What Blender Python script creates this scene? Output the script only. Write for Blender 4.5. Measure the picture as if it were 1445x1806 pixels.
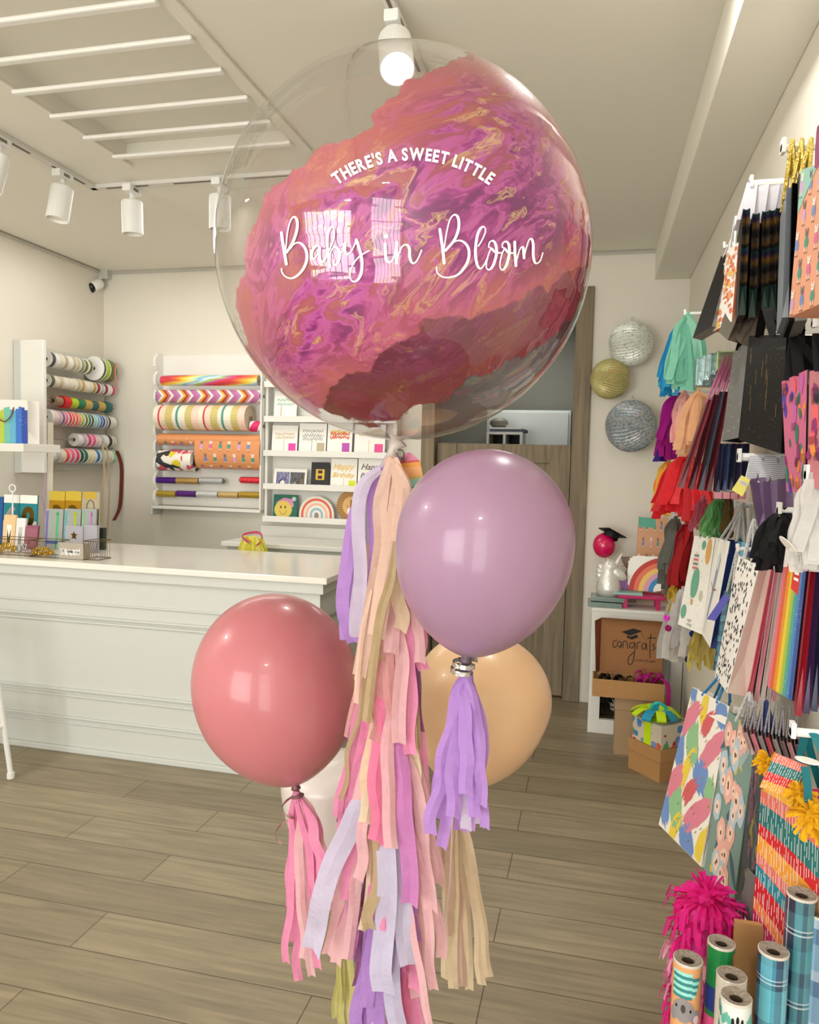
import bpy, bmesh, math, random
from mathutils import Vector, Matrix
S = bpy.context.scene
for o in list(bpy.data.objects): bpy.data.objects.remove(o)
COL = S.collection
PI = math.pi
random.seed(7)

# ------------------------------------------------------------------ camera
F, CX, CY, EYE = 1340.0, 722.5, 903.0, 1.5
CR = Matrix(((0.9711982, -0.0386821, 0.2351121), (0.2370365, 0.0564545, -0.9698591), (0.0242430, 0.9976555, 0.0639976)))
cam = bpy.data.cameras.new('camera'); cob = bpy.data.objects.new('camera', cam); COL.objects.link(cob)
cam.sensor_fit = 'VERTICAL'; cam.sensor_height = 24.0; cam.lens = F / 1806.0 * 24.0
cam.clip_start = 0.02; cam.clip_end = 100
cob.matrix_world = Matrix.Translation((0, 0, EYE)) @ CR.to_4x4()
S.camera = cob
def W(u, v, Y=None, Z=None, X=None):
    r = CR @ Vector(((u - CX) / F, (CY - v) / F, -1))
    if Y is not None: t = Y / r.y
    elif Z is not None: t = (Z - EYE) / r.z
    else: t = X / r.x
    return Vector((r.x * t, r.y * t, r.z * t + EYE))

# ------------------------------------------------------------------ world, light, exposure
S.view_settings.view_transform = 'Standard'; S.view_settings.look = 'None'
S.view_settings.gamma = 1; S.view_settings.use_curve_mapping = False
S.view_settings.exposure = 0.14
wd = bpy.data.worlds.new('sky'); S.world = wd; wd.use_nodes = True
bg = wd.node_tree.nodes['Background']; bg.inputs[0].default_value = (0.86, 0.93, 1.0, 1); bg.inputs[1].default_value = 1.6
def area(name, loc, rot, sx, sy, power, col=(1, 1, 1), spread=PI):
    l = bpy.data.lights.new(name, 'AREA'); l.shape = 'RECTANGLE'; l.size = sx; l.size_y = sy
    l.energy = power; l.color = col; l.spread = spread
    o = bpy.data.objects.new(name, l); o.location = loc; o.rotation_euler = rot; COL.objects.link(o); return o
DAY = (1.0, 0.97, 0.93)
# daylight of the street coming in through the shop door and the shop window (front wall, behind the camera)
area('daylight_window', (-2.05, -2.10, 1.45), (PI/2, 0, 0), 1.9, 1.9, 96, DAY)
area('daylight_door', (0.0, -2.10, 1.3), (PI/2, 0, 0), 0.85, 2.3, 36, DAY)
# added fill lamps near the ceiling, small so they reflect as dots
area('fill_spot_front', (-2.9, 0.9, 2.78), (0, 0, 0), 0.14, 0.14, 26, (1, 0.97, 0.92))
area('fill_spot_middle', (-0.1, -1.3, 2.78), (0, 0, 0), 0.14, 0.14, 20, (1, 0.97, 0.92))
area('fill_spot_right', (0.05, 1.9, 2.78), (0, 0, 0), 0.14, 0.14, 10, (1, 0.97, 0.92))
area('fill_light_back', (-2.3, 3.9, 2.80), (0, 0, 0), 1.8, 0.9, 15, (1, 0.97, 0.92))  # added fill light; the ceiling has no lamp panel here
area('back_room_lamp', (-0.6, 6.0, 2.70), (0, 0, 0), 0.6, 0.4, 9, (1, 0.97, 0.92))

# ------------------------------------------------------------------ materials
def lin(c):
    if isinstance(c, str): c = tuple(int(c[i:i+2], 16) / 255 for i in (0, 2, 4))
    elif max(c) > 1.0: c = tuple(x / 255 for x in c)
    return tuple((x / 12.92 if x <= 0.04045 else ((x + 0.055) / 1.055) ** 2.4) for x in c[:3]) + (1,)
MC = {}
def nt(m): return m.node_tree.nodes, m.node_tree.links
def mat(name, col='cccccc', rough=0.6, metal=0.0, spec=0.5, coat=0.0, bump=0.0, bscale=60, trans=0.0, vary=0.0, vscale=8, sss=0.0, emit=0):
    if name in MC: return MC[name]
    m = bpy.data.materials.new(name); m.use_nodes = True; N, L = nt(m); b = N['Principled BSDF']
    b.inputs['Base Color'].default_value = lin(col); b.inputs['Roughness'].default_value = rough
    b.inputs['Metallic'].default_value = metal; b.inputs['Specular IOR Level'].default_value = spec
    b.inputs['Coat Weight'].default_value = coat; b.inputs['Coat Roughness'].default_value = 0.04
    if sss:
        b.inputs['Subsurface Weight'].default_value = sss; b.inputs['Subsurface Radius'].default_value = (.1, .06, .05); b.inputs['Subsurface Scale'].default_value = .3
    if emit:
        b.inputs['Emission Color'].default_value = (1, .98, .93, 1); b.inputs['Emission Strength'].default_value = emit
    tc = None
    if bump or vary:
        tc = N.new('ShaderNodeTexCoord')
    if vary:
        n = N.new('ShaderNodeTexNoise'); n.inputs['Scale'].default_value = vscale; n.inputs['Detail'].default_value = 4
        L.new(tc.outputs['Object'], n.inputs['Vector'])
        mx = N.new('ShaderNodeMix'); mx.data_type = 'RGBA'; mx.blend_type = 'MULTIPLY'; mx.inputs[0].default_value = 1.0
        r = N.new('ShaderNodeMapRange'); r.inputs[3].default_value = 1 - vary; r.inputs[4].default_value = 1 + vary * .6
        L.new(n.outputs[0], r.inputs[0]); mx.inputs[6].default_value = lin(col); L.new(r.outputs[0], mx.inputs[7]); L.new(mx.outputs[2], b.inputs['Base Color'])
    if bump:
        n = N.new('ShaderNodeTexNoise'); n.inputs['Scale'].default_value = bscale; n.inputs['Detail'].default_value = 5
        L.new(tc.outputs['Object'], n.inputs['Vector'])
        bp = N.new('ShaderNodeBump'); bp.inputs['Strength'].default_value = bump; bp.inputs['Distance'].default_value = .01
        L.new(n.outputs[0], bp.inputs['Height']); L.new(bp.outputs[0], b.inputs['Normal'])
    if trans:
        t = N.new('ShaderNodeBsdfTranslucent'); t.inputs[0].default_value = lin(col)
        ms = N.new('ShaderNodeMixShader'); ms.inputs[0].default_value = trans
        L.new(b.outputs[0], ms.inputs[1]); L.new(t.outputs[0], ms.inputs[2]); L.new(ms.outputs[0], N['Material Output'].inputs[0])
        if vary: L.new(mx.outputs[2], t.inputs[0])
    MC[name] = m; return m
def hx(c): return c if isinstance(c, str) else '%02x%02x%02x' % tuple(c)
def tissue(col): return mat('tissue_paper_' + hx(col), col, 0.75, trans=0.4, bump=.3, bscale=90, vary=.14, vscale=40)
def paper(col, r=.55): return mat('printed_paper_' + hx(col), col, r)
def foil(col, r=.25): return mat('foil_' + hx(col), col, r, metal=.85, bump=.3, bscale=60)
def ramp_node(N, stops, const=True):
    r = N.new('ShaderNodeValToRGB'); e = r.color_ramp
    if const: e.interpolation = 'CONSTANT'
    while len(e.elements) < len(stops): e.elements.new(.5)
    for k, (p, c) in enumerate(sorted(stops, key=lambda s: s[0])):
        e.elements[k].position = p; e.elements[k].color = lin(c)
    return r
def ramp_mat(name, stops, axis=0, rep=1.0, const=True, rough=.45, skew=0.0, noise=0.0, glitter=0, metal=0.0):
    "bands of colour printed across the surface, laid out in its own UV map"
    if name in MC: return MC[name]
    m = bpy.data.materials.new(name); m.use_nodes = True; N, L = nt(m); b = N['Principled BSDF']
    b.inputs['Roughness'].default_value = rough; b.inputs['Metallic'].default_value = metal
    uv = N.new('ShaderNodeUVMap'); sp = N.new('ShaderNodeSeparateXYZ'); L.new(uv.outputs[0], sp.inputs[0])
    a = N.new('ShaderNodeMath'); a.operation = 'MULTIPLY_ADD'; L.new(sp.outputs[axis], a.inputs[0]); a.inputs[1].default_value = rep
    k = N.new('ShaderNodeMath'); k.operation = 'MULTIPLY'; L.new(sp.outputs[1 - axis], k.inputs[0]); k.inputs[1].default_value = skew; L.new(k.outputs[0], a.inputs[2])
    src = a.outputs[0]
    if noise:
        n = N.new('ShaderNodeTexNoise'); n.inputs['Scale'].default_value = 9; n.inputs['Detail'].default_value = 3; L.new(uv.outputs[0], n.inputs['Vector'])
        q = N.new('ShaderNodeMath'); q.operation = 'MULTIPLY_ADD'; L.new(n.outputs[0], q.inputs[0]); q.inputs[1].default_value = noise; L.new(src, q.inputs[2]); src = q.outputs[0]
    f = N.new('ShaderNodeMath'); f.operation = 'FRACT'; L.new(src, f.inputs[0])
    r = ramp_node(N, stops, const); L.new(f.outputs[0], r.inputs[0]); out = r.outputs[0]
    if glitter:
        vo = N.new('ShaderNodeTexVoronoi'); vo.inputs['Scale'].default_value = glitter; L.new(uv.outputs[0], vo.inputs['Vector'])
        lt = N.new('ShaderNodeMath'); lt.operation = 'LESS_THAN'; lt.inputs[1].default_value = .12; L.new(vo.outputs['Distance'], lt.inputs[0])
        mx = N.new('ShaderNodeMix'); mx.data_type = 'RGBA'; L.new(lt.outputs[0], mx.inputs[0]); L.new(out, mx.inputs[6]); mx.inputs[7].default_value = (.95, .95, .95, 1); out = mx.outputs[2]
    L.new(out, b.inputs['Base Color']); MC[name] = m; return m
def plaid_mat(name, base, across, along, ru, rv, rough=.3):
    if name in MC: return MC[name]
    m = bpy.data.materials.new(name); m.use_nodes = True; N, L = nt(m); b = N['Principled BSDF']; b.inputs['Roughness'].default_value = rough; b.inputs['Coat Weight'].default_value = .6
    uv = N.new('ShaderNodeUVMap'); sp = N.new('ShaderNodeSeparateXYZ'); L.new(uv.outputs[0], sp.inputs[0]); outs = []
    for ax, rep, stops in ((0, ru, across), (1, rv, along)):
        a = N.new('ShaderNodeMath'); a.operation = 'MULTIPLY'; L.new(sp.outputs[ax], a.inputs[0]); a.inputs[1].default_value = rep
        f = N.new('ShaderNodeMath'); f.operation = 'FRACT'; L.new(a.outputs[0], f.inputs[0])
        r = ramp_node(N, stops); L.new(f.outputs[0], r.inputs[0]); outs.append(r.outputs[0])
    mx = N.new('ShaderNodeMix'); mx.data_type = 'RGBA'; mx.blend_type = 'MIX'; mx.inputs[0].default_value = .45; L.new(outs[0], mx.inputs[6]); L.new(outs[1], mx.inputs[7])
    L.new(mx.outputs[2], b.inputs['Base Color']); MC[name] = m; return m
def floor_mat():
    m = bpy.data.materials.new('oak_plank_floor'); m.use_nodes = True; N, L = nt(m); b = N['Principled BSDF']
    tc = N.new('ShaderNodeTexCoord'); mp = N.new('ShaderNodeMapping'); L.new(tc.outputs['Object'], mp.inputs[0])
    br = N.new('ShaderNodeTexBrick'); br.inputs['Scale'].default_value = 1.0; br.inputs['Brick Width'].default_value = 1.25; br.inputs['Row Height'].default_value = .19
    br.inputs['Mortar Size'].default_value = .0022; br.inputs['Mortar Smooth'].default_value = .2; br.offset = .37
    br.inputs['Color1'].default_value = lin((152, 139, 113)); br.inputs['Color2'].default_value = lin((134, 121, 97)); br.inputs['Mortar'].default_value = lin((88, 74, 54)); br.inputs['Bias'].default_value = 0
    L.new(mp.outputs[0], br.inputs['Vector'])
    gm = N.new('ShaderNodeMapping'); gm.inputs['Scale'].default_value = (1.6, 22, 1); L.new(tc.outputs['Object'], gm.inputs[0])
    n = N.new('ShaderNodeTexNoise'); n.inputs['Scale'].default_value = 1.6; n.inputs['Detail'].default_value = 7; n.inputs['Distortion'].default_value = .7; L.new(gm.outputs[0], n.inputs['Vector'])
    r = N.new('ShaderNodeMapRange'); r.inputs[1].default_value = .3; r.inputs[2].default_value = .75; r.inputs[3].default_value = .74; r.inputs[4].default_value = 1.18; L.new(n.outputs[0], r.inputs[0])
    n2 = N.new('ShaderNodeTexNoise'); n2.inputs['Scale'].default_value = 2.2; L.new(tc.outputs['Object'], n2.inputs['Vector'])
    r2 = N.new('ShaderNodeMapRange'); r2.inputs[3].default_value = .9; r2.inputs[4].default_value = 1.1; L.new(n2.outputs[0], r2.inputs[0])
    mm = N.new('ShaderNodeMath'); mm.operation = 'MULTIPLY'; L.new(r.outputs[0], mm.inputs[0]); L.new(r2.outputs[0], mm.inputs[1])
    mx = N.new('ShaderNodeMix'); mx.data_type = 'RGBA'; mx.blend_type = 'MULTIPLY'; mx.inputs[0].default_value = 1; L.new(br.outputs[0], mx.inputs[6]); L.new(mm.outputs[0], mx.inputs[7])
    L.new(mx.outputs[2], b.inputs['Base Color']); b.inputs['Roughness'].default_value = .42
    bp = N.new('ShaderNodeBump'); bp.inputs['Strength'].default_value = .25; bp.inputs['Distance'].default_value = .004; L.new(n.outputs[0], bp.inputs['Height']); L.new(bp.outputs[0], b.inputs['Normal'])
    return m
def wood_mat(name, c1, c2, axis_scale=(18, 18, 1.2), rough=.6):
    m = bpy.data.materials.new(name); m.use_nodes = True; N, L = nt(m); b = N['Principled BSDF']
    tc = N.new('ShaderNodeTexCoord'); mp = N.new('ShaderNodeMapping'); mp.inputs['Scale'].default_value = axis_scale; L.new(tc.outputs['Object'], mp.inputs[0])
    n = N.new('ShaderNodeTexNoise'); n.inputs['Scale'].default_value = 1.5; n.inputs['Detail'].default_value = 6; n.inputs['Distortion'].default_value = 1; L.new(mp.outputs[0], n.inputs['Vector'])
    r = ramp_node(N, [(.3, c1), (.7, c2)], False); L.new(n.outputs[0], r.inputs[0]); L.new(r.outputs[0], b.inputs['Base Color']); b.inputs['Roughness'].default_value = rough
    return m
def film_mat(name, tint=(.985, .985, .985), ior=1.42, rough=.02):
    "thin clear plastic skin: see-through with real Fresnel reflection"
    if name in MC: return MC[name]
    m = bpy.data.materials.new(name); m.use_nodes = True; N, L = nt(m); N.remove(N['Principled BSDF'])
    t = N.new('ShaderNodeBsdfTransparent'); t.inputs[0].default_value = tint + (1,)
    g = N.new('ShaderNodeBsdfGlossy'); g.inputs['Roughness'].default_value = rough; g.inputs[0].default_value = (.95, .95, .95, 1)
    fr = N.new('ShaderNodeFresnel'); ge = N.new('ShaderNodeNewGeometry')
    mr = N.new('ShaderNodeMapRange'); mr.inputs[3].default_value = ior; mr.inputs[4].default_value = 1 / ior; L.new(ge.outputs['Backfacing'], mr.inputs[0]); L.new(mr.outputs[0], fr.inputs[0])
    mu = N.new('ShaderNodeMath'); mu.operation = 'MULTIPLY'; mu.inputs[1].default_value = 1.15; L.new(fr.outputs[0], mu.inputs[0])
    tc = N.new('ShaderNodeTexCoord'); mp = N.new('ShaderNodeMapping'); mp.inputs['Scale'].default_value = (3, 3, 16); mp.inputs['Rotation'].default_value = (.2, .7, 0); L.new(tc.outputs['Object'], mp.inputs[0])
    nz = N.new('ShaderNodeTexNoise'); nz.inputs['Scale'].default_value = 1.5; nz.inputs['Detail'].default_value = 2; L.new(mp.outputs[0], nz.inputs['Vector'])
    bp = N.new('ShaderNodeBump'); bp.inputs['Strength'].default_value = .12; bp.inputs['Distance'].default_value = .02; L.new(nz.outputs[0], bp.inputs['Height']); L.new(bp.outputs[0], g.inputs['Normal'])
    s = N.new('ShaderNodeMixShader'); L.new(mu.outputs[0], s.inputs[0]); L.new(t.outputs[0], s.inputs[1]); L.new(g.outputs[0], s.inputs[2]); L.new(s.outputs[0], N['Material Output'].inputs[0])
    MC[name] = m; return m
def paint_mat(name, dim=1.0):
    "poured paint swirled inside the balloon: salmon ground, orchid and magenta veins, cream and ochre streaks; fades out at the coverage attribute"
    m = bpy.data.materials.new(name); m.use_nodes = True; N, L = nt(m); b = N['Principled BSDF']
    tc = N.new('ShaderNodeTexCoord')
    mp = N.new('ShaderNodeMapping'); mp.inputs['Rotation'].default_value = (0, math.radians(38), 0); L.new(tc.outputs['Object'], mp.inputs[0])
    sc = N.new('ShaderNodeMapping'); sc.inputs['Scale'].default_value = (.9, 1.4, 2.3); L.new(mp.outputs[0], sc.inputs[0])
    w = N.new('ShaderNodeTexNoise'); w.inputs['Scale'].default_value = 4.6; w.inputs['Detail'].default_value = 4; w.inputs['Distortion'].default_value = .6; L.new(sc.outputs[0], w.inputs['Vector'])
    vm = N.new('ShaderNodeVectorMath'); vm.operation = 'MULTIPLY_ADD'; L.new(w.outputs['Color'], vm.inputs[0]); vm.inputs[1].default_value = (.75, .75, .75); L.new(sc.outputs[0], vm.inputs[2])
    n1 = N.new('ShaderNodeTexNoise'); n1.inputs['Scale'].default_value = 5.2; n1.inputs['Detail'].default_value = 7; n1.inputs['Roughness'].default_value = .56; n1.inputs['Distortion'].default_value = 2.4; L.new(vm.outputs[0], n1.inputs['Vector'])
    nL = N.new('ShaderNodeTexNoise'); nL.inputs['Scale'].default_value = 2.6; nL.inputs['Detail'].default_value = 3; nL.inputs['Distortion'].default_value = 1.4; L.new(sc.outputs[0], nL.inputs['Vector'])
    bl = N.new('ShaderNodeMix'); bl.data_type = 'FLOAT'; bl.inputs[0].default_value = .5; L.new(n1.outputs[0], bl.inputs[2]); L.new(nL.outputs[0], bl.inputs[3])
    st = N.new('ShaderNodeMapRange'); st.inputs[1].default_value = .34; st.inputs[2].default_value = .69; st.inputs[3].default_value = .2; st.inputs[4].default_value = .8; st.clamp = False; L.new(bl.outputs[0], st.inputs[0])
    r1 = ramp_node(N, [(0, (84, 16, 80)), (.34, (122, 22, 104)), (.41, (158, 44, 130)), (.455, (186, 84, 160)), (.485, (186, 84, 150)), (.535, (160, 66, 108)), (.57, (166, 80, 96)), (.66, (176, 90, 92)), (.8, (188, 108, 104)), (1, (210, 150, 124))], False); L.new(st.outputs[0], r1.inputs[0])
    n2 = N.new('ShaderNodeTexNoise'); n2.inputs['Scale'].default_value = 4.4; n2.inputs['Detail'].default_value = 5; n2.inputs['Distortion'].default_value = 2.2; L.new(vm.outputs[0], n2.inputs['Vector'])
    r2 = ramp_node(N, [(0, (0, 0, 0)), (.57, (0, 0, 0)), (.60, (200, 200, 200)), (.615, (40, 40, 40)), (.65, (235, 235, 235)), (.69, (30, 30, 30)), (1, (0, 0, 0))], False); L.new(n2.outputs[0], r2.inputs[0])
    mx = N.new('ShaderNodeMix'); mx.data_type = 'RGBA'; L.new(r2.outputs[0], mx.inputs[0]); L.new(r1.outputs[0], mx.inputs[6]); mx.inputs[7].default_value = lin((222, 192, 128))
    # large salmon pools near the rim of the pour
    at = N.new('ShaderNodeAttribute'); at.attribute_name = 'cover'
    n3 = N.new('ShaderNodeTexNoise'); n3.inputs['Scale'].default_value = 6.0; n3.inputs['Detail'].default_value = 3; L.new(sc.outputs[0], n3.inputs['Vector'])
    ad = N.new('ShaderNodeMath'); ad.operation = 'MULTIPLY_ADD'; L.new(n3.outputs[0], ad.inputs[0]); ad.inputs[1].default_value = -.16; L.new(at.outputs['Fac'], ad.inputs[2])
    mr = N.new('ShaderNodeMapRange'); mr.inputs[1].default_value = -.085; mr.inputs[2].default_value = .02; mr.inputs[3].default_value = .8; mr.inputs[4].default_value = 0; L.new(ad.outputs[0], mr.inputs[0])
    mx2 = N.new('ShaderNodeMix'); mx2.data_type = 'RGBA'; L.new(mr.outputs[0], mx2.inputs[0]); L.new(mx.outputs[2], mx2.inputs[6]); mx2.inputs[7].default_value = lin((186, 100, 94))
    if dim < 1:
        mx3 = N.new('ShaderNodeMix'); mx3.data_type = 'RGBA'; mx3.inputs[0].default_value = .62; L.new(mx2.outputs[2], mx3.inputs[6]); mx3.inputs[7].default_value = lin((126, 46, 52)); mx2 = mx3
    L.new(mx2.outputs[2], b.inputs['Base Color']); b.inputs['Roughness'].default_value = .45; b.inputs['Coat Weight'].default_value = .0
    tl = N.new('ShaderNodeBsdfTranslucent'); L.new(mx2.outputs[2], tl.inputs[0])
    ms = N.new('ShaderNodeMixShader'); ms.inputs[0].default_value = .35; L.new(b.outputs[0], ms.inputs[1]); L.new(tl.outputs[0], ms.inputs[2])
    # frayed edge
    n4 = N.new('ShaderNodeTexNoise'); n4.inputs['Scale'].default_value = 22; n4.inputs['Detail'].default_value = 3; L.new(tc.outputs['Object'], n4.inputs['Vector'])
    ed = N.new('ShaderNodeMath'); ed.operation = 'MULTIPLY_ADD'; L.new(n4.outputs[0], ed.inputs[0]); ed.inputs[1].default_value = -.045; L.new(at.outputs['Fac'], ed.inputs[2])
    gt = N.new('ShaderNodeMapRange'); gt.inputs[1].default_value = -.0225; gt.inputs[2].default_value = -.0185; L.new(ed.outputs[0], gt.inputs[0])
    tp = N.new('ShaderNodeBsdfTransparent'); m2 = N.new('ShaderNodeMixShader'); L.new(gt.outputs[0], m2.inputs[0]); L.new(tp.outputs[0], m2.inputs[1]); L.new(ms.outputs[0], m2.inputs[2])
    L.new(m2.outputs[0], N['Material Output'].inputs[0])
    return m
WALL = mat('cream_wall_paint', (224, 219, 206), .8, bump=.05, bscale=25)
CEIL = mat('cream_ceiling_paint', (230, 227, 215), .85, bump=.04, bscale=12)
WHITE = mat('white_gloss_paint', (232, 231, 224), .38)
WHITE2 = mat('white_plastic', (238, 238, 234), .35)
GREYW = mat('pale_grey_panel_paint', (200, 203, 198), .4, bump=.03, bscale=30)
KRAFT = mat('kraft_card', (176, 132, 82), .8, vary=.06, vscale=30)
KRAFTD = mat('dark_kraft_card', (150, 104, 62), .8, vary=.06, vscale=30)
BLACK = mat('black_print', (16, 15, 18), .5, spec=.25)
STEEL = mat('brushed_steel', (170, 170, 168), .3, metal=1)
GOLDF = foil((214, 176, 66)); GLDINK = mat('gold_ink', (196, 158, 62), .35, metal=.6)

# ------------------------------------------------------------------ mesh helpers
ORG = {}
class MB:
    def __init__(s): s.v = []; s.f = []; s.m = []; s.uv = []
    def face(s, pts, m=0, uv=None):
        k = len(s.v); s.v += [Vector(p) for p in pts]; s.f.append(tuple(range(k, k + len(pts)))); s.m.append(m)
        s.uv.append(uv or ([(0, 0), (1, 0), (1, 1), (0, 1)] if len(pts) == 4 else [(.5, .5)] * len(pts)))
    def box(s, c, d, R=None, m=0):
        c = Vector(c); h = [x / 2 for x in d]; P = []
        for i in (-1, 1):
            for j in (-1, 1):
                for k in (-1, 1):
                    q = Vector((i * h[0], j * h[1], k * h[2])); P.append(c + (R @ q if R else q))
        for q in ((0, 1, 3, 2), (5, 4, 6, 7), (4, 0, 2, 6), (1, 5, 7, 3), (4, 5, 1, 0), (2, 3, 7, 6)):
            a = [P[i] for i in q]; s.face([a[0], a[3], a[2], a[1]] if False else a, m)
        return s
    def lo(s, a, b, m=0):
        return s.box([(a[i] + b[i]) / 2 for i in range(3)], [abs(b[i] - a[i]) for i in range(3)], m=m)
    def grid(s, fn, nu, nv, m=0, cu=False, cv=False):
        k = len(s.v); U = nu if cu else nu + 1; V = nv if cv else nv + 1
        for j in range(V):
            for i in range(U): s.v.append(Vector(fn(i / nu, j / nv)))
        for j in range(nv):
            for i in range(nu):
                i2 = (i + 1) % U; j2 = (j + 1) % V
                s.f.append((k + j * U + i, k + j * U + i2, k + j2 * U + i2, k + j2 * U + i)); s.m.append(m(i, j) if callable(m) else m)
                s.uv.append([(i / nu, j / nv), ((i + 1) / nu, j / nv), ((i + 1) / nu, (j + 1) / nv), (i / nu, (j + 1) / nv)])
        return s
    def tube(s, pts, r, n=8, m=0, cap=True):
        P = [Vector(p) for p in pts]; T = []
        for i in range(len(P)): T.append((P[min(i + 1, len(P) - 1)] - P[max(i - 1, 0)]).normalized())
        up = Vector((0, 0, 1)) if abs(T[0].z) < .9 else Vector((0, 1, 0)); rings = []
        nrm = T[0].cross(up).normalized()
        for i, p in enumerate(P):
            nrm = (nrm - T[i] * nrm.dot(T[i])).normalized(); bn = T[i].cross(nrm); rr = r[i] if isinstance(r, (list, tuple)) else r
            rings.append([p + (nrm * math.cos(2 * PI * k / n) + bn * math.sin(2 * PI * k / n)) * rr for k in range(n)])
        s.grid(lambda a, b: rings[round(b * (len(P) - 1))][round(a * n) % n], n, len(P) - 1, m, cu=True)
        if cap: s.face(rings[0][::-1], m); s.face(rings[-1], m)
        return s
    def lathe(s, prof, n=24, c=(0, 0, 0), ax=None, m=0):
        "prof = [(radius, height)]; ax = axis direction"
        c = Vector(c); z = Vector(ax or (0, 0, 1)).normalized(); x = z.cross(Vector((0, 1, 0)) if abs(z.y) < .9 else Vector((1, 0, 0))).normalized(); y = z.cross(x)
        K = len(prof) - 1
        s.grid(lambda a, b: c + (x * math.cos(2 * PI * a) + y * math.sin(2 * PI * a)) * prof[round(b * K)][0] + z * prof[round(b * K)][1], n, K, m if not callable(m) else (lambda i, j: m(j)), cu=True)
        return s
    def ribbon(s, pts, w, side, m=0, thick=0.0):
        P = [Vector(p) for p in pts]; K = len(P) - 1
        sd = [Vector(x) for x in side] if isinstance(side, list) else [Vector(side)] * len(P)
        ww = w if isinstance(w, (list, tuple)) else [w] * len(P)
        s.grid(lambda a, b: P[round(b * K)] + sd[round(b * K)] * ww[round(b * K)] * (a - .5), 1, K, m)
        return s
    def build(s, name, mats, parent=None, smooth=False, bevel=0, solid=0, sub=0, merge=False):
        me = bpy.data.meshes.new(name)
        if parent is not None: org = ORG[parent.name]
        else:
            xs = [p.x for p in s.v]; ys = [p.y for p in s.v]; zs = [p.z for p in s.v]
            org = Vector(((min(xs) + max(xs)) / 2, (min(ys) + max(ys)) / 2, min(zs)))
        me.from_pydata([tuple(p - org) for p in s.v], [], s.f)
        mats = mats if isinstance(mats, (list, tuple)) else [mats]
        for m in mats: me.materials.append(m)
        ul = me.uv_layers.new(name='UVMap'); k = 0
        for i, p in enumerate(me.polygons):
            p.material_index = s.m[i]; p.use_smooth = smooth
            for c in s.uv[i]: ul.data[k].uv = c; k += 1
        if merge or smooth:
            bm = bmesh.new(); bm.from_mesh(me); bmesh.ops.remove_doubles(bm, verts=bm.verts, dist=1e-5); bm.to_mesh(me); bm.free()
        me.validate(); me.update()
        o = bpy.data.objects.new(name, me); COL.objects.link(o)
        if parent is not None: o.parent = parent
        else: o.location = org
        ORG[o.name] = org
        if bevel:
            if not merge:
                bm = bmesh.new(); bm.from_mesh(me); bmesh.ops.remove_doubles(bm, verts=bm.verts, dist=1e-5); bmesh.ops.recalc_face_normals(bm, faces=bm.faces); bm.to_mesh(me); bm.free()
            md = o.modifiers.new('bevel', 'BEVEL'); md.width = bevel; md.segments = 2; md.limit_method = 'ANGLE'
        if solid: md = o.modifiers.new('thick', 'SOLIDIFY'); md.thickness = solid; md.offset = 0
        if sub: md = o.modifiers.new('sub', 'SUBSURF'); md.levels = sub; md.render_levels = sub
        return o
LABELS = {}
def tag(o, label, cat, group=None):
    o['label'] = label; o['category'] = cat
    if group: o['group'] = group
    LABELS.setdefault(label, []).append(o.name)
    return o
def thing(name, label, cat, loc, group=None):
    o = bpy.data.objects.new(name, None); COL.objects.link(o); o.location = loc; o.empty_display_size = .05
    ORG[o.name] = Vector(loc); return tag(o, label, cat, group)
def struct(o): o['kind'] = 'structure'; return o
def smoothline(P, n=6):
    "Catmull-Rom through the points"
    P = [Vector(p) for p in P]; Q = [P[0]] + P + [P[-1]]; out = []
    for i in range(1, len(Q) - 2):
        for k in range(n):
            t = k / n; a, b, c, d = Q[i-1], Q[i], Q[i+1], Q[i+2]
            out.append(.5 * ((2 * b) + (c - a) * t + (2 * a - 5 * b + 4 * c - d) * t * t + (3 * b - a - 3 * c + d) * t ** 3))
    out.append(P[-1]); return out
ORD = ['first', 'second', 'third', 'fourth', 'fifth', 'sixth', 'seventh', 'eighth', 'ninth', 'tenth', 'eleventh', 'twelfth', 'thirteenth', 'fourteenth', 'fifteenth', 'sixteenth', 'seventeenth', 'eighteenth', 'nineteenth', 'twentieth']
GLY = {}
def glyphs(text, bold=0.0, shear=0.0):
    "flat triangulated text outline, one unit high per em, from the built-in font"
    key = (text, bold, shear)
    if key in GLY: return GLY[key]
    c = bpy.data.curves.new('t', 'FONT'); c.body = text; c.offset = bold; c.shear = shear; c.resolution_u = 3
    o = bpy.data.objects.new('t', c); COL.objects.link(o); bpy.context.view_layer.update()
    ev = o.evaluated_get(bpy.context.evaluated_depsgraph_get()); me = ev.to_mesh()
    V = [v.co.copy() for v in me.vertices]; P = [tuple(p.vertices) for p in me.polygons]; ev.to_mesh_clear()
    bpy.data.objects.remove(o); bpy.data.curves.remove(c)
    GLY[key] = (V, P); return GLY[key]
def put_text(mb, text, o, ux, uy, size, m=0, bold=0.0, shear=0.0, center=True):
    V, P = glyphs(text, bold, shear); w = max(v.x for v in V) - min(v.x for v in V); x0 = min(v.x for v in V)
    o = Vector(o); ux = Vector(ux); uy = Vector(uy)
    for p in P: mb.face([o + ux * (V[i].x - x0 - (w / 2 if center else 0)) * size + uy * V[i].y * size for i in p], m)
    return w * size
# ------------------------------------------------------------------ the room
XL, XR, YB, YF, ZC = -3.52, 0.513, 4.92, -2.0, 2.83
struct(MB().lo((XL - .2, YF - .2, -.1), (XR + .2, 7.2, 0)).build('floor', floor_mat()))
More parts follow.
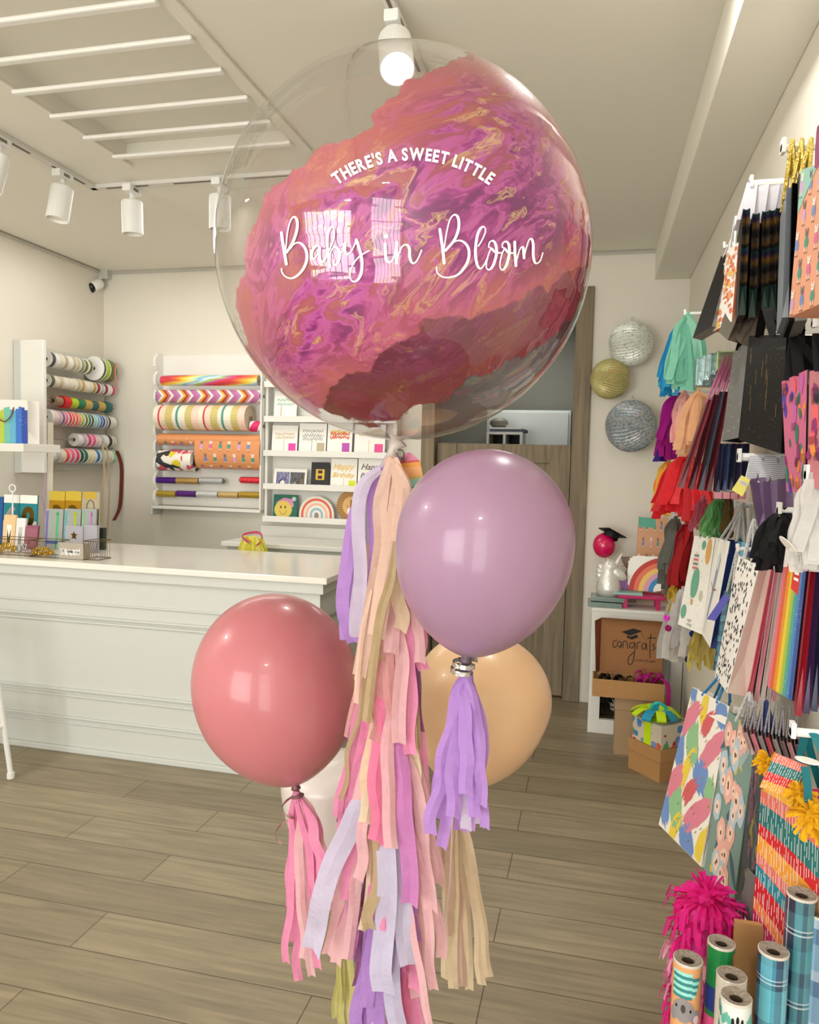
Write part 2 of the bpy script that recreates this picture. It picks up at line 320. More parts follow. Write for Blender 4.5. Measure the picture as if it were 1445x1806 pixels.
# ceiling with the slatted recess cut out
RX0, RX1, RY0, RY1 = -2.10, -1.28, 1.25, 3.10
c = MB()
c.lo((XL - .2, YF - .2, ZC), (RX0, 5.1, ZC + .2)); c.lo((RX1, YF - .2, ZC), (XR + .2, 5.1, ZC + .2))
c.lo((RX0, YF - .2, ZC), (RX1, RY0, ZC + .2)); c.lo((RX0, RY1, ZC), (RX1, 5.1, ZC + .2)); c.lo((RX0, RY0, ZC + .07), (RX1, RY1, ZC + .2))
struct(c.build('ceiling', CEIL))
t = MB()
for a, b in (((RX0 - .05, RY0 - .05, ZC - .012), (RX0, RY1 + .05, ZC)), ((RX1, RY0 - .05, ZC - .012), (RX1 + .05, RY1 + .05, ZC)), ((RX0, RY0 - .05, ZC - .012), (RX1, RY0, ZC))): t.lo(a, b)
struct(t.build('trim_1', CEIL, bevel=.002))
struct(MB().lo((.308, YF, 2.65), (XR, YB, ZC)).build('trim_2', CEIL, bevel=.004))          # beam along the right wall
struct(MB().lo((XL - .2, YF - .2, 0), (XL, 5.1, ZC)).build('wall_left', WALL))
struct(MB().lo((XR, YF - .2, 0), (XR + .2, 5.1, ZC)).build('wall_right', WALL))
DX0, DX1, DZ = -1.10, -.075, 2.62
w = MB(); w.lo((XL, YB, 0), (DX0, YB + .16, ZC)); w.lo((DX1, YB, 0), (XR, YB + .16, ZC)); w.lo((DX0, YB, DZ), (DX1, YB + .16, ZC))
struct(w.build('wall_back', WALL))
# front wall with door and shop window (behind the camera; seen mirrored in the balloons)
w = MB()
for a, b in (((XL, 0), (-3.05, ZC)), ((-3.05, 0), (-1.05, .45)), ((-3.05, 2.45), (-1.05, ZC)), ((-1.05, 0), (-.45, ZC)), ((-.45, 2.5), (.45, ZC)), ((.45, 0), (XR, ZC))):
    w.lo((a[0], YF - .1, a[1]), (b[0], YF, b[1]))
struct(w.build('wall_front', WALL))
g = MB()
for k in range(9): g.lo((-3.05 + .25 * k - .012, YF - .03, .45), (-3.05 + .25 * k + .012, YF - .01, 2.45))
for z in (.46, 1.1, 1.75, 2.44): g.lo((-3.05, YF - .035, z - .012), (-1.05, YF - .01, z + .012))
struct(g.build('window_1', WHITE))
g = MB()
for k in range(9): g.lo((-.45 + .1125 * k - .006, YF - .03, .02), (-.45 + .1125 * k + .006, YF - .01, 2.5))
for z in (.04, .95, 1.9, 2.48): g.lo((-.45, YF - .04, z - .03), (.45, YF - .01, z + .03))
struct(g.build('door_1', WHITE))
# baseboards
struct(MB().lo((.02, YB - .015, 0), (XR, YB, .09)).build('baseboard_back', wood_mat('oak_skirting', (150, 126, 92), (120, 98, 68))))
struct(MB().lo((XR - .015, 0, 0), (XR, YB - .015, .09)).build('baseboard_right', WHITE))
# conduit run along the top of the left and back walls
t = MB(); t.tube([(XL + .01, 0.2, ZC - .014), (XL + .01, YB - .012, ZC - .014), (-1.9, YB - .012, ZC - .014), (.30, YB - .012, ZC - .014)], .008, 6)
struct(t.build('trim_3', mat('grey_conduit', (186, 184, 172), .5)))
# back room seen through the doorway
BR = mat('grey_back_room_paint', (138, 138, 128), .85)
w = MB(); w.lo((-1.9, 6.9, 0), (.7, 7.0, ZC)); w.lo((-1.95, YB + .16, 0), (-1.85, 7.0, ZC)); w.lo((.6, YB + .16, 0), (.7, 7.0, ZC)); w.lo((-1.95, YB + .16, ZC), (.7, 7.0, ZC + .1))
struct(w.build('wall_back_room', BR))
# door frame, half door
OAK = wood_mat('weathered_oak', (104, 92, 72), (140, 124, 98)); OAKL = wood_mat('pale_oak', (150, 138, 110), (174, 162, 134))
f = MB(); f.lo((DX0 - .02, YB - .025, 0), (DX0 + .07, YB + .18, DZ)); f.lo((DX1 - .075, YB - .025, 0), (DX1 + .03, YB + .18, DZ)); f.lo((DX0 + .07, YB - .022, DZ - .08), (DX1 - .075, YB + .18, DZ))
struct(f.build('door_2', OAKL if False else OAK, bevel=.005))
d = thing('half_door', 'weathered oak lower door leaf closing the doorway behind the balloons', 'door', ((DX0 + DX1) / 2, YB + .06, 0))
x0, x1 = DX0 + .075, DX1 - .08
p = MB()
for a, b in (((x0, 0.012), (x0 + .13, 1.64)), ((x1 - .13, 0.012), (x1, 1.64)), ((x0 + .13, 1.52), (x1 - .13, 1.64)), ((x0 + .13, .85), (x1 - .13, .98)), ((x0 + .13, 0.012), (x1 - .13, .18))): p.lo((a[0], YB + .04, a[1]), (b[0], YB + .09, b[1]))
p.build('door_frame', OAK, d, bevel=.004)
MB().lo((x0 + .13, YB + .055, .98), (x1 - .13, YB + .075, 1.52)).build('door_panel', OAK, d)
MB().lo((x0 + .13, YB + .055, .18), (x1 - .13, YB + .075, .85)).build('door_panel', OAK, d)
p = MB(); p.tube(smoothline([(x1 - .05, YB + .04, 1.02), (x1 - .05, YB - .0, 1.02), (x1 - .11, YB - .005, 1.01), (x1 - .15, YB - .005, .99)], 4), .009, 8); p.build('handle', STEEL, d, smooth=True)
# white cabinet, small shelf and objects in the back room
cb = thing('white_storage_unit', 'white cupboard unit standing in the back room beyond the half door', 'cupboard', (-.35, 6.45, 0))
a, b = W(858, 776, Y=6.3), W(1008, 724, Y=6.3)
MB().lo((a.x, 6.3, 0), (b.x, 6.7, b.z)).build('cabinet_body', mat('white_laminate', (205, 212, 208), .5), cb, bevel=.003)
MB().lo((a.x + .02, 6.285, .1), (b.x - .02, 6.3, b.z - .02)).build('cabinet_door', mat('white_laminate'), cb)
a, b = W(858, 779, Y=5.9), W(922, 762, Y=5.9)
cb = thing('box_shelf', 'small white open box shelf with black insides in the back room', 'shelf', (a.x + .15, 6.05, 0))
p = MB(); zt = b.z; p.lo((a.x, 5.9, zt - .02), (b.x, 6.2, zt)); p.lo((a.x, 5.9, 0), (a.x + .02, 6.2, zt - .02)); p.lo((b.x - .02, 5.9, 0), (b.x, 6.2, zt - .02)); p.lo(((a.x + b.x) / 2 - .01, 5.9, 0), ((a.x + b.x) / 2 + .01, 6.2, zt - .02)); p.build('shelf_carcass', WHITE, cb)
MB().lo((a.x + .02, 6.17, 0), (b.x - .02, 6.19, zt - .02)).build('back_panel', BLACK, cb)
p = MB(); p.lo((a.x + .02, 5.92, zt), (b.x + .02, 6.15, zt + .022)); p.lo((a.x + .03, 5.93, zt + .022), (b.x - .01, 6.13, zt + .036), m=1)
tag(p.build('folded_papers', [mat('slate_paper', (70, 78, 88), .7), WHITE]), 'flat dark folder lying on the small back room shelf', 'folder')
p = MB(); q = W(880, 757, Y=6.02); q.z = zt + .036
p.lathe([(.001, 0), (.05, .004), (.075, .03), (.07, .055), (.04, .075), (.001, .078)], 16, q)
tag(p.build('grey_bowl', mat('stone_glaze', (120, 118, 104), .5), smooth=True), 'round grey bowl on the folder in the back room', 'bowl')

# ------------------------------------------------------------------ ceiling: battens, track lights, camera
for k in range(9):
    y = 3.02 - .197 * k
    if y < RY0: break
    p = MB(); x0 = RX0 - .01; x1 = RX1 + .005
    p.lo((x0, y - .016, ZC - .028), (x1, y + .016, ZC - .0125))
    tag(p.build('ceiling_batten', WHITE, bevel=.006), 'white round-edged batten across the ceiling recess, %s counting from the back wall' % ORD[k], 'batten', 'battens across the ceiling recess')
TR = mat('track_aluminium', (214, 212, 204), .45)
def track(pts, label):
    P = [Vector(p) for p in pts]; t = thing('lighting_track', label, 'track', P[0]); p = MB(); q = MB()
    for a, b in zip(P, P[1:]):
        d = (b - a).normalized(); R = Matrix((d, Vector((0, 0, 1)).cross(d), Vector((0, 0, 1)))).transposed(); L = (b - a).length
        p.box((a + b) / 2 + Vector((0, 0, .0)), (L + .034, .034, .020), R); n = int(L / .34)
        for k in range(n): q.box(a + d * (k + .5) * L / n - Vector((0, 0, .0108)), (L / n * .62, .010, .002), R)
    p.build('rail', TR, t, bevel=.003); q.build('slot', mat('dark_track_slot', (96, 84, 70), .6), t)
zt = ZC - .010
A = W(166, 330, Z=zt)
T2 = W(745, 120, Z=zt)
track([(A.x, .4, zt), (A.x, A.y, zt), (T2.x + .0, A.y, zt)], 'white lighting track making a corner above the counter')
T2 = W(745, 120, Z=zt)
track([(T2.x - .01, -.8, zt), (T2.x - .01, A.y - .045, zt)], 'white lighting track running towards the door above the clear balloon')
def spot(at, aim, label, s=1.0, lit=0, r=.044, L=.13):
    at = Vector(at); t = thing('track_spotlight', label, 'spotlight', at)
    ax = Vector(aim).normalized()
    p = MB(); p.lo(at + Vector((-.022, -.05, -.034)), at + Vector((.022, .05, 0))); p.build('adapter', WHITE2, t, bevel=.004)
    MB().lo(at + Vector((-.0225, -.02, -.026)), at + Vector((.0225, .02, -.012))).build('adapter_window', mat('grey_smoked_plastic', (120, 118, 104), .3), t)
    J = at + Vector((0, 0, -.062)); p = MB(); p.tube([at + Vector((0, 0, -.03)), J], .011, 10); p.lathe([(.001, -.014), (.013, -.008), (.015, 0), (.013, .008), (.001, .014)], 12, J); p.build('swivel_joint', WHITE2, t, smooth=True)
    b0 = J + ax * .008; p = MB()
    p.lathe([(.001, 0), (r * .93, 0), (r, .006), (r, L), (r * .93, L), (r * .9, L - .012)], 28, b0, ax)
    p.build('lamp_body', WHITE2, t, smooth=False)
    p = MB(); p.lathe([(r * .9, L - .012), (.001, L - .012)], 28, b0, ax)
    p.build('lens', mat('lit_lamp_lens', (255, 250, 235), .3, emit=9) if lit else mat('unlit_lamp_lens', (228, 225, 212), .2), t)
    if lit:
        l = bpy.data.lights.new('spot', 'SPOT'); l.energy = lit; l.spot_size = 1.1; l.spot_blend = .5; l.shadow_soft_size = .04; l.color = (1, .95, .86)
        o = bpy.data.objects.new('lamp_light', l); COL.objects.link(o); o.location = b0 + ax * (L + .01) - ORG[t.name]; o.rotation_euler = ax.to_track_quat('-Z', 'Y').to_euler(); o.parent = t
za = zt - .010
spot((A.x, W(110, 303, Z=za).y, za), (-.10, -.12, -1), 'white cylinder spotlight on the left arm of the track', r=.05, L=.155)
spot((W(246, 337, Z=za).x, A.y, za), (.0, .05, -1), 'white cylinder spotlight hanging just right of the track corner', r=.05, L=.155)
spot((W(400, 327, Z=za).x, A.y, za), (-.02, .05, -1), 'white cylinder spotlight seen through the left rim of the clear balloon', r=.05, L=.155)
spot((A.x, W(2, 240, Z=za).y, za), (-.25, -.1, -1), 'white cylinder spotlight cut by the left edge of the photo', r=.05, L=.155)
sp = W(686, 32, Z=za); 
spot((T2.x - .01, sp.y, za), (.20, -.52, -.8), 'white cylinder spotlight with glowing lens above the clear balloon', lit=14, r=.05, L=.15)
# security camera in the back left corner
q = W(178, 492, Y=YB - .05); t = thing('security_camera', 'small white and black dome security camera in the upper wall corner', 'camera', q)
x = q.x; 
MB().lo((x - .04, YB - .06, q.z + .0), (x + .055, YB - .001, q.z + .085)).build('junction_box', mat('grey_plastic_box', (196, 196, 188), .5), t, bevel=.006)
p = MB(); h = Vector((x - .005, YB - .10, q.z - .055)); p.lathe([(.001, -.06), (.03, -.055), (.038, -.02), (.038, .03), (.03, .05), (.001, .055)], 18, h, (.3, .7, .5)); p.build('camera_body', WHITE2, t, smooth=True)
p = MB(); p.lathe([(.034, -.03), (.037, -.058), (.02, -.066), (.001, -.068)], 18, h, (.3, .7, .5)); p.build('lens_cover', mat('black_glass', (14, 14, 18), .08), t, smooth=True)
p = MB(); p.tube(smoothline([(x - .03, YB - .05, q.z + .06), (x - .08, YB - .06, q.z + .03), (x - .085, YB - .07, q.z - .03), (x - .04, YB - .09, q.z - .06)], 5), .005, 6); p.build('cable', BLACK, t)
p = MB(); p.tube([h + Vector((.01, .02, .03)), (x + .0, YB - .05, q.z + .01)], .012, 8); p.build('bracket', WHITE2, t)

# ------------------------------------------------------------------ counter
cy0 = 3.26; zt = .972; cx1 = W(565, 1040, Y=cy0).x
MARB = mat('pale_stone_worktop', (232, 229, 220), .16, vary=.05, vscale=5)
yb = 4.02
t = thing('shop_counter', 'long white panelled shop counter left of the balloons', 'counter', (-2.4, 3.6, 0))
b = MB(); b.lo((XL + .005, cy0, .02), (cx1, yb, zt - .03)); b.build('counter_body', GREYW, t)
MB().lo((XL + .004, cy0 - .04, zt - .03), (cx1 + .045, yb + .02, zt)).build('worktop', MARB, t, bevel=.004)
def molding(z, h, d, nm='molding'):
    p = MB(); p.lo((XL + .004, cy0 - d, z - h / 2), (cx1 + d, cy0, z + h / 2)); p.lo((cx1, cy0, z - h / 2), (cx1 + d, yb, z + h / 2)); p.build(nm, GREYW, t, bevel=.004)
def zf(v, u=100): return W(u, v, Y=cy0).z
molding(zt - .055, .05, .022); molding(zf(1060), .010, .010); molding(zf(1084), .012, .016); molding(zf(1093), .012, .010)
molding(zf(1213), .014, .014); molding(zf(1224), .012, .008); molding(zf(1262), .012, .012); molding(zf(1272), .010, .007)
p = MB(); p.lo((XL + .004, cy0 - .018, 0), (cx1 + .018, cy0, zf(1312))); p.lo((cx1, cy0, 0), (cx1 + .018, yb, zf(1312))); p.build('plinth', GREYW, t, bevel=.005)
for y_ in (cy0 + .02, yb - .07): MB().lo((cx1, y_, zf(1200)), (cx1 + .009, y_ + .05, zf(1105))).build('end_stile', GREYW, t, bevel=.003)
# low desk against the back wall
t = thing('back_desk', 'low white desk against the back wall behind the counter', 'desk', (-1.7, 4.65, 0))
zd = W(560, 962, Y=4.45).z
MB().lo((-2.3, 4.4, zd - .03), (-1.16, YB - .002, zd)).build('desk_top', WHITE, t, bevel=.004)
MB().lo((-2.27, 4.43, 0), (-1.19, YB - .002, zd - .03)).build('desk_body', GREYW, t)
zk = W(545, 950, Y=YB - .03).z
MB().lo((-2.25, YB - .03, zd), (-1.18, YB - .002, zd + .07)).build('upstand', WHITE, t)
# yellow cellophane bag with ribbon handle
yy = 4.14; q = W(438, 975, Y=yy); t = thing('cellophane_gift_bag', 'crumpled yellow cellophane parcel with red ribbon loop behind the counter', 'gift bag', q)
zsh = .60
sh = thing('service_shelf', 'white service shelf fixed to the staff side of the counter', 'shelf', (-2.0, 4.16, zsh))
MB().lo((-2.6, 4.045, zsh - .02), (-1.55, 4.32, zsh)).build('shelf_board', WHITE, sh)
for xx in (-2.55, -2.05, -1.6): MB().lo((xx - .01, 4.045, 0), (xx + .01, 4.3, zsh - .02)).build('bracket', WHITE, sh)
p = MB(); yc = yy + .03
tp = W(437, 950, Y=yy).z
def yb_(a, c_):
    an = 2 * PI * a; r = .19 - .13 * c_ ** 1.6; k = 1 + .09 * math.sin(an * 7 + c_ * 6) + .05 * math.sin(an * 13)
    return (q.x + r * math.cos(an) * k * .95, yc + .03 + r * .45 * math.sin(an) * k, zsh + .001 + (tp - zsh) * c_ + .01 * math.sin(an * 5) * c_)
p.grid(yb_, 40, 10, cu=True); p.face([yb_(i / 40, 1) for i in range(40)])
p.build('wrap', mat('yellow_cellophane', (206, 196, 50), .25, bump=.5, bscale=30), t, smooth=False)
p = MB(); L = [W(u, v, Y=yy) for u, v in ((440, 957), (430, 950), (428, 944), (440, 940), (455, 939), (462, 945), (461, 955), (452, 962))]; p.ribbon(smoothline(L, 4), .016, (.3, .2, .9)); p.build('ribbon_loop', mat('crimson_satin', (176, 34, 74), .4), t, solid=.001)
# stool
f1 = W(19, 1372, Z=0); t = thing('bar_stool', 'white metal bar stool, only one leg in the picture at the left edge', 'stool', (f1.x - .22, f1.y, 0))
for dx, dy in ((0, 0), (-.42, 0), (0, -.42), (-.42, -.42)):
    cx_, cy_ = f1.x - .21, f1.y - .21; s_ = (-.055 if dx == 0 else .055); s2 = (-.055 if dy == 0 else .055)
    p = MB(); p.tube([(f1.x + dx, f1.y + dy, .02), (f1.x + dx + s_, f1.y + dy + s2, .70)], .012, 10); p.tube([(f1.x + dx, f1.y + dy, 0), (f1.x + dx, f1.y + dy, .025)], .017, 10); p.build('leg', WHITE2, t, smooth=False)
p = MB(); p.lo((cx_ - .17, cy_ - .17, .70), (cx_ + .17, cy_ + .17, .73)); p.build('seat', WHITE2, t, bevel=.01)
p = MB()
for a, b in (((-1, -1), (1, -1)), ((1, -1), (1, 1)), ((1, 1), (-1, 1)), ((-1, 1), (-1, -1))): p.tube([(cx_ + .19 * a[0], cy_ + .19 * a[1], .25), (cx_ + .19 * b[0], cy_ + .19 * b[1], .25)], .008, 8)
p.build('foot_rail', WHITE2, t)
# ------------------------------------------------------------------ the clear balloon
def ray(u, v): return (CR @ Vector(((u - CX) / F, (CY - v) / F, -1))).normalized()
CAM = Vector((0, 0, EYE))
BC = W(712, 450, Y=1.20); BR_ = .300
# radius that fills the outline seen in the photograph (335 px)
dd = (BC - CAM).length; BR_ = dd * math.sin(math.atan(335.5 / F) * .945)
def on_ball(u, v, k=1.0, back=False):
    d = ray(u, v); oc = CAM - BC; b = d.dot(oc); q = b * b - oc.dot(oc) + (BR_ * k) ** 2
    if q < 0: return None
    return CAM + d * (-b + (math.sqrt(q) if back else -math.sqrt(q)))
bal = thing('clear_balloon', 'huge clear round balloon half coated in swirled pink, purple and gold paint, with white lettering', 'balloon', BC - Vector((0, 0, BR_)))
p = MB(); p.grid(lambda a, b: BC + Vector((math.sin(PI * b) * math.cos(2 * PI * a), math.sin(PI * b) * math.sin(2 * PI * a), math.cos(PI * b))) * BR_, 96, 64, cu=True)
FILM = film_mat('clear_balloon_film', (.95, .95, .945), 1.6, .012)
p.build('balloon_film', FILM, bal, smooth=True)
def sdf(poly, x, y):
    ins = False; best = 1e9; n = len(poly)
    for i in range(n):
        x1, y1 = poly[i]; x2, y2 = poly[(i + 1) % n]
        if (y1 > y) != (y2 > y) and x < (x2 - x1) * (y - y1) / (y2 - y1) + x1: ins = not ins
        dx, dy = x2 - x1, y2 - y1; t = max(0, min(1, ((x - x1) * dx + (y - y1) * dy) / (dx * dx + dy * dy + 1e-9)))
        best = min(best, (x - x1 - t * dx) ** 2 + (y - y1 - t * dy) ** 2)
    return math.sqrt(best) * (1 if ins else -1)
FRONT = [(835,92),(790,112),(748,126),(712,150),(706,168),(684,176),(655,205),(660,222),(628,232),(600,243),(560,268),(520,296),(468,335),(462,365),(438,405),(425,450),(418,500),(420,560),(434,610),(452,650),(470,700),(500,760),(560,780),(567,712),(588,684),(612,664),(652,652),(680,622),(700,603),(742,590),(752,565),(800,556),(832,561),(862,548),(900,536),(930,530),(952,508),(968,515),(985,495),(1012,478),(1075,470),(1075,300),(1020,200),(960,130),(900,85)]
BACK = [(500,600),(560,716),(590,738),(640,752),(692,748),(728,722),(762,712),(800,697),(838,668),(866,664),(890,640),(930,627),(962,603),(1000,570),(1030,548),(1060,520),(1060,380),(800,330),(560,450)]
def coat(name, poly, back, k, m, parent, step=5.0):
    "paint skin lying on the inside of the film; coverage (metres to the rim of the pour) is stored per vertex"
    idx = {}; V = []; A = []; Fc = []
    NA, NB = 150, 100
    sgn = 1 if back else -1
    fw = (BC - CAM).normalized(); rx = fw.cross(Vector((0, 0, 1))).normalized(); uy = rx.cross(fw)
    mm = dd / F
    for j in range(NB + 1):
        th = (j / NB) * PI * .5 * 1.02
        for i in range(NA):
            ph = 2 * PI * i / NA; n = (rx * math.cos(ph) + uy * math.sin(ph)) * math.sin(th) + fw * sgn * math.cos(th)
            P = BC + n * BR_ * k; c = CR.transposed() @ (P - CAM); u = CX + F * c.x / -c.z; v = CY - F * c.y / -c.z
            s_ = sdf(poly, u, v) * mm
            V.append(P); A.append(max(-.1, min(.2, s_)))
    for j in range(NB):
        for i in range(NA):
            q = (j * NA + i, j * NA + (i + 1) % NA, (j + 1) * NA + (i + 1) % NA, (j + 1) * NA + i)
            if max(A[x] for x in q) > -.004: Fc.append(q)
    used = sorted({x for q in Fc for x in q}); mp = {x: i for i, x in enumerate(used)}
    me = bpy.data.meshes.new(name); o0 = BC
    me.from_pydata([tuple(V[x] - ORG[parent.name] - Vector((0, 0, BR_))) for x in used], [], [tuple(mp[x] for x in q) for q in Fc])
    at = me.attributes.new('cover', 'FLOAT', 'POINT'); at.data.foreach_set('value', [A[x] for x in used])
    for f in me.polygons: f.use_smooth = True
    me.materials.append(m); o = bpy.data.objects.new(name, me); COL.objects.link(o); o.parent = parent; o.location = (0, 0, BR_); ORG[o.name] = BC
    return o
PM = paint_mat('swirled_balloon_paint'); PM2 = paint_mat('shaded_swirled_paint', .3)  # back patch: same paint, darkened so its shade is in the colour
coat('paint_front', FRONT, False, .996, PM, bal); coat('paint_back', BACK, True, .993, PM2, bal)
# lettering on the outside of the film
VIN = mat('white_vinyl', (240, 243, 244), .35, spec=.3)
def stroke(mb, pts, ox, oy, sc, wmin, wmax, n=5, k=1.004):
    P = smoothline([Vector((ox + x * sc, oy + y * sc, 0)) for x, y in pts], n)
    L = []; Wd = []
    for i, q in enumerate(P):
        a = P[max(i - 1, 0)]; b = P[min(i + 1, len(P) - 1)]; d = (b - a)
        if d.length < 1e-6: d = Vector((0, 1, 0))
        d.normalize(); w = wmin + (wmax - wmin) * max(0, d.y) ** 1.0
        nr = Vector((-d.y, d.x, 0)); L.append((q, nr, d)); Wd.append(w)
    for i in range(2, len(Wd) - 2): Wd[i] = (Wd[i-2] + Wd[i-1] + Wd[i] + Wd[i+1] + Wd[i+2]) / 5
    pr = lambda q: on_ball(q.x, q.y, k)
    r = []
    for (q, nr, d), w in zip(L, Wd): r.append((pr(q + nr * w / 2), pr(q), pr(q - nr * w / 2)))
    for i in range(len(r) - 1):
        mb.face([r[i][0], r[i][1], r[i+1][1], r[i+1][0]]); mb.face([r[i][1], r[i][2], r[i+1][2], r[i+1][1]])
    for e, (q, nr, d), w in ((-1, L[0], Wd[0]), (1, L[-1], Wd[-1])):      # rounded ends
        pts_ = [pr(q + (nr * math.cos(t) + d * e * math.sin(t)) * w / 2) for t in [PI * j / 6 for j in range(7)]]
        mb.face(pts_ if e > 0 else pts_[::-1])
A1 = [[(92,280),(105,380),(122,480),(140,588)],
 [(128,475),(140,380),(152,270),(178,170),(212,125),(243,155),(247,230),(225,320),(190,400),(142,472)],
 [(178,438),(215,392),(262,378),(310,410),(340,480),(337,560),(302,640),(245,702),(180,728),(120,700),(94,655),(95,632)],
 [(472,418),(440,410),(405,440),(388,490),(395,535),(420,530),(450,480),(467,432)],[(467,425),(465,500),(475,550),(500,567),(520,548),(532,500)],
 [(500,567),(540,490),(580,410),(608,330),(610,255),(595,222),(565,245),(543,310),(541,400),(550,500),(567,610)],
 [(567,560),(575,470),(610,425),(650,440),(662,490),(652,560),(622,596),(606,578),(612,545)],
 [(655,482),(690,462),(716,375),(712,430),(720,482),(745,492),(780,455),(808,400),(826,350)],
 [(826,350),(850,420),(872,500),(882,580),(872,680),(840,742),(800,760),(768,732),(765,680),(790,600),(835,535),(890,490),(952,456)],
 [(1108,390),(1110,470),(1122,545),(1150,572),(1185,540),(1205,470),(1222,375)],[(1222,375),(1218,470),(1220,578)],
 [(1220,578),(1245,480),(1280,412),(1322,400),(1347,440),(1350,520),(1375,577),(1410,567),(1445,505),(1466,452)]]
B1 = [[(200,248),(215,350),(230,460),(241,576)],[(236,480),(248,390),(270,260),(300,150),(342,104),(378,130),(387,210),(370,290),(330,370),(254,456)],
 [(300,400),(345,367),(400,357),(450,385),(482,440),(484,520),(455,600),(390,682),(310,716),(230,714),(180,678),(166,640),(172,620)],
 [(578,412),(620,340),(647,265),(634,222),(600,238),(570,300),(553,400),(550,500),(565,590),(595,633),(632,600),(662,535)],
 [(708,432),(680,420),(688,375),(722,360),(748,400),(756,480),(735,570),(702,632),(668,640),(655,598),(675,500),(706,438),(740,470),(800,478)],
 [(838,432),(812,420),(820,380),(852,367),(877,400),(881,480),(862,570),(833,634),(803,640),(788,598),(806,500),(836,440),(870,474),(930,480)],
 [(935,372),(936,470),(946,602)],[(946,602),(965,500),(993,430),(1017,424),(1022,480),(1026,527)],[(1026,527),(1045,440),(1075,352),(1102,345),(1116,400),(1116,500),(1130,568),(1155,580),(1187,550),(1210,478)]]
s_ = 260 / 1445; p = MB()
for st in A1: stroke(p, st, 480, 360, s_, 2.4, 5.0)
for st in B1: stroke(p, st, 740, 360, s_, 2.4, 5.0)
def disc_on_ball(mb, u, v, r): mb.face([on_ball(u + r * math.cos(t), v - r * math.sin(t), 1.004) for t in [2 * PI * k / 14 for k in range(14)]])
disc_on_ball(p, 480 + 1118 * s_, 360 + 316 * s_, 3.9)
p.build('lettering', VIN, bal)
p = MB(); AC = (729, 508); AR = 226; txt = "THERE'S A SWEET LITTLE"; size = 30.0
adv = {}
for ch in set(txt) - {' '}:
    V, P = glyphs(ch, .034); adv[ch] = (min(v.x for v in V), max(v.x for v in V))
gap = .085; tot = sum((adv[c_][1] - adv[c_][0]) + gap if c_ != ' ' else .27 for c_ in txt) - gap
span = 2 * math.asin(134 / AR); ang = -span / 2; per = span / tot; sx = per * AR
for ch in txt:
    if ch == ' ': ang += .27 * per; continue
    x0, x1 = adv[ch]; V, P = glyphs(ch, .034)
    for f in P:
        q = []
        for i in f:
            a_ = ang + (V[i].x - x0) * per * 1.0; am = ang + (x1 - x0) / 2 * per; lx = (V[i].x - (x0 + x1) / 2) * sx; ly = V[i].y * size
            # letter stands upright on its own tangent
            u = AC[0] + math.sin(am) * AR + math.cos(am) * lx + math.sin(am) * ly; v = AC[1] - math.cos(am) * AR + math.sin(am) * lx - math.cos(am) * ly
            q.append(on_ball(u, v, 1.004))
        p.face(q)
    ang += (x1 - x0 + gap) * per
p.build('lettering', VIN, bal)
KN = W(692, 792, Y=1.20)
p = MB(); bt = BC - Vector((0, 0, BR_))
p.tube([on_ball(693, 776, .999) or bt, KN, KN - Vector((0, 0, .018))], [.016, .006, .012], 14); p.build('neck', mat('clear_plastic_neck', (226, 218, 208), .25, trans=.4), bal, smooth=True)

# ------------------------------------------------------------------ latex balloons
def latex(name_col, col, cu, cv, Yd, wpx, ratio, knot_uv, label, lean=(0, 0), tr=.16):
    C = W(cu, cv, Y=Yd); R = wpx / 2 / F * (C - CAM).length * .985
    K = W(knot_uv[0], knot_uv[1], Y=Yd)
    ax = (C - K).normalized(); t = thing('latex_balloon', label, 'balloon', K - Vector((0, 0, .02)))
    m = mat('latex_' + name_col, tuple(int(x * .93) for x in col), .3, spec=.3, coat=.22, sss=.3)
    H_ = ratio * R * 2; b_ = (C - K).length; a_ = H_ - b_
    prof = []
    for k in range(49):
        th = PI * k / 48; r = R * math.sin(th); h = math.cos(th)
        if h < 0:
            r = R * math.sin(th) ** (1.0 + .28 * (-h)); hh = h * b_
        else: hh = h * a_
        prof.append((max(r, .0045), hh))
    prof = prof[:-1]
    p = MB(); p.lathe([(.0005, a_)] + prof[1:], 56, C, ax); p.build('balloon_body', m, t, smooth=True)
    p = MB(); p.lathe([(.0055, .012), (.0045, .002), (.008, -.004), (.009, -.008), (.004, -.010), (.006, -.016), (.0125, -.020), (.0125, -.022), (.001, -.019)], 14, K, ax); p.build('knot', mat('latex_dark_' + name_col, tuple(int(x * .55) for x in col), .35), t, smooth=True)
    return t, K, C, R
pb = latex('rose', (188, 112, 118), 487, 1206, 1.27, 282, 1.18, (521, 1384), 'rose pink latex balloon lowest left in front of the counter')
lb = latex('lavender', (158, 124, 150), 855, 956, 1.00, 316, 1.19, (823, 1158), 'dusky lavender latex balloon just under the clear balloon')
ob = latex('peach', (234, 196, 152), 852, 1226, 1.60, 238, 1.17, (800, 1384), 'peach latex balloon behind the purple tissue tassel')
wb = latex('white', (216, 206, 200), 590, 1372, 1.68, 180, 1.2, (600, 1552), 'white latex balloon mostly hidden behind the pink balloon and tassels')

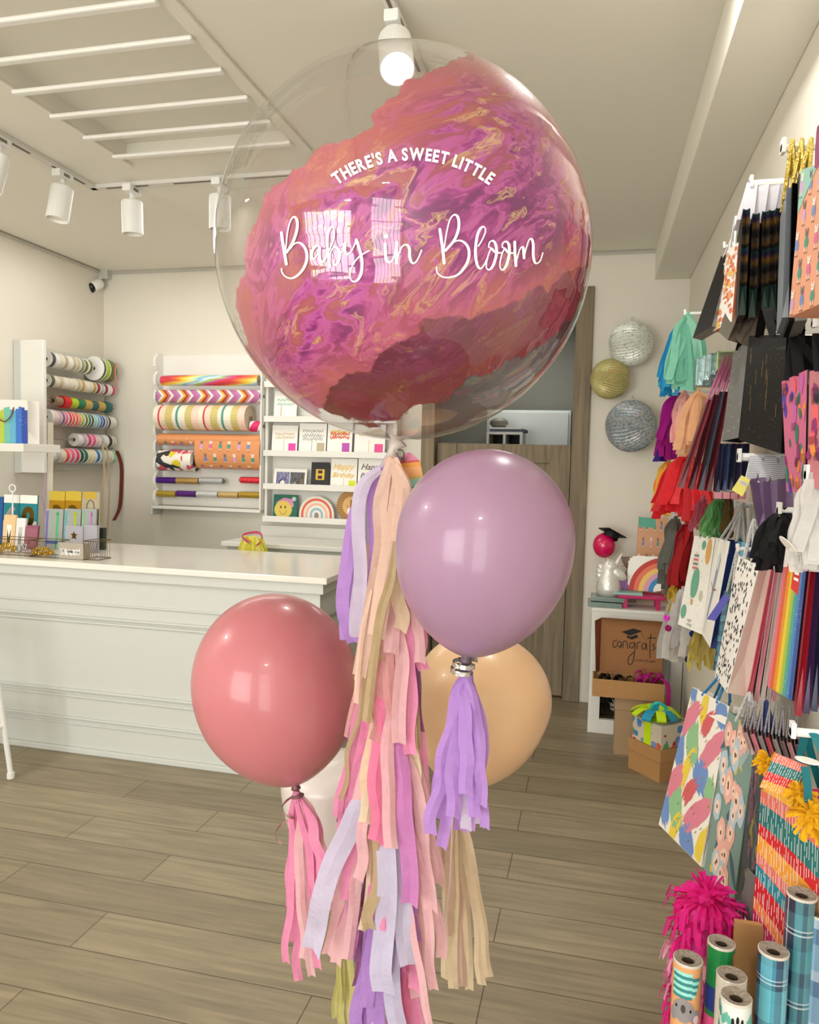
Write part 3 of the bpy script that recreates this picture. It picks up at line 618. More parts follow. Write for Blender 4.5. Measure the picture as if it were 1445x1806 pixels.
# ------------------------------------------------------------------ tissue tassels of the bouquet
LIL, PUR, PEA, GLD, PNK, BLS, PLP, ORC, MAU, WLV, CRM, BRZ, HPK = (198,188,208), (180,138,206), (220,190,172), (184,164,126), (230,146,182), (216,158,158), (228,184,188), (204,132,192), (150,96,140), (200,196,218), (228,210,178), (140,100,66), (230,128,164)
def strip_geo(pts3, w, tw=0.0, fold=0.0, seed=0, taper=.45, face=0.0):
    "one hanging strip of tissue; width turns slowly about the strip, with a soft crease down its length"
    R = random.Random(seed); P = smoothline(pts3, 5); n = len(P) - 1; p = MB(); a0 = face + R.uniform(-.35, .35); rows = []
    ph = R.uniform(0, 6)
    for i, q in enumerate(P):
        t = i / n; d = (P[min(i + 1, n)] - P[max(i - 1, 0)]).normalized()
        an = a0 + tw * t + .12 * math.sin(ph + 5 * t); s = Vector((math.cos(an), math.sin(an), 0)); s = (s - d * s.dot(d)).normalized(); nn = d.cross(s)
        ww = w * (taper + (1 - taper) * min(1, t * 3.2)); cr = fold * ww * math.sin(ph + 4 * t)
        cut = (.25 * ww if i == n else 0)
        rows.append([q - s * ww / 2 + d * cut * .0, q + nn * cr, q + s * ww / 2 + d * cut])
    p.grid(lambda a, b: rows[round(b * n)][round(a * 2)], 2, n)
    return p
def hang(parent, top, bottom, w, col, seed, Yj=0.0, sway=.005, tw=.25, name='strip', pts=None, drift=None):
    R = random.Random(seed); top = Vector(top); bottom = Vector(bottom); L = (bottom - top).length
    if pts is None:
        mid = []
        for k in (.12, .3, .5, .7, .88):
            b = k ** .5; q = top.lerp(bottom, k); q.x += (bottom.x - top.x) * (b - k) * .9 + R.uniform(-sway, sway); q.y += (bottom.y - top.y) * (b - k) * .9 + R.uniform(-sway, sway); mid.append(q)
        pts = [top] + mid + [bottom]
    return strip_geo(pts, w, tw, .22, seed).build(name, tissue(col), parent, smooth=False)
def pxm(Y): return Y / F * 1.03
def tassel(label, nodeuv, Y, strips, tiecol=None, group=None, nm='tissue_tassel', tie=True):
    N0 = W(nodeuv[0], nodeuv[1], Y=Y); t = thing(nm, label, 'tassel', N0, group)
    if tie:
        p = MB(); p.lathe([(.001, .012), (.006, .011), (.0085, .002), (.009, -.008), (.006, -.014), (.001, -.015)], 10, N0); p.build('tassel_knot', tissue(tiecol or strips[0][0]), t, smooth=True)
    k = 0
    for st in strips:
        col, u, v, w = st[:4]; dy = st[4] if len(st) > 4 else 0
        k += 1; top = N0 + Vector((random.uniform(-.004, .004), random.uniform(-.004, .004) + dy * .1, random.uniform(-.004, .006)))
        hang(t, top, W(u, v, Y=Y + dy), w * 1.25 * pxm(Y), col, hash_(label) + k)
    return t
def hash_(s): return sum(ord(c) * (i + 1) for i, c in enumerate(s)) % 9973
def fan(cols, u0, u1, v0, v1, n, w0, w1, dy=.03, seed=1):
    R = random.Random(seed); out = []
    for k in range(n):
        out.append((R.choice(cols), u0 + (u1 - u0) * (k + R.uniform(.15, .85)) / n, R.uniform(v0, v1), R.uniform(w0, w1), R.uniform(-dy, dy)))
    return out
# the small tassels tied under the latex balloons
tassel('pink tissue tassel tied below the rose pink balloon', (523, 1405), 1.27, [(PNK, 505, 1698, 12), (PNK, 527, 1728, 14, .01), (PLP, 550, 1722, 12, .02), (PNK, 560, 1708, 13, -.01), (PLP, 540, 1640, 16, .03), (PNK, 575, 1560, 18, -.02), (PLP, 590, 1600, 14, .02), (WLV, 556, 1600, 10, .01), (PNK, 512, 1600, 14, .02), (PNK, 518, 1660, 15, .03), (PLP, 535, 1690, 14, -.02), (PNK, 566, 1640, 16, .0), (PNK, 582, 1585, 16, .03)], PNK)
tassel('purple tissue tassel tied below the lavender balloon', (824, 1192), 1.00, [(PUR, 760, 1470, 18, -.02), (PUR, 778, 1495, 17, .0), (PUR, 800, 1440, 22, -.03), (PUR, 812, 1465, 20, .02), (LIL, 822, 1462, 16, -.01), (PUR, 838, 1440, 18, -.02), (LIL, 846, 1455, 15, .02), (PUR, 855, 1460, 14, .0), (PUR, 790, 1400, 20, .03), (PUR, 832, 1465, 10, .03), (LIL, 806, 1435, 18, .03), (PUR, 770, 1440, 18, .02), (PUR, 849, 1420, 16, -.03), (PUR, 822, 1400, 20, -.035)], PUR)
tassel('peach tissue tassel tied below the peach balloon', (795, 1420), 1.60, [(PEA, 775, 1560, 12, .02), (CRM, 786, 1725, 14, 0), (CRM, 800, 1742, 15, -.01), (PEA, 815, 1738, 15, .01), (CRM, 828, 1745, 13, .02), (CRM, 850, 1735, 13, 0), (CRM, 863, 1722, 12, -.02), (PEA, 838, 1600, 12, .03), (PEA, 808, 1640, 14, .03), (PEA, 790, 1650, 12, -.02)], PEA)
tassel('olive tissue tassel at the foot of the bouquet under the white balloon', (603, 1570), 1.68, [((206, 200, 130), 592, 1795, 10), ((206, 200, 130), 604, 1815, 11, .01), ((196, 190, 118), 614, 1800, 9, .02), ((206, 200, 130), 622, 1825, 10), ((196, 190, 118), 598, 1770, 8, -.01)], (206, 200, 130))
# garland hanging from the clear balloon
GY = 1.20
gar = thing('tassel_garland', 'long tissue garland of pink, lilac, peach and gold strips hanging from the clear balloon', 'tassel garland', W(692, 1990, Y=GY))
cordp = [(693, 801), (694, 880), (690, 960), (700, 1100), (690, 1250), (695, 1400), (680, 1560), (690, 1700), (690, 1990)]
p = MB(); p.tube(smoothline([W(u, v, Y=GY + .012) for u, v in cordp], 4), .0022, 6); p.build('cord', mat('white_cord', (220, 214, 206), .7), gar)
NODES = [  # (u, v of the knot, strips)
 ((692, 812), 'knot', [(LIL, 632, 1120, 26, -.03), (LIL, 655, 1000, 20, .0), (PUR, 615, 1128, 26, .01), (PUR, 640, 1090, 24, .03), (PUR, 660, 1000, 26, .02), (PEA, 652, 1080, 30, -.04), (PEA, 668, 1130, 26, -.03), (PEA, 695, 1010, 30, -.05), (PEA, 722, 990, 26, -.02), (PEA, 640, 1185, 16, -.03), (PLP, 716, 1060, 24, -.01), (LIL, 672, 940, 22, .03)]),
 ((700, 925), 'knot', [(GLD, 648, 1272, 14, -.05), (GLD, 668, 1160, 18, -.045), (PEA, 634, 1200, 15, -.03), (PLP, 690, 1150, 22, -.05), (PLP, 728, 1150, 22, -.02), (PLP, 741, 1168, 16, -.03), (PNK, 712, 1200, 24, -.02), (GLD, 722, 1060, 22, -.03), (CRM, 706, 1110, 20, -.055)]),
 ((705, 1010), 'knot', [(PNK, 640, 1330, 22, -.01), (BLS, 660, 1306, 17, -.05), (BLS, 685, 1308, 18, -.045), (PNK, 650, 1370, 24, -.03), (PNK, 724, 1330, 18, -.04), (PLP, 704, 1310, 20, -.05), (MAU, 742, 1290, 12, .01), (GLD, 736, 1320, 12, -.01), (PLP, 633, 1400, 18, .01), (PNK, 748, 1180, 16, -.01), (BLS, 612, 1300, 10, .02)]),
 ((690, 1130), 'knot', [(PNK, 596, 1440, 16, .02), (PNK, 612, 1480, 20, .0), (PLP, 628, 1485, 18, -.03), (CRM, 645, 1450, 20, -.04), (HPK, 663, 1482, 24, -.05), (PLP, 690, 1494, 20, -.06), (PLP, 706, 1445, 18, -.03), (CRM, 730, 1392, 18, -.02), (PLP, 745, 1445, 18, .0), (PNK, 757, 1470, 18, .02), (MAU, 600, 1450, 12, .03), (GLD, 600, 1410, 7, .0), (BRZ, 610, 1470, 8, .02), (PLP, 718, 1390, 20, .03)]),
 ((695, 1260), 'knot', [(PLP, 600, 1560, 18, .02), (PNK, 612, 1585, 20, -.02), (PLP, 632, 1550, 16, -.04), (CRM, 638, 1640, 12, -.02), (PNK, 655, 1640, 20, -.02), (PNK, 678, 1640, 18, -.04), (ORC, 670, 1640, 16, .0), (PNK, 715, 1620, 20, .01), (ORC, 722, 1595, 24, -.05), (PLP, 760, 1606, 22, -.02), (PLP, 772, 1560, 18, .02), (LIL, 733, 1500, 22, .0), (BRZ, 640, 1600, 8, .03), (PNK, 590, 1540, 16, .03)]),
 ((690, 1380), 'knot', [(WLV, 548, 1676, 32, -.05), (PLP, 577, 1685, 18, .01), (PLP, 592, 1700, 18, -.01), (PLP, 612, 1690, 18, -.02), (PNK, 604, 1660, 18, .02), (ORC, 616, 1685, 16, .0), (MAU, 632, 1700, 12, .03), (BRZ, 634, 1740, 8, .04), (GLD, 652, 1640, 17, -.05), (WLV, 676, 1748, 32, -.06), (WLV, 720, 1700, 24, -.04), (PUR, 735, 1660, 16, .0), (PLP, 765, 1745, 14, -.02), (PLP, 753, 1720, 18, .03), (PLP, 778, 1690, 16, .01)]),
 ((690, 1500), 'knot', [(PUR, 636, 1790, 18, .02), (PUR, 645, 1775, 22, -.03), (PUR, 630, 1820, 20, .0), (WLV, 662, 1830, 20, -.01), (ORC, 705, 1750, 16, .02), (HPK, 718, 1790, 22, .02), (PNK, 730, 1745, 18, .0), (PLP, 738, 1760, 22, .02), (PLP, 758, 1810, 11, -.04), (GLD, 700, 1770, 12, .03), (BRZ, 704, 1765, 9, .04), (MAU, 626, 1740, 10, .04)]),
 ((690, 1610), 'knot', [(PUR, 622, 1900, 24, .01), (PUR, 650, 1930, 26, -.02), (PLP, 668, 1900, 20, .02), (PUR, 690, 1880, 24, -.01), (WLV, 704, 1920, 26, -.02), (HPK, 720, 1900, 24, .02), (PNK, 736, 1890, 22, .02), (PLP, 752, 1900, 22, .03)]),
]
for k, ((u, v), _, st) in enumerate(NODES):
    N0 = W(u, v, Y=GY); q = MB(); q.lathe([(.001, .014), (.008, .012), (.011, .0), (.009, -.012), (.001, -.014)], 10, N0 + Vector((0, .006, 0)))
    kt = q.build('tassel', tissue(st[0][0]), gar, smooth=True)
    for j, s in enumerate(st):
        col, uu, vv, w, dy = s; R = random.Random(k * 50 + j)
        top = N0 + Vector((R.uniform(-.008, .008), dy * .35, R.uniform(-.01, .01)))
        hang(kt, top, W(uu, vv, Y=GY + dy), w * 1.25 * pxm(GY), col, k * 131 + j * 7 + 3, sway=.006)
def ex(col, pts, w, dy, kt=gar):
    P = [W(u, v, Y=GY + dy) for u, v in pts]; hang(kt, P[0], P[-1], w * pxm(GY), col, hash_(str(pts)), pts=P, tw=.1)
ex(LIL, [(672, 828), (648, 846), (634, 880), (632, 940), (636, 1010), (630, 1125)], 25, -.075)
ex(LIL, [(686, 822), (668, 832), (656, 852), (652, 900), (650, 960)], 22, -.05)
ex(PUR, [(686, 826), (668, 842), (660, 880), (664, 960), (658, 1040), (640, 1095)], 24, -.06)
ex(PUR, [(650, 850), (628, 900), (614, 980), (604, 1070), (624, 1132)], 24, -.03)
ex(PEA, [(691, 808), (678, 850), (670, 900), (672, 960), (656, 1060), (634, 1190)], 24, -.085)
ex(PEA, [(695, 808), (704, 850), (700, 900), (690, 960), (676, 1040), (664, 1120)], 30, -.09)
ex(PEA, [(696, 820), (710, 860), (706, 910), (698, 955)], 24, -.095)
ex(GLD, [(697, 955), (690, 1020), (672, 1080), (660, 1160), (647, 1272)], 15, -.10)
ex(PEA, [(655, 1040), (640, 1110), (632, 1180), (628, 1240)], 9, -.09)
# balloon weight on the floor under the bouquet (below the frame), holding every cord
WP = Vector((BC.x + .0, GY + .02, 0))
t = thing('balloon_weight', 'gold foil wrapped balloon weight on the floor straight under the bouquet', 'balloon weight', WP)
p = MB(); p.lathe([(.001, 0), (.05, 0), (.052, .05), (.03, .065), (.012, .075), (.03, .12), (.001, .09)], 14, WP); p.build('weight_body', GOLDF, t)
p = MB(); p.tube([W(692, 1988, Y=GY + .012) - Vector((0, 0, .0)), WP + Vector((0, 0, .09))], .0015, 5); p.build('cord', mat('white_cord'), t)
# strings from the latex balloons to the garland
for (tt, K, C_, R_), lab in ((pb, 'string'), (lb, 'string'), (ob, 'string'), (wb, 'string')):
    si = (pb, lb, ob, wb).index((tt, K, C_, R_)); e = Vector((BC.x + .03 + .025 * si, GY + .05 + .02 * si, K.z - (.30 if si < 2 else .10) - .02 * si))
    p = MB(); p.tube(smoothline([K - Vector((0, 0, .015)), K.lerp(e, .5) - Vector((0, -.02, .07)), e], 5), .0011, 5); p.build('string', mat('white_cord'), tt)
# ring hook, rainbow tag
a = W(700, 793, Y=1.19); t = thing('rainbow_tag', 'striped rainbow gift tag with cut corners beside the lavender balloon', 'tag', W(745, 880, Y=1.19))
def P2(u, v, Y=1.215): return W(u, v, Y=Y)
p = MB(); edge = [(702, 804), (721, 799), (735, 817), (748, 872), (712, 880), (699, 820)]
TL_, TR_ = Vector((699, 800)), Vector((738, 797)); BLq, BRq = Vector((718, 920)), Vector((760, 912))
cols = [((196, 110, 140), 0, .12), ((188, 60, 50), .12, .15), ((222, 150, 40), .15, .22), ((222, 160, 100), .22, .36), ((190, 170, 80), .36, .40), ((140, 190, 170), .40, .5), ((60, 150, 130), .5, .56), ((120, 190, 180), .56, .66), ((40, 140, 140), .66, .72), ((90, 160, 190), .72, .8), ((150, 130, 170), .8, .9), ((96, 120, 180), .9, 1)]
mats = []
for i, (c_, a0, a1) in enumerate(cols):
    mats.append(paper(c_, .5)); ins0 = .35 * max(0, .14 - a0) / .14 ; ins1 = .35 * max(0, .14 - a1) / .14
    def q_(s, t_): r = TL_.lerp(BLq, t_).lerp(TR_.lerp(BRq, t_), s); return P2(r.x, r.y)
    p.face([q_(ins0, a0), q_(ins1, a1), q_(1 - ins1, a1), q_(1 - ins0, a0)], i)
p.build('tag_card', mats, t, solid=.0012)
p = MB(); p.tube(smoothline([P2(703, 793, 1.2), P2(712, 796, 1.2), P2(712, 812, 1.21), P2(708, 806, 1.215)], 5), .0016, 6); p.build('wire_hook', STEEL, t)
# curling ribbons
def curl(label, pts, Y, w, r, turns, col='b4b0ac', side=(0, 0, 1)):
    P = []; n = 40; pp = [W(u, v, Y=Y) for u, v in pts]
    L = smoothline(pp, 10)
    for i, q in enumerate(L):
        a = turns * 2 * PI * i / (len(L) - 1); P.append(q + Vector((r * math.cos(a), r * math.sin(a), 0)))
    p = MB(); p.ribbon(P, w, side); return tag(p.build('curling_ribbon', foil(col, .2), solid=.0004), label, 'ribbon')
curl('silver curling ribbon looped under the lavender balloon', [(822, 1165), (818, 1172), (816, 1180), (812, 1188)], 1.00, .006, .016, 2.2)
curl('rose curling ribbon below the knot of the pink balloon', [(520, 1400), (512, 1425), (505, 1450), (498, 1480)], 1.27, .005, .015, 1.8, 'c8a4a4')
# ------------------------------------------------------------------ flat prints, cards and bags
class Fr:
    "a four-cornered face in space: TL, TR, BR, BL; at(s, t) runs right and down"
    def __init__(s, TL, TR, BR, BL):
        s.c = [Vector(x) for x in (TL, TR, BR, BL)]; n = (s.c[1] - s.c[0]).cross(s.c[3] - s.c[0]).normalized()
        if n.dot(CAM - s.c[0]) < 0: n = -n
        s.n = n; s.w = (s.c[1] - s.c[0]).length; s.h = (s.c[3] - s.c[0]).length
    def at(s, a, b, off=.0): return s.c[0].lerp(s.c[1], a).lerp(s.c[3].lerp(s.c[2], a), b) + s.n * off
    def poly(s, mb, pts, m, off=.0007): mb.face([s.at(a, b, off) for a, b in pts], m)
    def rect(s, mb, a0, b0, a1, b1, m, off=.0007): mb.face([s.at(a0, b0, off), s.at(a1, b0, off), s.at(a1, b1, off), s.at(a0, b1, off)], m)
    def ell(s, mb, a, b, ra, rb, m, rot=0, n=14, off=.0007, jag=0, rnd=None):
        P = []
        for k in range(n):
            t = 2 * PI * k / n; j = 1 + (jag * rnd.uniform(-1, 1) if rnd else 0); x = ra * math.cos(t) * j; y = rb * math.sin(t) * j
            ca, sa = math.cos(rot), math.sin(rot); h = s.w / s.h
            P.append((a + x * ca - y * sa / h, b + x * sa * h + y * ca))
        s.poly(mb, P, m, off)
    def line(s, mb, pts, w, m, off=.0009):
        Q = smoothline([Vector((a * s.w, b * s.h, 0)) for a, b in pts], 4)
        for p, q in zip(Q, Q[1:]):
            d = (q - p)
            if d.length < 1e-7: continue
            d.normalize(); n = Vector((-d.y, d.x, 0)) * w / 2
            s.poly(mb, [((r.x) / s.w, (r.y) / s.h) for r in (p + n, q + n + d * w * .2, q - n + d * w * .2, p - n)], m, off)
    def stk(s, mb, a, b, L_, wd, ang, m, rnd, off=.0006):
        "ragged dry-brush mark: length and width in bag widths, angle from the horizontal"
        L_ *= s.w; wd *= s.w; P = []; n = 9; c_, s_ = math.cos(ang), math.sin(ang)
        for k in range(n + 1): x = -L_ / 2 + L_ * k / n; P.append((x, -wd / 2 * (.7 + .3 * math.sin(PI * k / n)) + rnd.uniform(-.04, .04) * wd))
        for k in range(6): P.append((L_ / 2 + (rnd.uniform(.02, .10) if k % 2 else -rnd.uniform(.0, .05)) * s.w, -wd / 2 * .7 + wd * .7 * (k + .5) / 6))
        for k in range(n + 1): x = L_ / 2 - L_ * k / n; P.append((x, wd / 2 * (.7 + .3 * math.sin(PI * k / n)) + rnd.uniform(-.04, .04) * wd))
        for k in range(6): P.append((-L_ / 2 - (rnd.uniform(.02, .08) if k % 2 else -rnd.uniform(.0, .05)) * s.w, wd / 2 * .7 - wd * .7 * (k + .5) / 6))
        Q = []
        for x, y in P:
            xx = x * c_ - y * s_ + L_ * .06 * (x / L_ * 2) ** 2; yy = x * s_ + y * c_; Q.append((max(.005, min(.995, a + xx / s.w)), max(.003, min(.997, b + yy / s.h))))
        s.poly(mb, Q, m, off)
    def text(s, mb, txt, a, b, size, m, bold=0, shear=0, off=.001, center=True):
        ux = (s.c[1] - s.c[0]).normalized(); uy = (s.c[0] - s.c[3]).normalized()
        return put_text(mb, txt, s.at(a, b, off), ux, uy, size, m, bold, shear, center)
def V3(p, Y): return p if isinstance(p, Vector) else W(p[0], p[1], Y=Y)
def quadf(q, Y):
    Ys = Y if isinstance(Y, (list, tuple)) else (Y,) * 4
    if len(Ys) == 2: Ys = (Ys[0], Ys[1], Ys[1], Ys[0])
    return Fr(*[V3(p, y) for p, y in zip(q, Ys)])
def gift_bag(label, q, Y, th, face, side=None, prints=None, pm=(), handle=None, name='gift_bag', cat='gift bag', group=None, inner='efeae0', fold=.35, tagp=None):
    "open-topped paper carrier: printed front, back, folded gussets, base, and handles up to its peg"
    fr = quadf(q, Y); c = fr.c; t = thing(name, label, cat, (c[2] + c[3]) / 2 - fr.n * th / 2, group)
    th_ = -fr.n * th; mats = [face, side or face, paper(inner)] + list(pm); p = MB()
    TL, TR, BRr, BL = c
    p.grid(lambda a_, b_: fr.at(a_, 1 - b_), 8, 8)
    p.face([TR + th_, BRr + th_, BL + th_, TL + th_], 0)
    ins = lambda A, B: (A + B) / 2
    for a, b, o in ((TR, BRr, -1), (TL, BL, 1)):
        e = (TR - TL).normalized() * th * fold * o
        m0 = a + th_ / 2 + e; kp = a.lerp(b, .72) + th_ / 2 + e; m1 = b + th_ / 2
        p.face([a, m0, kp, a.lerp(b, .72)], 1); p.face([m0, a + th_, a.lerp(b, .72) + th_, kp], 1)
        p.face([a.lerp(b, .72), kp, b], 1); p.face([kp, a.lerp(b, .72) + th_, b + th_], 1); p.face([kp, b + th_, b], 1)
    p.face([BL, BL + th_, BRr + th_, BRr], 1)
    i_ = -fr.n * .0012; dn = (BL - TL) * .12                     # turned-in lining at the mouth
    p.face([TL + i_, TR + i_, TR + i_ + dn, TL + i_ + dn], 2); p.face([TL + th_ - i_, TR + th_ - i_, TR + th_ - i_ + dn, TL + th_ - i_ + dn], 2)
    if prints: prints(p, fr)
    p.build('bag_body', mats, t)
    if handle:
        hm, hw, pk, kind = handle[:4]; pk = V3(pk, Y[-1] if isinstance(Y, (list, tuple)) else Y) if not isinstance(pk, Vector) else pk
        for off in (0, 1):
            a = fr.at(.3, .02) - fr.n * (th * off) ; b = fr.at(.7, .02) - fr.n * (th * off)
            pth = smoothline([a, a.lerp(pk, .55) + (a - b) * .05, pk + Vector((0, 0, .004)), b.lerp(pk, .55) + (b - a) * .05, b], 5)
            h = MB()
            if kind == 'rope':
                h.tube(pth, hw, 6)
                for kk in range(0, len(pth) - 1): pass
            else: h.ribbon(pth, hw, Vector((1, -.1, 0)))
            h.build('handle', hm, t, solid=0 if kind == 'rope' else .0008)
    if tagp:
        tm, tq, tY, tpr = tagp; f2 = quadf(tq, tY); h = MB(); h.face([f2.c[0], f2.c[3], f2.c[2], f2.c[1]], 0); h.face([x - f2.n * .001 for x in f2.c], 0)
        ms = [tm]
        if tpr: ms += tpr(h, f2)
        h.build('hang_tag', ms, t)
    return t, fr
def wall_hook(P, label, r=.006, group=None):
    "white plastic peg from the right wall out to P"
    t = thing('display_hook', label, 'hook', (XR, P.y, P.z), group); p = MB(); p.tube([(XR, P.y, P.z), (P.x, P.y, P.z)], r, 8); p.build('peg', WHITE2, t)
    p = MB(); p.box((P.x + .004, P.y, P.z + .004), (.008, r * 2.6, r * 3.4)); p.build('end_stop', WHITE2, t, bevel=.001)
    p = MB(); p.box((XR - .003, P.y, P.z), (.006, .035, .06)); p.build('backplate', WHITE2, t, bevel=.001)
    return t

# ------------------------------------------------------------------ ribbon rack on the left wall
t = thing('ribbon_rack', 'white wall rack with six rods of ribbon spools on the left wall', 'rack', (XL, 4.45, 1.39))
P0 = W(27, 596, Y=4.05); zt_, zb_ = 2.2, 1.385; xf = W(76, 610, Y=4.03).x
MB().lo((XL + .002, 4.03, zb_), (xf, 4.06, zt_)).build('side_panel', WHITE, t, bevel=.004)
MB().lo((XL + .002, 4.06, zb_ + .01), (XL + .02, 4.9, zt_ - .01)).build('back_panel', mat('off_white_board', (214, 212, 202), .5), t)  # back board in a slightly darker white
p = MB(); p.lo((XL + .002, 4.025, zb_ - .004), (XL + .05, 4.03, zt_ + .004)); p.build('side_trim', GREYW, t, bevel=.002)
XS = XL + .105
RODS = [((81, 634), (208, 655)), ((81, 669), (212, 691)), ((93, 703), (207, 722)), ((81, 731), (212, 749)), ((130, 773), (208, 780)), ((81, 798), (208, 808))]
SPW = mat('white_spool_plastic', (236, 236, 232), .3)
def hexn(n): return dict(charcoal=(70,74,72), cream=(226,218,196), tan=(190,170,136), white=(235,233,228), beige=(206,196,170), sage=(150,156,118), olive=(112,118,50), lime=(176,204,40), moss=(86,96,60), sand=(204,186,150), ivory=(232,226,206), gold=(196,164,84), crimson=(150,24,54), silver=(190,190,190), brown=(150,126,100), red=(204,28,32), green=(16,122,86), teal=(22,98,96), aqua=(150,214,214), blush=(238,204,204), lilac=(206,176,204), plum=(132,92,136), pink=(236,96,146), hotpink=(226,40,100), orange=(240,96,50), coral=(238,84,84), peach=(246,150,110), sky=(120,190,220), blue=(40,120,180), royal=(24,50,180), grey=(150,150,150), black=(26,26,30), mint=(150,206,160), yellow=(226,224,150), darkgreen=(20,80,50), rose=(214,70,110))[n]
rowname = ['top rod', 'second rod', 'third rod', 'fourth rod', 'fifth rod', 'lowest rod']
ROWS = [
 ('charcoal white cream tan white sand beige sage olive olive'.split(), .052, .60),
 ('moss cream sand ivory cream cream sand gold ivory cream gold crimson silver crimson white rose'.split(), .042, 1),
 ('brown red lime green gold teal gold teal'.split(), .036, .95),
 ('white blush lilac plum pink hotpink orange coral peach lime olive green darkgreen aqua sky blue royal grey black cream ivory'.split(), .050, 1),
 ('white lilac rose pink blush silver white black beige'.split(), .046, 1),
 ('white silver cream coral pink rose darkgreen teal yellow ivory blue aqua white cream mint'.split(), .050, 1)]
def spool(y, z, r, w, cn, label, flange=True, x=XS):
    t = thing('ribbon_spool', label, 'ribbon spool', (x, y + w / 2, z - r), 'spools on the ribbon rack')
    if flange:
        p = MB()
        for yy in (y + .001, y + w - .003): p.lathe([(.012, 0), (r, 0), (r, .0018), (.012, .0018), (.012, 0)], 20, (x, yy, z), (0, 1, 0))
        p.build('flanges', SPW, t, smooth=False)
        p = MB(); p.lathe([(.012, 0), (r * .95, 0), (r * .95, w - .007), (.012, w - .007)], 20, (x, y + .0035, z), (0, 1, 0))
    else:
        p = MB(); p.lathe([(.012, 0), (r, 0), (r * 1.02, w * .5), (r, w - .002), (.012, w - .002)], 20, (x, y + .001, z), (0, 1, 0))
    p.build('wound_ribbon', mat('ribbon_' + cn, hexn(cn), .4), t)
for k, ((a, b), (names, r, frac)) in enumerate(zip(RODS, ROWS)):
    A, B = W(a[0], a[1], X=XS), W(b[0], b[1], X=XS); ya = max(A.y, 4.075); yb2 = min(B.y, 4.86); z = (A.z + B.z) / 2 - .004
    p = MB(); p.tube([(XS, 4.06, z), (XS, 4.89, z)], .0055, 8); p.build('rod', STEEL, t)
    p = MB(); p.box((XL + .06, 4.885, z), (.09, .008, .03)); p.build('rod_bracket', WHITE, t)
    st = (yb2 - ya) * frac / len(names); cnt = {}
    for j, cn in enumerate(names):
        rr = r * random.uniform(.92, 1.05) if k != 2 else r * random.uniform(.85, 1.1)
        spool(ya + j * st, z, min(rr, .056), st * .94, cn, '%s ribbon spool, %s from the left on the %s of the ribbon rack' % (cn.replace('hotpink', 'hot pink').replace('darkgreen', 'dark green'), ORD[j] if j < 20 else 'last', rowname[k]), flange=k != 2)
    if k == 0:
        spool(4.66, z - .0, .084, .035, 'moss', 'large white-faced ribbon spool at the right of the top rod of the ribbon rack')
        spool(4.70, z - .0, .080, .05, 'lime', 'large lime ribbon spool at the right of the top rod of the ribbon rack'); spool(4.76, z, .078, .06, 'olive', 'large olive ribbon spool, last on the top rod of the ribbon rack', False)
def ribbon_tail(pts, w, col, label, X=None, side=(.5, 1, 0)):
    P = smoothline([W(u, v, X=X or XS + .055) for u, v in pts], 6); p = MB(); p.ribbon(P, w, Vector(side).normalized())
    return tag(p.build('hanging_ribbon', mat('satin_' + hx(col), col, .4), solid=.0006), label, 'ribbon')
ribbon_tail([(89, 745), (89, 800), (88, 860), (88, 935)], .036, (226, 220, 204), 'broad cream ribbon tail hanging down at the left of the spool rack', XS + .085)
ribbon_tail([(78, 822), (80, 850), (76, 880), (82, 915)], .01, (196, 160, 200), 'thin lilac curling ribbon tail hanging below the spool rack', XS + .085)
ribbon_tail([(181, 782), (184, 830), (181, 870), (178, 922)], .014, (196, 172, 134), 'tan ribbon tail, left of two hanging below the spool rack', XS + .06)
ribbon_tail([(187, 782), (192, 820), (193, 870), (189, 944)], .011, (186, 164, 128), 'tan ribbon tail, right of two hanging below the spool rack', XS + .06)
ribbon_tail([(206, 795), (214, 820), (214, 860), (211, 895), (201, 918)], .03, (104, 36, 22), 'dark russet ribbon tail curving down at the right of the spool rack', XS + .06)
ribbon_tail([(205, 640), (203, 662), (206, 684)], .012, (196, 120, 120), 'short dusty rose ribbon tail on the right of the top spool rod', XS + .09)
# ------------------------------------------------------------------ rainbow bag on the little shelf, left edge
sx = W(57, 783, Y=3.62); t = thing('wall_shelf', 'white shelf on the left wall at the photo edge', 'shelf', (XL, 3.7, sx.z - .02))
xs1 = W(31, 790, Y=3.55).x
MB().lo((XL + .002, 3.55, sx.z - .045), (sx.x - .0, 3.85, sx.z)).build('shelf_board', WHITE, t, bevel=.003)
xl = W(-30, 690, Y=3.62)
def pr_rainbow(p, fr):
    cs = 8
    for k in range(16): fr.rect(p, k / 16 + (.0 if k else 0), .22 + .05 * math.sin(k * 1.3) - (0.02 if k > 8 else 0), (k + 1) / 16, 1, 3 + k // 2, off=.0006)
    R = random.Random(3)
    for k in range(90): a, b = R.random(), R.random(); fr.ell(p, a, b, .006, .005, 11, n=5, off=.0012)
RB = [(214, 84, 60), (232, 120, 50), (236, 196, 50), (190, 206, 70), (120, 196, 176), (100, 180, 214), (60, 120, 206), (50, 78, 170)]
zz = sx.z
gift_bag('rainbow striped glitter gift bag with white cloud top on the left edge shelf', [Vector((xl.x, 3.60, zz + .245)), Vector((sx.x - .012, 3.60, zz + .240)), Vector((sx.x - .012, 3.60, zz + .001)), Vector((xl.x, 3.60, zz + .001))], 3.6, .09, paper('f2efe8'), prints=pr_rainbow, pm=[paper(c_) for c_ in RB] + [mat('silver_glitter', (240, 240, 240), .2)])
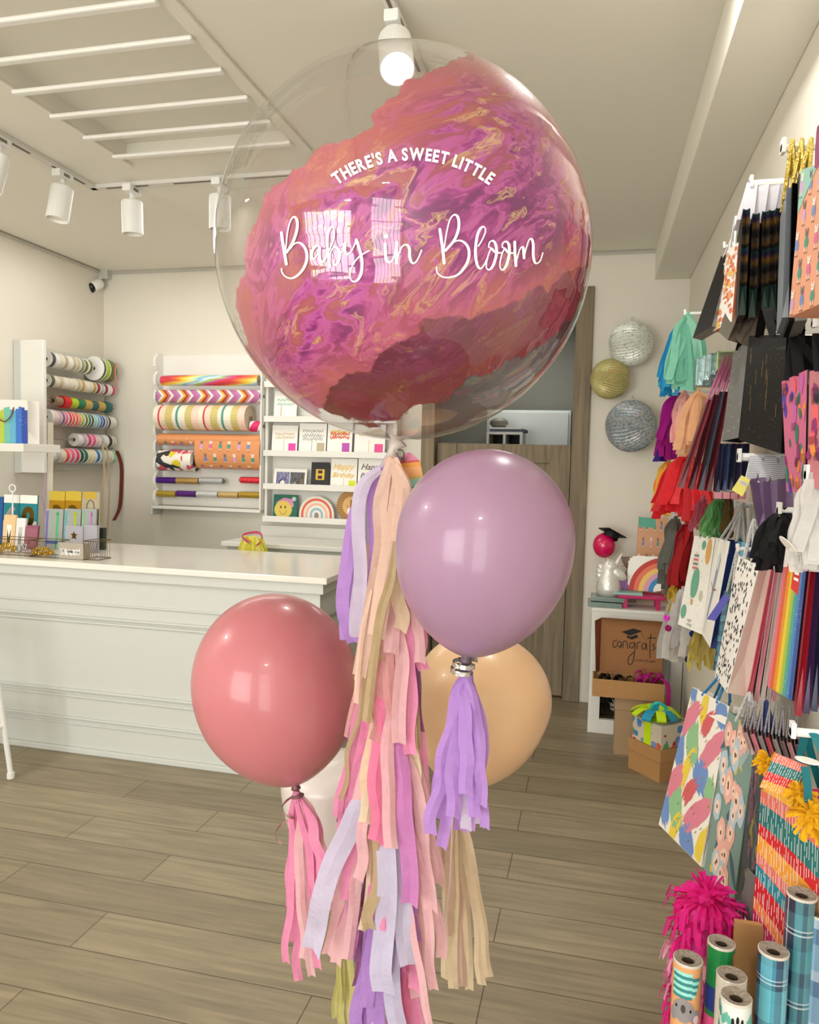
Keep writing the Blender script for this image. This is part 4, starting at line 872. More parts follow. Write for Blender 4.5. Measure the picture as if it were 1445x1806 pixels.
t = bpy.data.objects['gift_bag']; p = MB(); p.tube(smoothline([(sx.x - .10, 3.597, zz + .20), (sx.x - .11, 3.585, zz + .15), (sx.x - .15, 3.58, zz + .12), (sx.x - .20, 3.585, zz + .15), (sx.x - .21, 3.597, zz + .20)], 5), .0035, 6); p.build('handle', mat('brown_cord', (120, 70, 40), .7), t)

# ------------------------------------------------------------------ gift wrap rack on the back wall
YR = YB - .118
def Bk(u, v, Y=None): return W(u, v, Y=Y or YR)
t = thing('gift_wrap_rack', 'white wall rack holding rolls of gift wrap on the back wall', 'rack', (-2.66, YB, 1.15))
a, b = W(284, 627, Y=YB - .02), W(462, 897, Y=YB - .02)
MB().lo((a.x, YB - .02, b.z), (b.x, YB - .002, a.z)).build('back_panel', WHITE, t)
a2 = W(273, 627, Y=YB - .10); 
p = MB(); xl_ = a2.x
prof = []
for k in range(61):
    z = a.z - (a.z - b.z) * k / 60; prof.append((YB - .045 - .075 * abs(math.sin(PI * k / 60 * 9)) ** .6, z))
for (y0, z0), (y1, z1) in zip(prof, prof[1:]): p.lo((xl_, min(y0, y1), z1), (xl_ + .018, YB - .002, z0))
p.build('side_bracket', WHITE, t)
xr = W(464.5, 700, Y=YB - .1).x
MB().lo((xr, YB - .15, b.z - .0), (xr + .012, YB - .002, 2.36)).build('side_bracket', WHITE, t, bevel=.003)
zz2 = W(300, 893, Y=YB - .12).z
p = MB(); p.lo((xl_ - .01, YB - .13, zz2 - .02), (xr, YB - .002, zz2)); p.build('bottom_tray', WHITE, t, bevel=.003)
p = MB(); p.box((xl_ - .004, YB - .07, zz2 - .03), (.02, .13, .07)); p.build('end_block', GREYW, t, bevel=.004)
def wraproll(u0, u1, v, r, m, label, Y=None, core=True, sheet=None, name='gift_wrap_roll'):
    Y = Y or YR; A, B = W(u0, v, Y=Y), W(u1, v, Y=Y); z = (A.z + B.z) / 2
    t = thing(name, label, 'gift wrap roll', ((A.x + B.x) / 2, Y, z - r))
    p = MB(); p.lathe([(.014, 0), (r, 0), (r, B.x - A.x), (.014, B.x - A.x)], 28, (A.x, Y, z), (1, 0, 0)); p.build('paper_roll', m, t, smooth=False)
    p = MB(); p.tube([(A.x - .012, Y, z), (B.x + .012, Y, z)], .009 if r < .03 else .013, 10); p.build('core_tube', mat('grey_card_tube', (120, 112, 100), .8), t)
    return t
wc = ramp_mat('watercolour_wrap', [(0,(200,40,80)),(.12,(230,110,60)),(.26,(240,214,60)),(.4,(226,232,180)),(.5,(110,190,214)),(.62,(220,226,240)),(.72,(150,200,90)),(.84,(206,90,160)),(.95,(214,60,70))], axis=1, rep=4.2, const=False, skew=1.2, noise=.5)
zg = ramp_mat('zigzag_wrap', [(0,(196,110,150)),(.2,(186,130,190)),(.32,(238,232,220)),(.42,(236,170,60)),(.52,(170,60,40)),(.6,(206,120,130)),(.75,(240,230,224)),(.84,(180,110,170))], axis=1, rep=6, skew=0)
st = ramp_mat('candy_stripe_wrap', [(0,(236,226,200)),(.1,(204,60,90)),(.14,(240,214,190)),(.26,(206,190,120)),(.42,(236,230,214)),(.5,(80,150,140)),(.55,(238,232,212)),(.7,(206,190,120)),(.85,(240,208,190))], axis=1, rep=6)
wraproll(287, 457, 671, .036, wc, 'thin roll of watercolour rainbow gift wrap, topmost on the wrap rack')
# the zigzag roll: chevrons laid as geometry round the roll
def chevron_roll():
    A, B = W(281, 699, Y=YR), W(463, 699, Y=YR); r = .044; z = (A.z + B.z) / 2; t = thing('gift_wrap_roll', 'roll of pink, orange and white zigzag gift wrap, second from the top of the rack', 'gift wrap roll', ((A.x + B.x) / 2, YR, z - r))
    cs = [(196,110,150),(186,130,190),(238,232,220),(236,170,60),(170,60,40),(206,120,130),(238,230,224),(180,110,170)]
    p = MB(); n = 48; nv = 24; Lx = B.x - A.x
    p.grid(lambda a_, b_: (A.x + max(0, min(Lx, a_ * (Lx + .12) - .06 + .07 * abs(((b_ * 4) % 2) - 1))), YR + r * math.cos(2 * PI * b_), z + r * math.sin(2 * PI * b_)), n, nv, m=lambda i, j: (i // 1) % 8)
    p.build('paper_roll', [paper(c_) for c_ in cs], t)
    p = MB(); p.tube([(A.x - .012, YR, z), (B.x + .012, YR, z)], .012, 10); p.build('core_tube', mat('grey_card_tube'), t)
chevron_roll()
wraproll(282, 441, 737, .088, st, 'fat roll of candy striped gift wrap in the middle of the wrap rack')
wraproll(444, 463, 752, .036, ramp_mat('pink_white_wrap', [(0,(226,40,110)),(.5,(240,236,236))], axis=1, rep=2, skew=1), 'short end of pink and white gift wrap right of the candy striped roll')
def animals(p, fr, m0, nx, ny, sc=1.0, seed=2, jit=.1):
    R = random.Random(seed)
    for j in range(ny):
        for i in range(nx):
            a = (i + .5 + (.25 if j % 2 else -.25) + R.uniform(-jit, jit)) / nx; b = (j + .5) / ny; k = R.randrange(4)
            if not .04 < a < .96: continue
            w = .5 / nx * .42 * sc; h = .5 / ny * sc
            fr.ell(p, a, b + h * .18, w, h * .42, m0 + k)                    # dress
            fr.ell(p, a, b - h * .42, w * .72, h * .22, m0 + 4 + (i + j) % 2, off=.0010)   # head
            for e in (-1, 1):
                fr.ell(p, a + e * w * .55, b - h * .68, w * .26, h * .14, m0 + 4 + (i + j) % 2, n=8, off=.0008)
                fr.ell(p, a + e * w * .3, b - h * .44, w * .1, h * .04, m0 + 6, n=6, off=.0014)
                fr.rect(p, a + e * w * .45 - w * .12, b + h * .5, a + e * w * .45 + w * .12, b + h * .85, m0 + 4, off=.0009)
                fr.rect(p, a + e * w * .45 - w * .16, b + h * .85, a + e * w * .45 + w * .2, b + h * .95, m0 + 6, off=.0009)
AN = [paper((214,110,150)), paper((120,140,190)), paper((80,150,130)), paper((206,160,200)), paper((240,232,222)), paper((120,112,112)), BLACK]
ORG_P = paper((224, 150, 96))
t = wraproll(282, 461, 776, .040, ORG_P, 'roll of orange gift wrap printed with little dressed animals, unrolled at its right half')
A, B = W(343, 766, Y=YR - .05), W(457, 829, Y=YR - .05); p = MB(); zc_ = (A.z + B.z) / 2
rad = (A.z - B.z) / 2
p.grid(lambda a_, b_: (A.x + (B.x - A.x) * a_, YR + .02 - (rad * .62) * math.cos((b_ - .5) * PI * .9), zc_ + rad * math.sin((.5 - b_) * PI)), 2, 14)
class CurveFr(Fr):
    def at(s, a, b, off=0): return Vector((A.x + (B.x - A.x) * a, YR + .02 - (rad * .62 + off) * math.cos((b - .5) * PI * .9), zc_ + rad * math.sin((.5 - b) * PI)))
cf = CurveFr(A, Vector((B.x, A.y, A.z)), B, Vector((A.x, B.y, B.z))); animals(p, cf, 1, 7, 4, .95)
p.build('loose_sheet', [ORG_P] + AN, t, solid=0)
rc_ = .0405; a0_, b0_ = W(284, 776, Y=YR), W(345, 776, Y=YR)
class RollFr(Fr):
    def at(s, a, b, off=0): an = math.radians(150 - 120 * b - 60 + 0); return Vector((a0_.x + (b0_.x - a0_.x) * a, YR - (rc_ + off) * math.sin(math.radians(20 + 140 * b)), a0_.z + (rc_ + off) * math.cos(math.radians(20 + 140 * b))))
rf = RollFr(Vector((a0_.x, YR - rc_, a0_.z + rc_)), Vector((b0_.x, YR - rc_, a0_.z + rc_)), Vector((b0_.x, YR - rc_, a0_.z - rc_)), Vector((a0_.x, YR - rc_, a0_.z - rc_)))
p = MB(); animals(p, rf, 0, 4, 2, .9, 6); p.build('printed_animals', AN, t)
geo = mat('geometric_wrap', (240, 236, 226), .5)
def geo_mat():
    m = bpy.data.materials.new('triangle_print_wrap'); m.use_nodes = True; N, L = nt(m); b = N['Principled BSDF']; uv = N.new('ShaderNodeTexCoord'); v = N.new('ShaderNodeTexVoronoi'); v.inputs['Scale'].default_value = 24; L.new(uv.outputs['Object'], v.inputs['Vector'])
    sp = N.new('ShaderNodeSeparateColor'); L.new(v.outputs['Color'], sp.inputs[0]); r = ramp_node(N, [(0,(240,234,222)),(.35,(52,54,56)),(.6,(226,206,50)),(.76,(216,90,110)),(.9,(240,236,230))]); L.new(sp.outputs[0], r.inputs[0]); L.new(r.outputs[0], b.inputs['Base Color']); return m
wraproll(285, 345, 812, .075, geo_mat(), 'roll of yellow, black and pink triangle gift wrap under the orange roll', Y=YR + .02)
for u0, u1, v, c_, lab in ((278, 311, 847, (82, 30, 140), 'purple foil roll at the left of the upper foil row'), (312, 351, 848, (190, 154, 90), 'gold mesh roll, second in the upper foil row'), (353, 394, 848, (190, 192, 194), 'silver glitter roll in the middle of the upper foil row'), (425, 462, 847, (226, 52, 66), 'red roll at the right of the upper foil row'),
                          (278, 311, 871, (186, 160, 60), 'gold glitter roll at the left of the lower foil row'), (313, 346, 871, (92, 40, 130), 'purple net roll, second in the lower foil row'), (348, 385, 872, (206, 208, 206), 'clear frosted roll, third in the lower foil row'), (387, 421, 873, (200, 170, 110), 'gold chevron roll, fourth in the lower foil row'), (423, 462, 873, (170, 140, 40), 'dark gold glitter roll at the right of the lower foil row')):
    wraproll(u0, u1, v, .022, mat('foil_roll_' + hx(c_), c_, .35, metal=.35, bump=.4, bscale=90), lab, name='foil_roll', Y=YB - .09)
p = MB(); A = W(280, 888, Y=YB - .07)
# ------------------------------------------------------------------ card shelves
t = thing('card_shelf', 'white wall shelf unit with four card ledges between the wrap rack and the door', 'shelf unit', (-1.8, YB, 1.0))
YS = YB - .10
xa = W(472, 800, Y=YS).x; xb = W(692, 800, Y=YS).x
ztop = 2.30; zbot = W(500, 922, Y=YS).z
MB().lo((xa - .02, YS, zbot), (xa, YB - .002, ztop)).build('side_panel', WHITE, t, bevel=.003)
MB().lo((xb, YS, zbot), (xb + .03, YB - .002, ztop)).build('side_panel', WHITE, t, bevel=.003)
MB().lo((xa, YB - .012, zbot), (xb, YB - .002, ztop)).build('back_panel', WHITE, t)
LED = []
for v in (676, 738, 799, 858, 916):
    z = W(560, v, Y=YS).z; MB().lo((xa, YS - .02, z - .026), (xb, YB - .012, z - .012)).build('shelf_board', WHITE, t); MB().lo((xa - .018, YS - .032, z - .028), (xb + .03, YS - .02, z + .012)).build('shelf_lip', WHITE, t, bevel=.002); LED.append(z - .012)
def card(u0, u1, v0, led, base, prints, pm, label, cat='card', name='greeting_card', lean=.02, yo=0, th=.004):
    zb = LED[led] + .0005; A = W(u0, v0, Y=YS + .02); B = W(u1, v0, Y=YS + .02); zt2 = A.z
    y0 = YS + .012 + yo; y1 = y0 + lean
    fr = Fr((A.x, y1, zt2), (B.x, y1, zt2), (B.x, y0, zb), (A.x, y0, zb)); p = MB(); c = fr.c; bk = Vector((0, th, 0))
    p.face([c[0], c[3], c[2], c[1]]); p.face([x + bk for x in (c[0], c[1], c[2], c[3])])
    for i in range(4): a_, b_ = c[i], c[(i + 1) % 4]; p.face([a_, b_, b_ + bk, a_ + bk])
    prints(p, fr); o = p.build(name, [base] + pm); tag(o, label, cat); return o
CW = paper('f6f4ee')
def scrib(words, m, w=.0035):
    def f(p, fr):
        for k, (t_, a, b, s, sh_) in enumerate(words): fr.text(p, t_, a, b, s, m, .01, sh_)
    return f
def squig(p, fr, m, rows, seed, w=.0028, amp=.05, a0=.12, a1=.88):
    R = random.Random(seed)
    for b in rows:
        P = []; n = 16
        for i in range(n + 1): P.append((a0 + (a1 - a0) * i / n + R.uniform(-.015, .015), b + (amp if i % 2 else -amp) * R.uniform(.4, 1.2)))
        fr.line(p, P, w, m)
def stick(col, seed, tagc=None, rows=(.3, .42)):
    def f(p, fr):
        squig(p, fr, 1, rows, seed)
        fr.rect(p, .47, .5, .485, .98, 1)
        if tagc: fr.rect(p, .66, .62, .94, .9, 2)
    return f
card(484, 524, 690, 1, CW, lambda p, fr: (squig(p, fr, 1, (.3, .45), 4), fr.rect(p, .3, .5, .33, .95, 2)), [paper((80, 170, 120)), GLDINK], 'white card pack with green lettering on the top visible card ledge')
card(480, 525, 750, 2, CW, stick(0, 1, 1), [GLDINK, paper((232, 70, 170))], 'white cake topper card with gold script and pink sticker, leftmost on the second ledge')
card(528, 576, 746, 2, CW, stick(0, 2, 1, (.25, .4, .5)), [paper((120, 120, 120)), paper((190, 180, 150))], 'white cake topper card with silver script and beige sticker')
card(578, 622, 745, 2, CW, lambda p, fr: (squig(p, fr, 1, (.35, .45), 6, .006), squig(p, fr, 2, (.28,), 7, .005), fr.rect(p, .6, .62, .9, .9, 3)), [paper((232, 100, 50)), paper((240, 190, 60)), paper((190, 80, 180))], 'white cake topper card with orange lettering and rainbow sticker')
card(626, 680, 748, 2, CW, stick(0, 3, 1, (.2, .34)), [GLDINK, paper((232, 80, 150))], 'white cake topper card with gold script and pink sticker at the right end')
def foilbox(p, fr):
    fr.rect(p, .08, .18, .48, .92, 1); fr.rect(p, .50, .18, .94, .92, 2); fr.ell(p, .28, .72, .14, .26, 3); fr.ell(p, .28, .80, .07, .16, 4, off=.001); fr.ell(p, .7, .7, .14, .22, 4); fr.rect(p, .84, .3, .9, .9, 5)
card(483, 541, 826, 3, CW, foilbox, [foil((120, 120, 150)), foil((90, 90, 96)), foil((150, 150, 214)), foil((214, 214, 210)), GOLDF], 'small white box with silver foil rainbow pictures on the third ledge', cat='card')
def hcard(p, fr): fr.text(p, 'H', .5, .66, fr.h * .55, 1, .03); fr.rect(p, .36, .27, .64, .31, 1); fr.rect(p, .36, .64, .64, .68, 1); fr.ell(p, .5, .94, .12, .08, 2)
card(549, 581, 815, 3, paper((30, 32, 34)), hcard, [GLDINK, paper((200, 200, 200))], 'black card with a gold letter H on the third ledge', yo=.0)
def hb(c1):
    def f(p, fr):
        fr.text(p, 'Happy', .5, .36, fr.h * .27, 1, .01, .35); fr.text(p, 'Birthday', .5, .62, fr.h * .22, 1, .015, .35)
        fr.rect(p, .5, .64, .515, .98, 1); fr.rect(p, .70, .72, .96, .96, 2)
    return f
card(584, 630, 808, 3, CW, hb(0), [GLDINK, paper((220, 226, 30))], 'clear backed gold Happy Birthday topper card with a yellow sticker')
card(632, 682, 808, 3, CW, hb(0), [paper((100, 84, 80)), CW], 'dark lettered happy birthday topper card partly behind the lilac tissue')
def smiley(p, fr):
    fr.ell(p, .5, .35, .36, .22, 1, jag=.1, rnd=random.Random(1)); fr.ell(p, .42, .60, .36, .36, 2, n=24, off=.001)
    for a in (.32, .50): fr.ell(p, a, .5, .035, .06, 3, off=.0014)
    fr.line(p, [(.28, .64), (.34, .76), (.42, .79), (.5, .76), (.56, .64)], .003, 3, off=.0016); fr.ell(p, .84, .16, .09, .09, 4)
card(482, 525, 872, 4, paper((22, 104, 84)), smiley, [paper((222, 140, 190)), paper((226, 198, 90)), paper((110, 80, 30)), paper((200, 210, 206))], 'green packet with a yellow smiling flower face, leftmost on the bottom ledge', cat='paper plates', name='plate_pack')
def arcplate(u0, u1, v0, led, cols, label, base_col):
    zb = LED[led] + .001; y0 = YS + .012; A = W(u0, v0, Y=y0); B = W(u1, v0, Y=y0); cx_ = (A.x + B.x) / 2; R0 = (B.x - A.x) / 2; h = A.z - zb; zc = zb + max(0, h - R0)
    t = thing('plate_pack', label, 'paper plates', (cx_, y0, zb)); n = 28; ms = [paper(c_) for c_ in cols]
    p = MB()
    for k in range(len(cols)):
        r1 = R0 * (1 - k / len(cols)); r2 = R0 * (1 - (k + 1) / len(cols)); 
        for i in range(n):
            a0, a1 = PI * i / n, PI * (i + 1) / n; q = lambda r, a, y=y0: Vector((cx_ + r * math.cos(a), y, zc + r * math.sin(a)))
            p.face([q(r1, a0), q(r1, a1), q(r2, a1), q(r2, a0)], k)
        for s_ in (-1, 1):
            if zc > zb + .001: p.face([Vector((cx_ + s_ * r1, y0, zb)), Vector((cx_ + s_ * r1, y0, zc)), Vector((cx_ + s_ * r2, y0, zc)), Vector((cx_ + s_ * r2, y0, zb))], k)
    for i in range(n): a0, a1 = PI * i / n, PI * (i + 1) / n; p.face([q(R0, a0), q(R0, a1), q(R0, a1, y0 + .014), q(R0, a0, y0 + .014)], 0)
    p.face([q(R0, PI * i / n, y0 + .014) for i in range(n + 1)] + [Vector((cx_ - R0, y0 + .014, zb)), Vector((cx_ + R0, y0 + .014, zb))], 0)
    p.build('plates', ms, t)
arcplate(528, 590, 874, 4, [(232, 226, 214), (226, 96, 70), (238, 226, 214), (236, 190, 160), (240, 236, 226), (150, 190, 206), (240, 236, 226), (150, 140, 130)], 'rainbow arch paper plates in the middle of the bottom ledge', 0)
def lion(p, fr): pass
zb = LED[4] + .001; C = W(620, 893, Y=YS); R_ = C.z - zb; t = thing('plate_pack', 'round lion face paper plates at the right of the bottom ledge', 'paper plates', (C.x, YS + .01, zb))
p = MB(); fr = Fr((C.x - R_, YS + .008, C.z + R_), (C.x + R_, YS + .008, C.z + R_), (C.x + R_, YS + .008, C.z - R_), (C.x - R_, YS + .008, C.z - R_))
for k in range(36): a0 = 2 * PI * k / 36; a1 = a0 + PI / 36; p.face([fr.at(.5 + r * math.cos(a), .5 + r * math.sin(a), .0002) for r, a in ((.28, a0), (.5, a0), (.5, a1), (.28, a1))], 1)
p.lathe([(.001, -.001), (R_ * .985, -.001), (R_ * .985, .012), (.001, .012)], 36, (C.x, YS + .0095, C.z), (0, 1, 0))
fr.ell(p, .5, .5, .30, .30, 2, n=28, off=.001); fr.ell(p, .5, .66, .15, .12, 3, off=.0016); fr.poly(p, [(.46, .3), (.54, .3), (.56, .56), (.5, .62), (.44, .56)], 4, off=.002)
for a in (.36, .64): fr.ell(p, a, .5, .02, .02, 4, off=.002)
fr.line(p, [(.44, .68), (.47, .71), (.5, .68), (.53, .71), (.56, .68)], .002, 4, off=.0022)
p.build('plates', [paper((190, 146, 84)), paper((150, 106, 50)), paper((222, 176, 110)), paper((246, 244, 240)), paper((150, 90, 40))], t)

# ------------------------------------------------------------------ goods on the counter
ZT = .9725
def stand(u0, u1, v0, Y, th, mats, label, cat, name, prints=None, zb=None, lean=.0, bev=0):
    zb = ZT if zb is None else zb; A, B = W(u0, v0, Y=Y), W(u1, v0, Y=Y); fr = Fr((A.x, Y + lean, A.z), (B.x, Y + lean, A.z), (B.x, Y, zb), (A.x, Y, zb)); p = MB(); c = fr.c; bk = Vector((0, th, 0))
    p.face([c[0], c[3], c[2], c[1]]); p.face([x + bk for x in c])
    for i in range(4): a_, b_ = c[i], c[(i + 1) % 4]; p.face([a_, b_, b_ + bk, a_ + bk])
    if prints: prints(p, fr)
    o = p.build(name, mats); return tag(o, label, cat)
def wire_basket(u0, u1, v0, Y, dep, label, col=(110, 90, 50)):
    A, B = W(u0, v0, Y=Y), W(u1, v0, Y=Y); z1 = A.z; t = thing('wire_basket', label, 'basket', ((A.x + B.x) / 2, Y + dep / 2, ZT)); m = mat('bronze_wire_' + hx(col), col, .35, metal=.8); p = MB()
    x0, x1, y0, y1 = A.x, B.x, Y, Y + dep
    for z in (ZT + .003, z1):
        for a, b in (((x0, y0), (x1, y0)), ((x1, y0), (x1, y1)), ((x1, y1), (x0, y1)), ((x0, y1), (x0, y0))): p.tube([(a[0], a[1], z), (b[0], b[1], z)], .002, 5)
    p.build('rim', m, t); p = MB(); n = int((x1 - x0) / .012)
    for k in range(n + 1):
        x = x0 + (x1 - x0) * k / n
        for d in (-1, 1):
            xe = max(x0, min(x1, x + d * .03))
            p.tube([(x, y0, ZT + .003), (xe, y0, z1)], .0009, 4)
    for k in range(int(dep / .02) + 1):
        for xx in (x0, x1): p.tube([(xx, y0 + k * .02, ZT + .003), (xx, y0 + k * .02, z1)], .0009, 4)
    p.build('mesh', m, t); return t
TEAL = paper((24, 128, 140)); CLR = mat('clear_pack', (206, 204, 198), .15); 
def numpack(txt, col, base, tc):
    def f(p, fr):
        fr.rect(p, 0, 0, 1, .16, 2); fr.rect(p, 0, .5, 1, 1, 3); fr.text(p, txt, .5, .60, fr.h * .52, 1, .05)
    return f
Yc = 3.62
SIL = mat('silver_candle', (190, 190, 196), .2, metal=.9); GLC = mat('gold_candle', (120, 92, 24), .25, metal=.8)
stand(3, 30, 872, Yc + .03, .01, [TEAL, SIL, CW, CLR], 'teal packet with a silver number 6 candle at the back of the counter goods', 'candle pack', 'candle_packet', numpack('6', 0, 0, 0), lean=.02)
stand(31, 62, 873, Yc + .03, .01, [TEAL, GLC, CW, CLR], 'teal packet with a gold number 0 candle right of the silver 6', 'candle pack', 'candle_packet', numpack('0', 0, 0, 0), lean=.02)
stand(-14, 1, 876, Yc + .03, .01, [paper((30, 90, 160)), SIL, CW, CLR], 'blue packet at the extreme left edge of the counter goods', 'candle pack', 'candle_packet', numpack('', 0, 0, 0) if False else None, lean=.02)
p = MB(); q = W(22, 861, Y=Yc); p.lathe([(.020 + .004 * math.cos(a), .004 * math.sin(a)) for a in [2 * PI * k / 8 for k in range(9)]], 20, q, (0, 1, 0)); p.tube([(q.x, q.y, q.z - .02), (q.x, q.y, ZT)], .004, 6)
tag(p.build('ring_stand', WHITE2), 'white ring topped display stand behind the teal packets', 'stand')
def candlebox(c):
    def f(p, fr): fr.rect(p, .3, .3, .7, .9, 1); fr.poly(p, [(.35, .4), (.5, .7), (.65, .4), (.65, .86), (.35, .86)], 2, off=.001)
    return f
stand(3, 24, 908, Yc - .03, .015, [paper((232, 200, 150)), CW, GLC], 'peach candle packet with gold candles at the left end of the counter', 'candle pack', 'candle_packet', candlebox(0), lean=.02)
stand(25, 41, 914, Yc - .03, .015, [paper((236, 236, 236)), CLR, SIL], 'white candle packet between the peach and mauve packets', 'candle pack', 'candle_packet', candlebox(0), lean=.02)
def strp(p, fr):
    for k in range(9): fr.rect(p, .08 + k * .1, .12, .13 + k * .1, .9, 1)
stand(42, 63, 927, Yc - .035, .015, [paper((150, 84, 104)), paper((178, 116, 136))], 'striped mauve candle packet leaning in the left basket', 'candle pack', 'candle_packet', strp, lean=.02)
GB = foil((196, 150, 40), .3)
for u0, u1, tx, lab in ((83, 111, '3', 'gold foil packet with a gold number 3, left of the two gold packets'), (112, 140, '2', 'gold foil packet with a gold number 2, right of the two gold packets')):
    stand(u0, u1, 866, Yc + .03, .01, [GB, GLC, foil((240, 214, 90), .2), foil((180, 134, 40), .3)], lab, 'candle pack', 'candle_packet', lambda p, fr, tx=tx: (fr.rect(p, 0, .0, 1, .16, 2), fr.text(p, tx, .5, .5, fr.h * .36, 1, .05)), lean=.02)
stand(141, 172, 867, Yc + .03, .01, [foil((206, 200, 180), .2), GLC, foil((230, 200, 90), .2)], 'clear packet with a gold arch candle at the right end of the counter goods', 'candle pack', 'candle_packet', lambda p, fr: (fr.rect(p, .1, .0, .8, .12, 2), fr.line(p, [(.3, .45), (.3, .22), (.5, .14), (.7, .22), (.7, .45)], .004, 1)), lean=.02)
for u0, u1, c1, c2, lab in ((77, 108, (150, 140, 230), (110, 220, 150), 'grey packet with lilac and green holographic candles'), (110, 139, (120, 210, 230), (210, 230, 40), 'grey packet with blue and yellow holographic candles'), (141, 166, (170, 220, 170), (220, 140, 230), 'grey packet with mint and violet holographic candles')):
    stand(u0, u1, 897, Yc, .01, [mat('grey_clear_pack', (160, 168, 164), .2), foil(c1), foil(c2), paper((30, 90, 170))], lab, 'candle pack', 'candle_packet', lambda p, fr: (fr.rect(p, .04, .06, .16, .95, 1), fr.rect(p, .62, .1, .74, .95, 2), fr.ell(p, .68, .12, .09, .06, 2), fr.rect(p, .1, .78, .75, .86, 3)), lean=.02)
def star(p, fr): fr.poly(p, [(.5, .2), (.56, .3), (.7, .3), (.6, .38), (.62, .52), (.5, .46), (.36, .5), (.42, .38), (.3, .3), (.44, .3)], 1)
stand(115, 146, 927, Yc - .05, .02, [mat('grey_felt', (172, 170, 180), .7), GLC], 'grey pouch card with a small gold emblem on the counter', 'pouch', 'pouch', star)
stand(147, 171, 926, Yc - .04, .02, [mat('grey_felt'), paper((150, 120, 120))], 'plain grey pouch card at the right of the counter goods', 'pouch', 'pouch')
stand(175, 182, 931, Yc + .1, .03, [mat('dark_green_plastic', (36, 52, 44), .4)], 'small dark green upright block at the right end of the goods', 'holder', 'card_holder')
Yw = W(60, 982, Z=ZT).y
wire_basket(-12, 50, 949, Yw, .10, 'bronze wire basket with gold bows at the left end of the counter')
wire_basket(52, 98, 953, Yw - .015, .11, 'bronze wire basket heaped with gold beads in the middle')
wire_basket(147, 172, 954, Yw - .0, .11, 'dark wire basket holding the plain grey pouch')
A, B = W(102, 957, Y=Yw - .01), W(146, 957, Y=Yw - .01)
t = thing('clear_box', 'clear box of small white lettered toppers on the counter', 'box', ((A.x + B.x) / 2, Yw + .03, ZT)); MB().lo((A.x, Yw - .01, ZT), (B.x, Yw + .05, A.z)).build('box_body', mat('frosted_plastic', (170, 162, 148), .2), t, bevel=.004)
fr = Fr((A.x, Yw - .0105, A.z), (B.x, Yw - .0105, A.z), (B.x, Yw - .0105, ZT), (A.x, Yw - .0105, ZT)); p = MB(); squig(p, fr, 0, (.45, .55, .65), 5, .006, .1); p.build('white_toppers', WHITE2, t)
R = random.Random(5)
for k in range(26):
    u = R.uniform(58, 93); q = W(u, 960, Y=Yw + .04 + R.uniform(-.03, .03)); h = ZT + .012 + R.random() * .045 * (1 - abs(u - 75) / 26)
    p = MB(); p.lathe([(.001, -.009), (.008, -.005), (.0095, 0), (.008, .005), (.001, .009)], 8, (q.x, q.y, h), (R.uniform(-1, 1), .3, 1)); tag(p.build('gold_bead', GOLDF, smooth=True), 'round gold bead heaped in the middle wire basket', 'bead', 'gold beads in the wire basket')
for k in range(6):
    u = (4, 14, 24, 8, 34, 42)[k]; q = W(u, 965 + (k % 2) * 6, Y=Yw + .045); p = MB(); p.lathe([(.014 + .006 * math.cos(a), .006 * math.sin(a)) for a in [2 * PI * j / 6 for j in range(7)]], 12, (q.x, q.y, ZT + .03 + .012 * (k % 2)), (R.uniform(-.5, .5), -1, R.uniform(-.4, .4)))
    tag(p.build('gold_bow', GOLDF if k < 4 else SIL, smooth=True), 'looped foil gift bow in the left wire basket', 'bow', 'foil bows in the wire basket')
# ------------------------------------------------------------------ paper lanterns on the back wall
def lantern(u, v, rpx, ax, cols, label):
    R = rpx * 4.85 / F; C = W(u, v, Y=YB - R * .82 - .004); C.y = YB - R - .004
    m = bpy.data.materials.new('glitter_tissue'); m.use_nodes = True; N, L = nt(m); b = N['Principled BSDF']; tc = N.new('ShaderNodeTexCoord')
    vo = N.new('ShaderNodeTexNoise'); vo.inputs['Scale'].default_value = 70; vo.inputs['Detail'].default_value = 3; L.new(tc.outputs['Object'], vo.inputs['Vector'])
    r = ramp_node(N, [(0, cols[0]), (.42, cols[1]), (.55, cols[2]), (.66, cols[3]), (1, cols[3])], False); L.new(vo.outputs[0], r.inputs[0]); L.new(r.outputs[0], b.inputs['Base Color']); b.inputs['Roughness'].default_value = .4; b.inputs['Metallic'].default_value = .25
    p = MB(); K = 64; prof = []
    for k in range(K + 1):
        th = .06 + (PI - .12) * k / K; fl = 1 if k % 2 else .945; prof.append((R * math.sin(th) * fl + .001, R * math.cos(th) * (1 if k % 2 else .97)))
    # pleats run from pole to pole: modulate round the axis instead of along it
    z = Vector(ax).normalized(); x = z.cross(Vector((0, 0, 1))).normalized(); y = z.cross(x)
    def fn(a, c_):
        th = PI * c_; k = round(a * 88) % 2; rr = R * math.sin(th) * (1 - .055 * k) + .0008; wob = .05 * math.sin(6 * c_ * PI)
        return C + (x * math.cos(2 * PI * a + wob * .2) + y * math.sin(2 * PI * a + wob * .2)) * rr + z * R * math.cos(th) * .96
    t = thing('paper_lantern', label, 'paper lantern', (C.x, C.y, C.z - R)); p = MB(); p.grid(fn, 88, 28, cu=True); p.build('pleated_paper', m, t)
    p = MB(); q = C + Vector((.0, .0, R * .9)); p.tube(smoothline([q, q + Vector((.01, 0, .02)), q + Vector((.0, .01, .04)), (q.x, YB - .002, q.z + .045)], 4), .0012, 5); p.build('hanging_loop', STEEL, t)
lantern(1113, 607, 37, (.75, -.25, .12), [(120, 140, 136), (216, 224, 216), (236, 238, 228), (150, 164, 158)], 'silvery white pleated paper ball lantern, topmost of three on the wall')
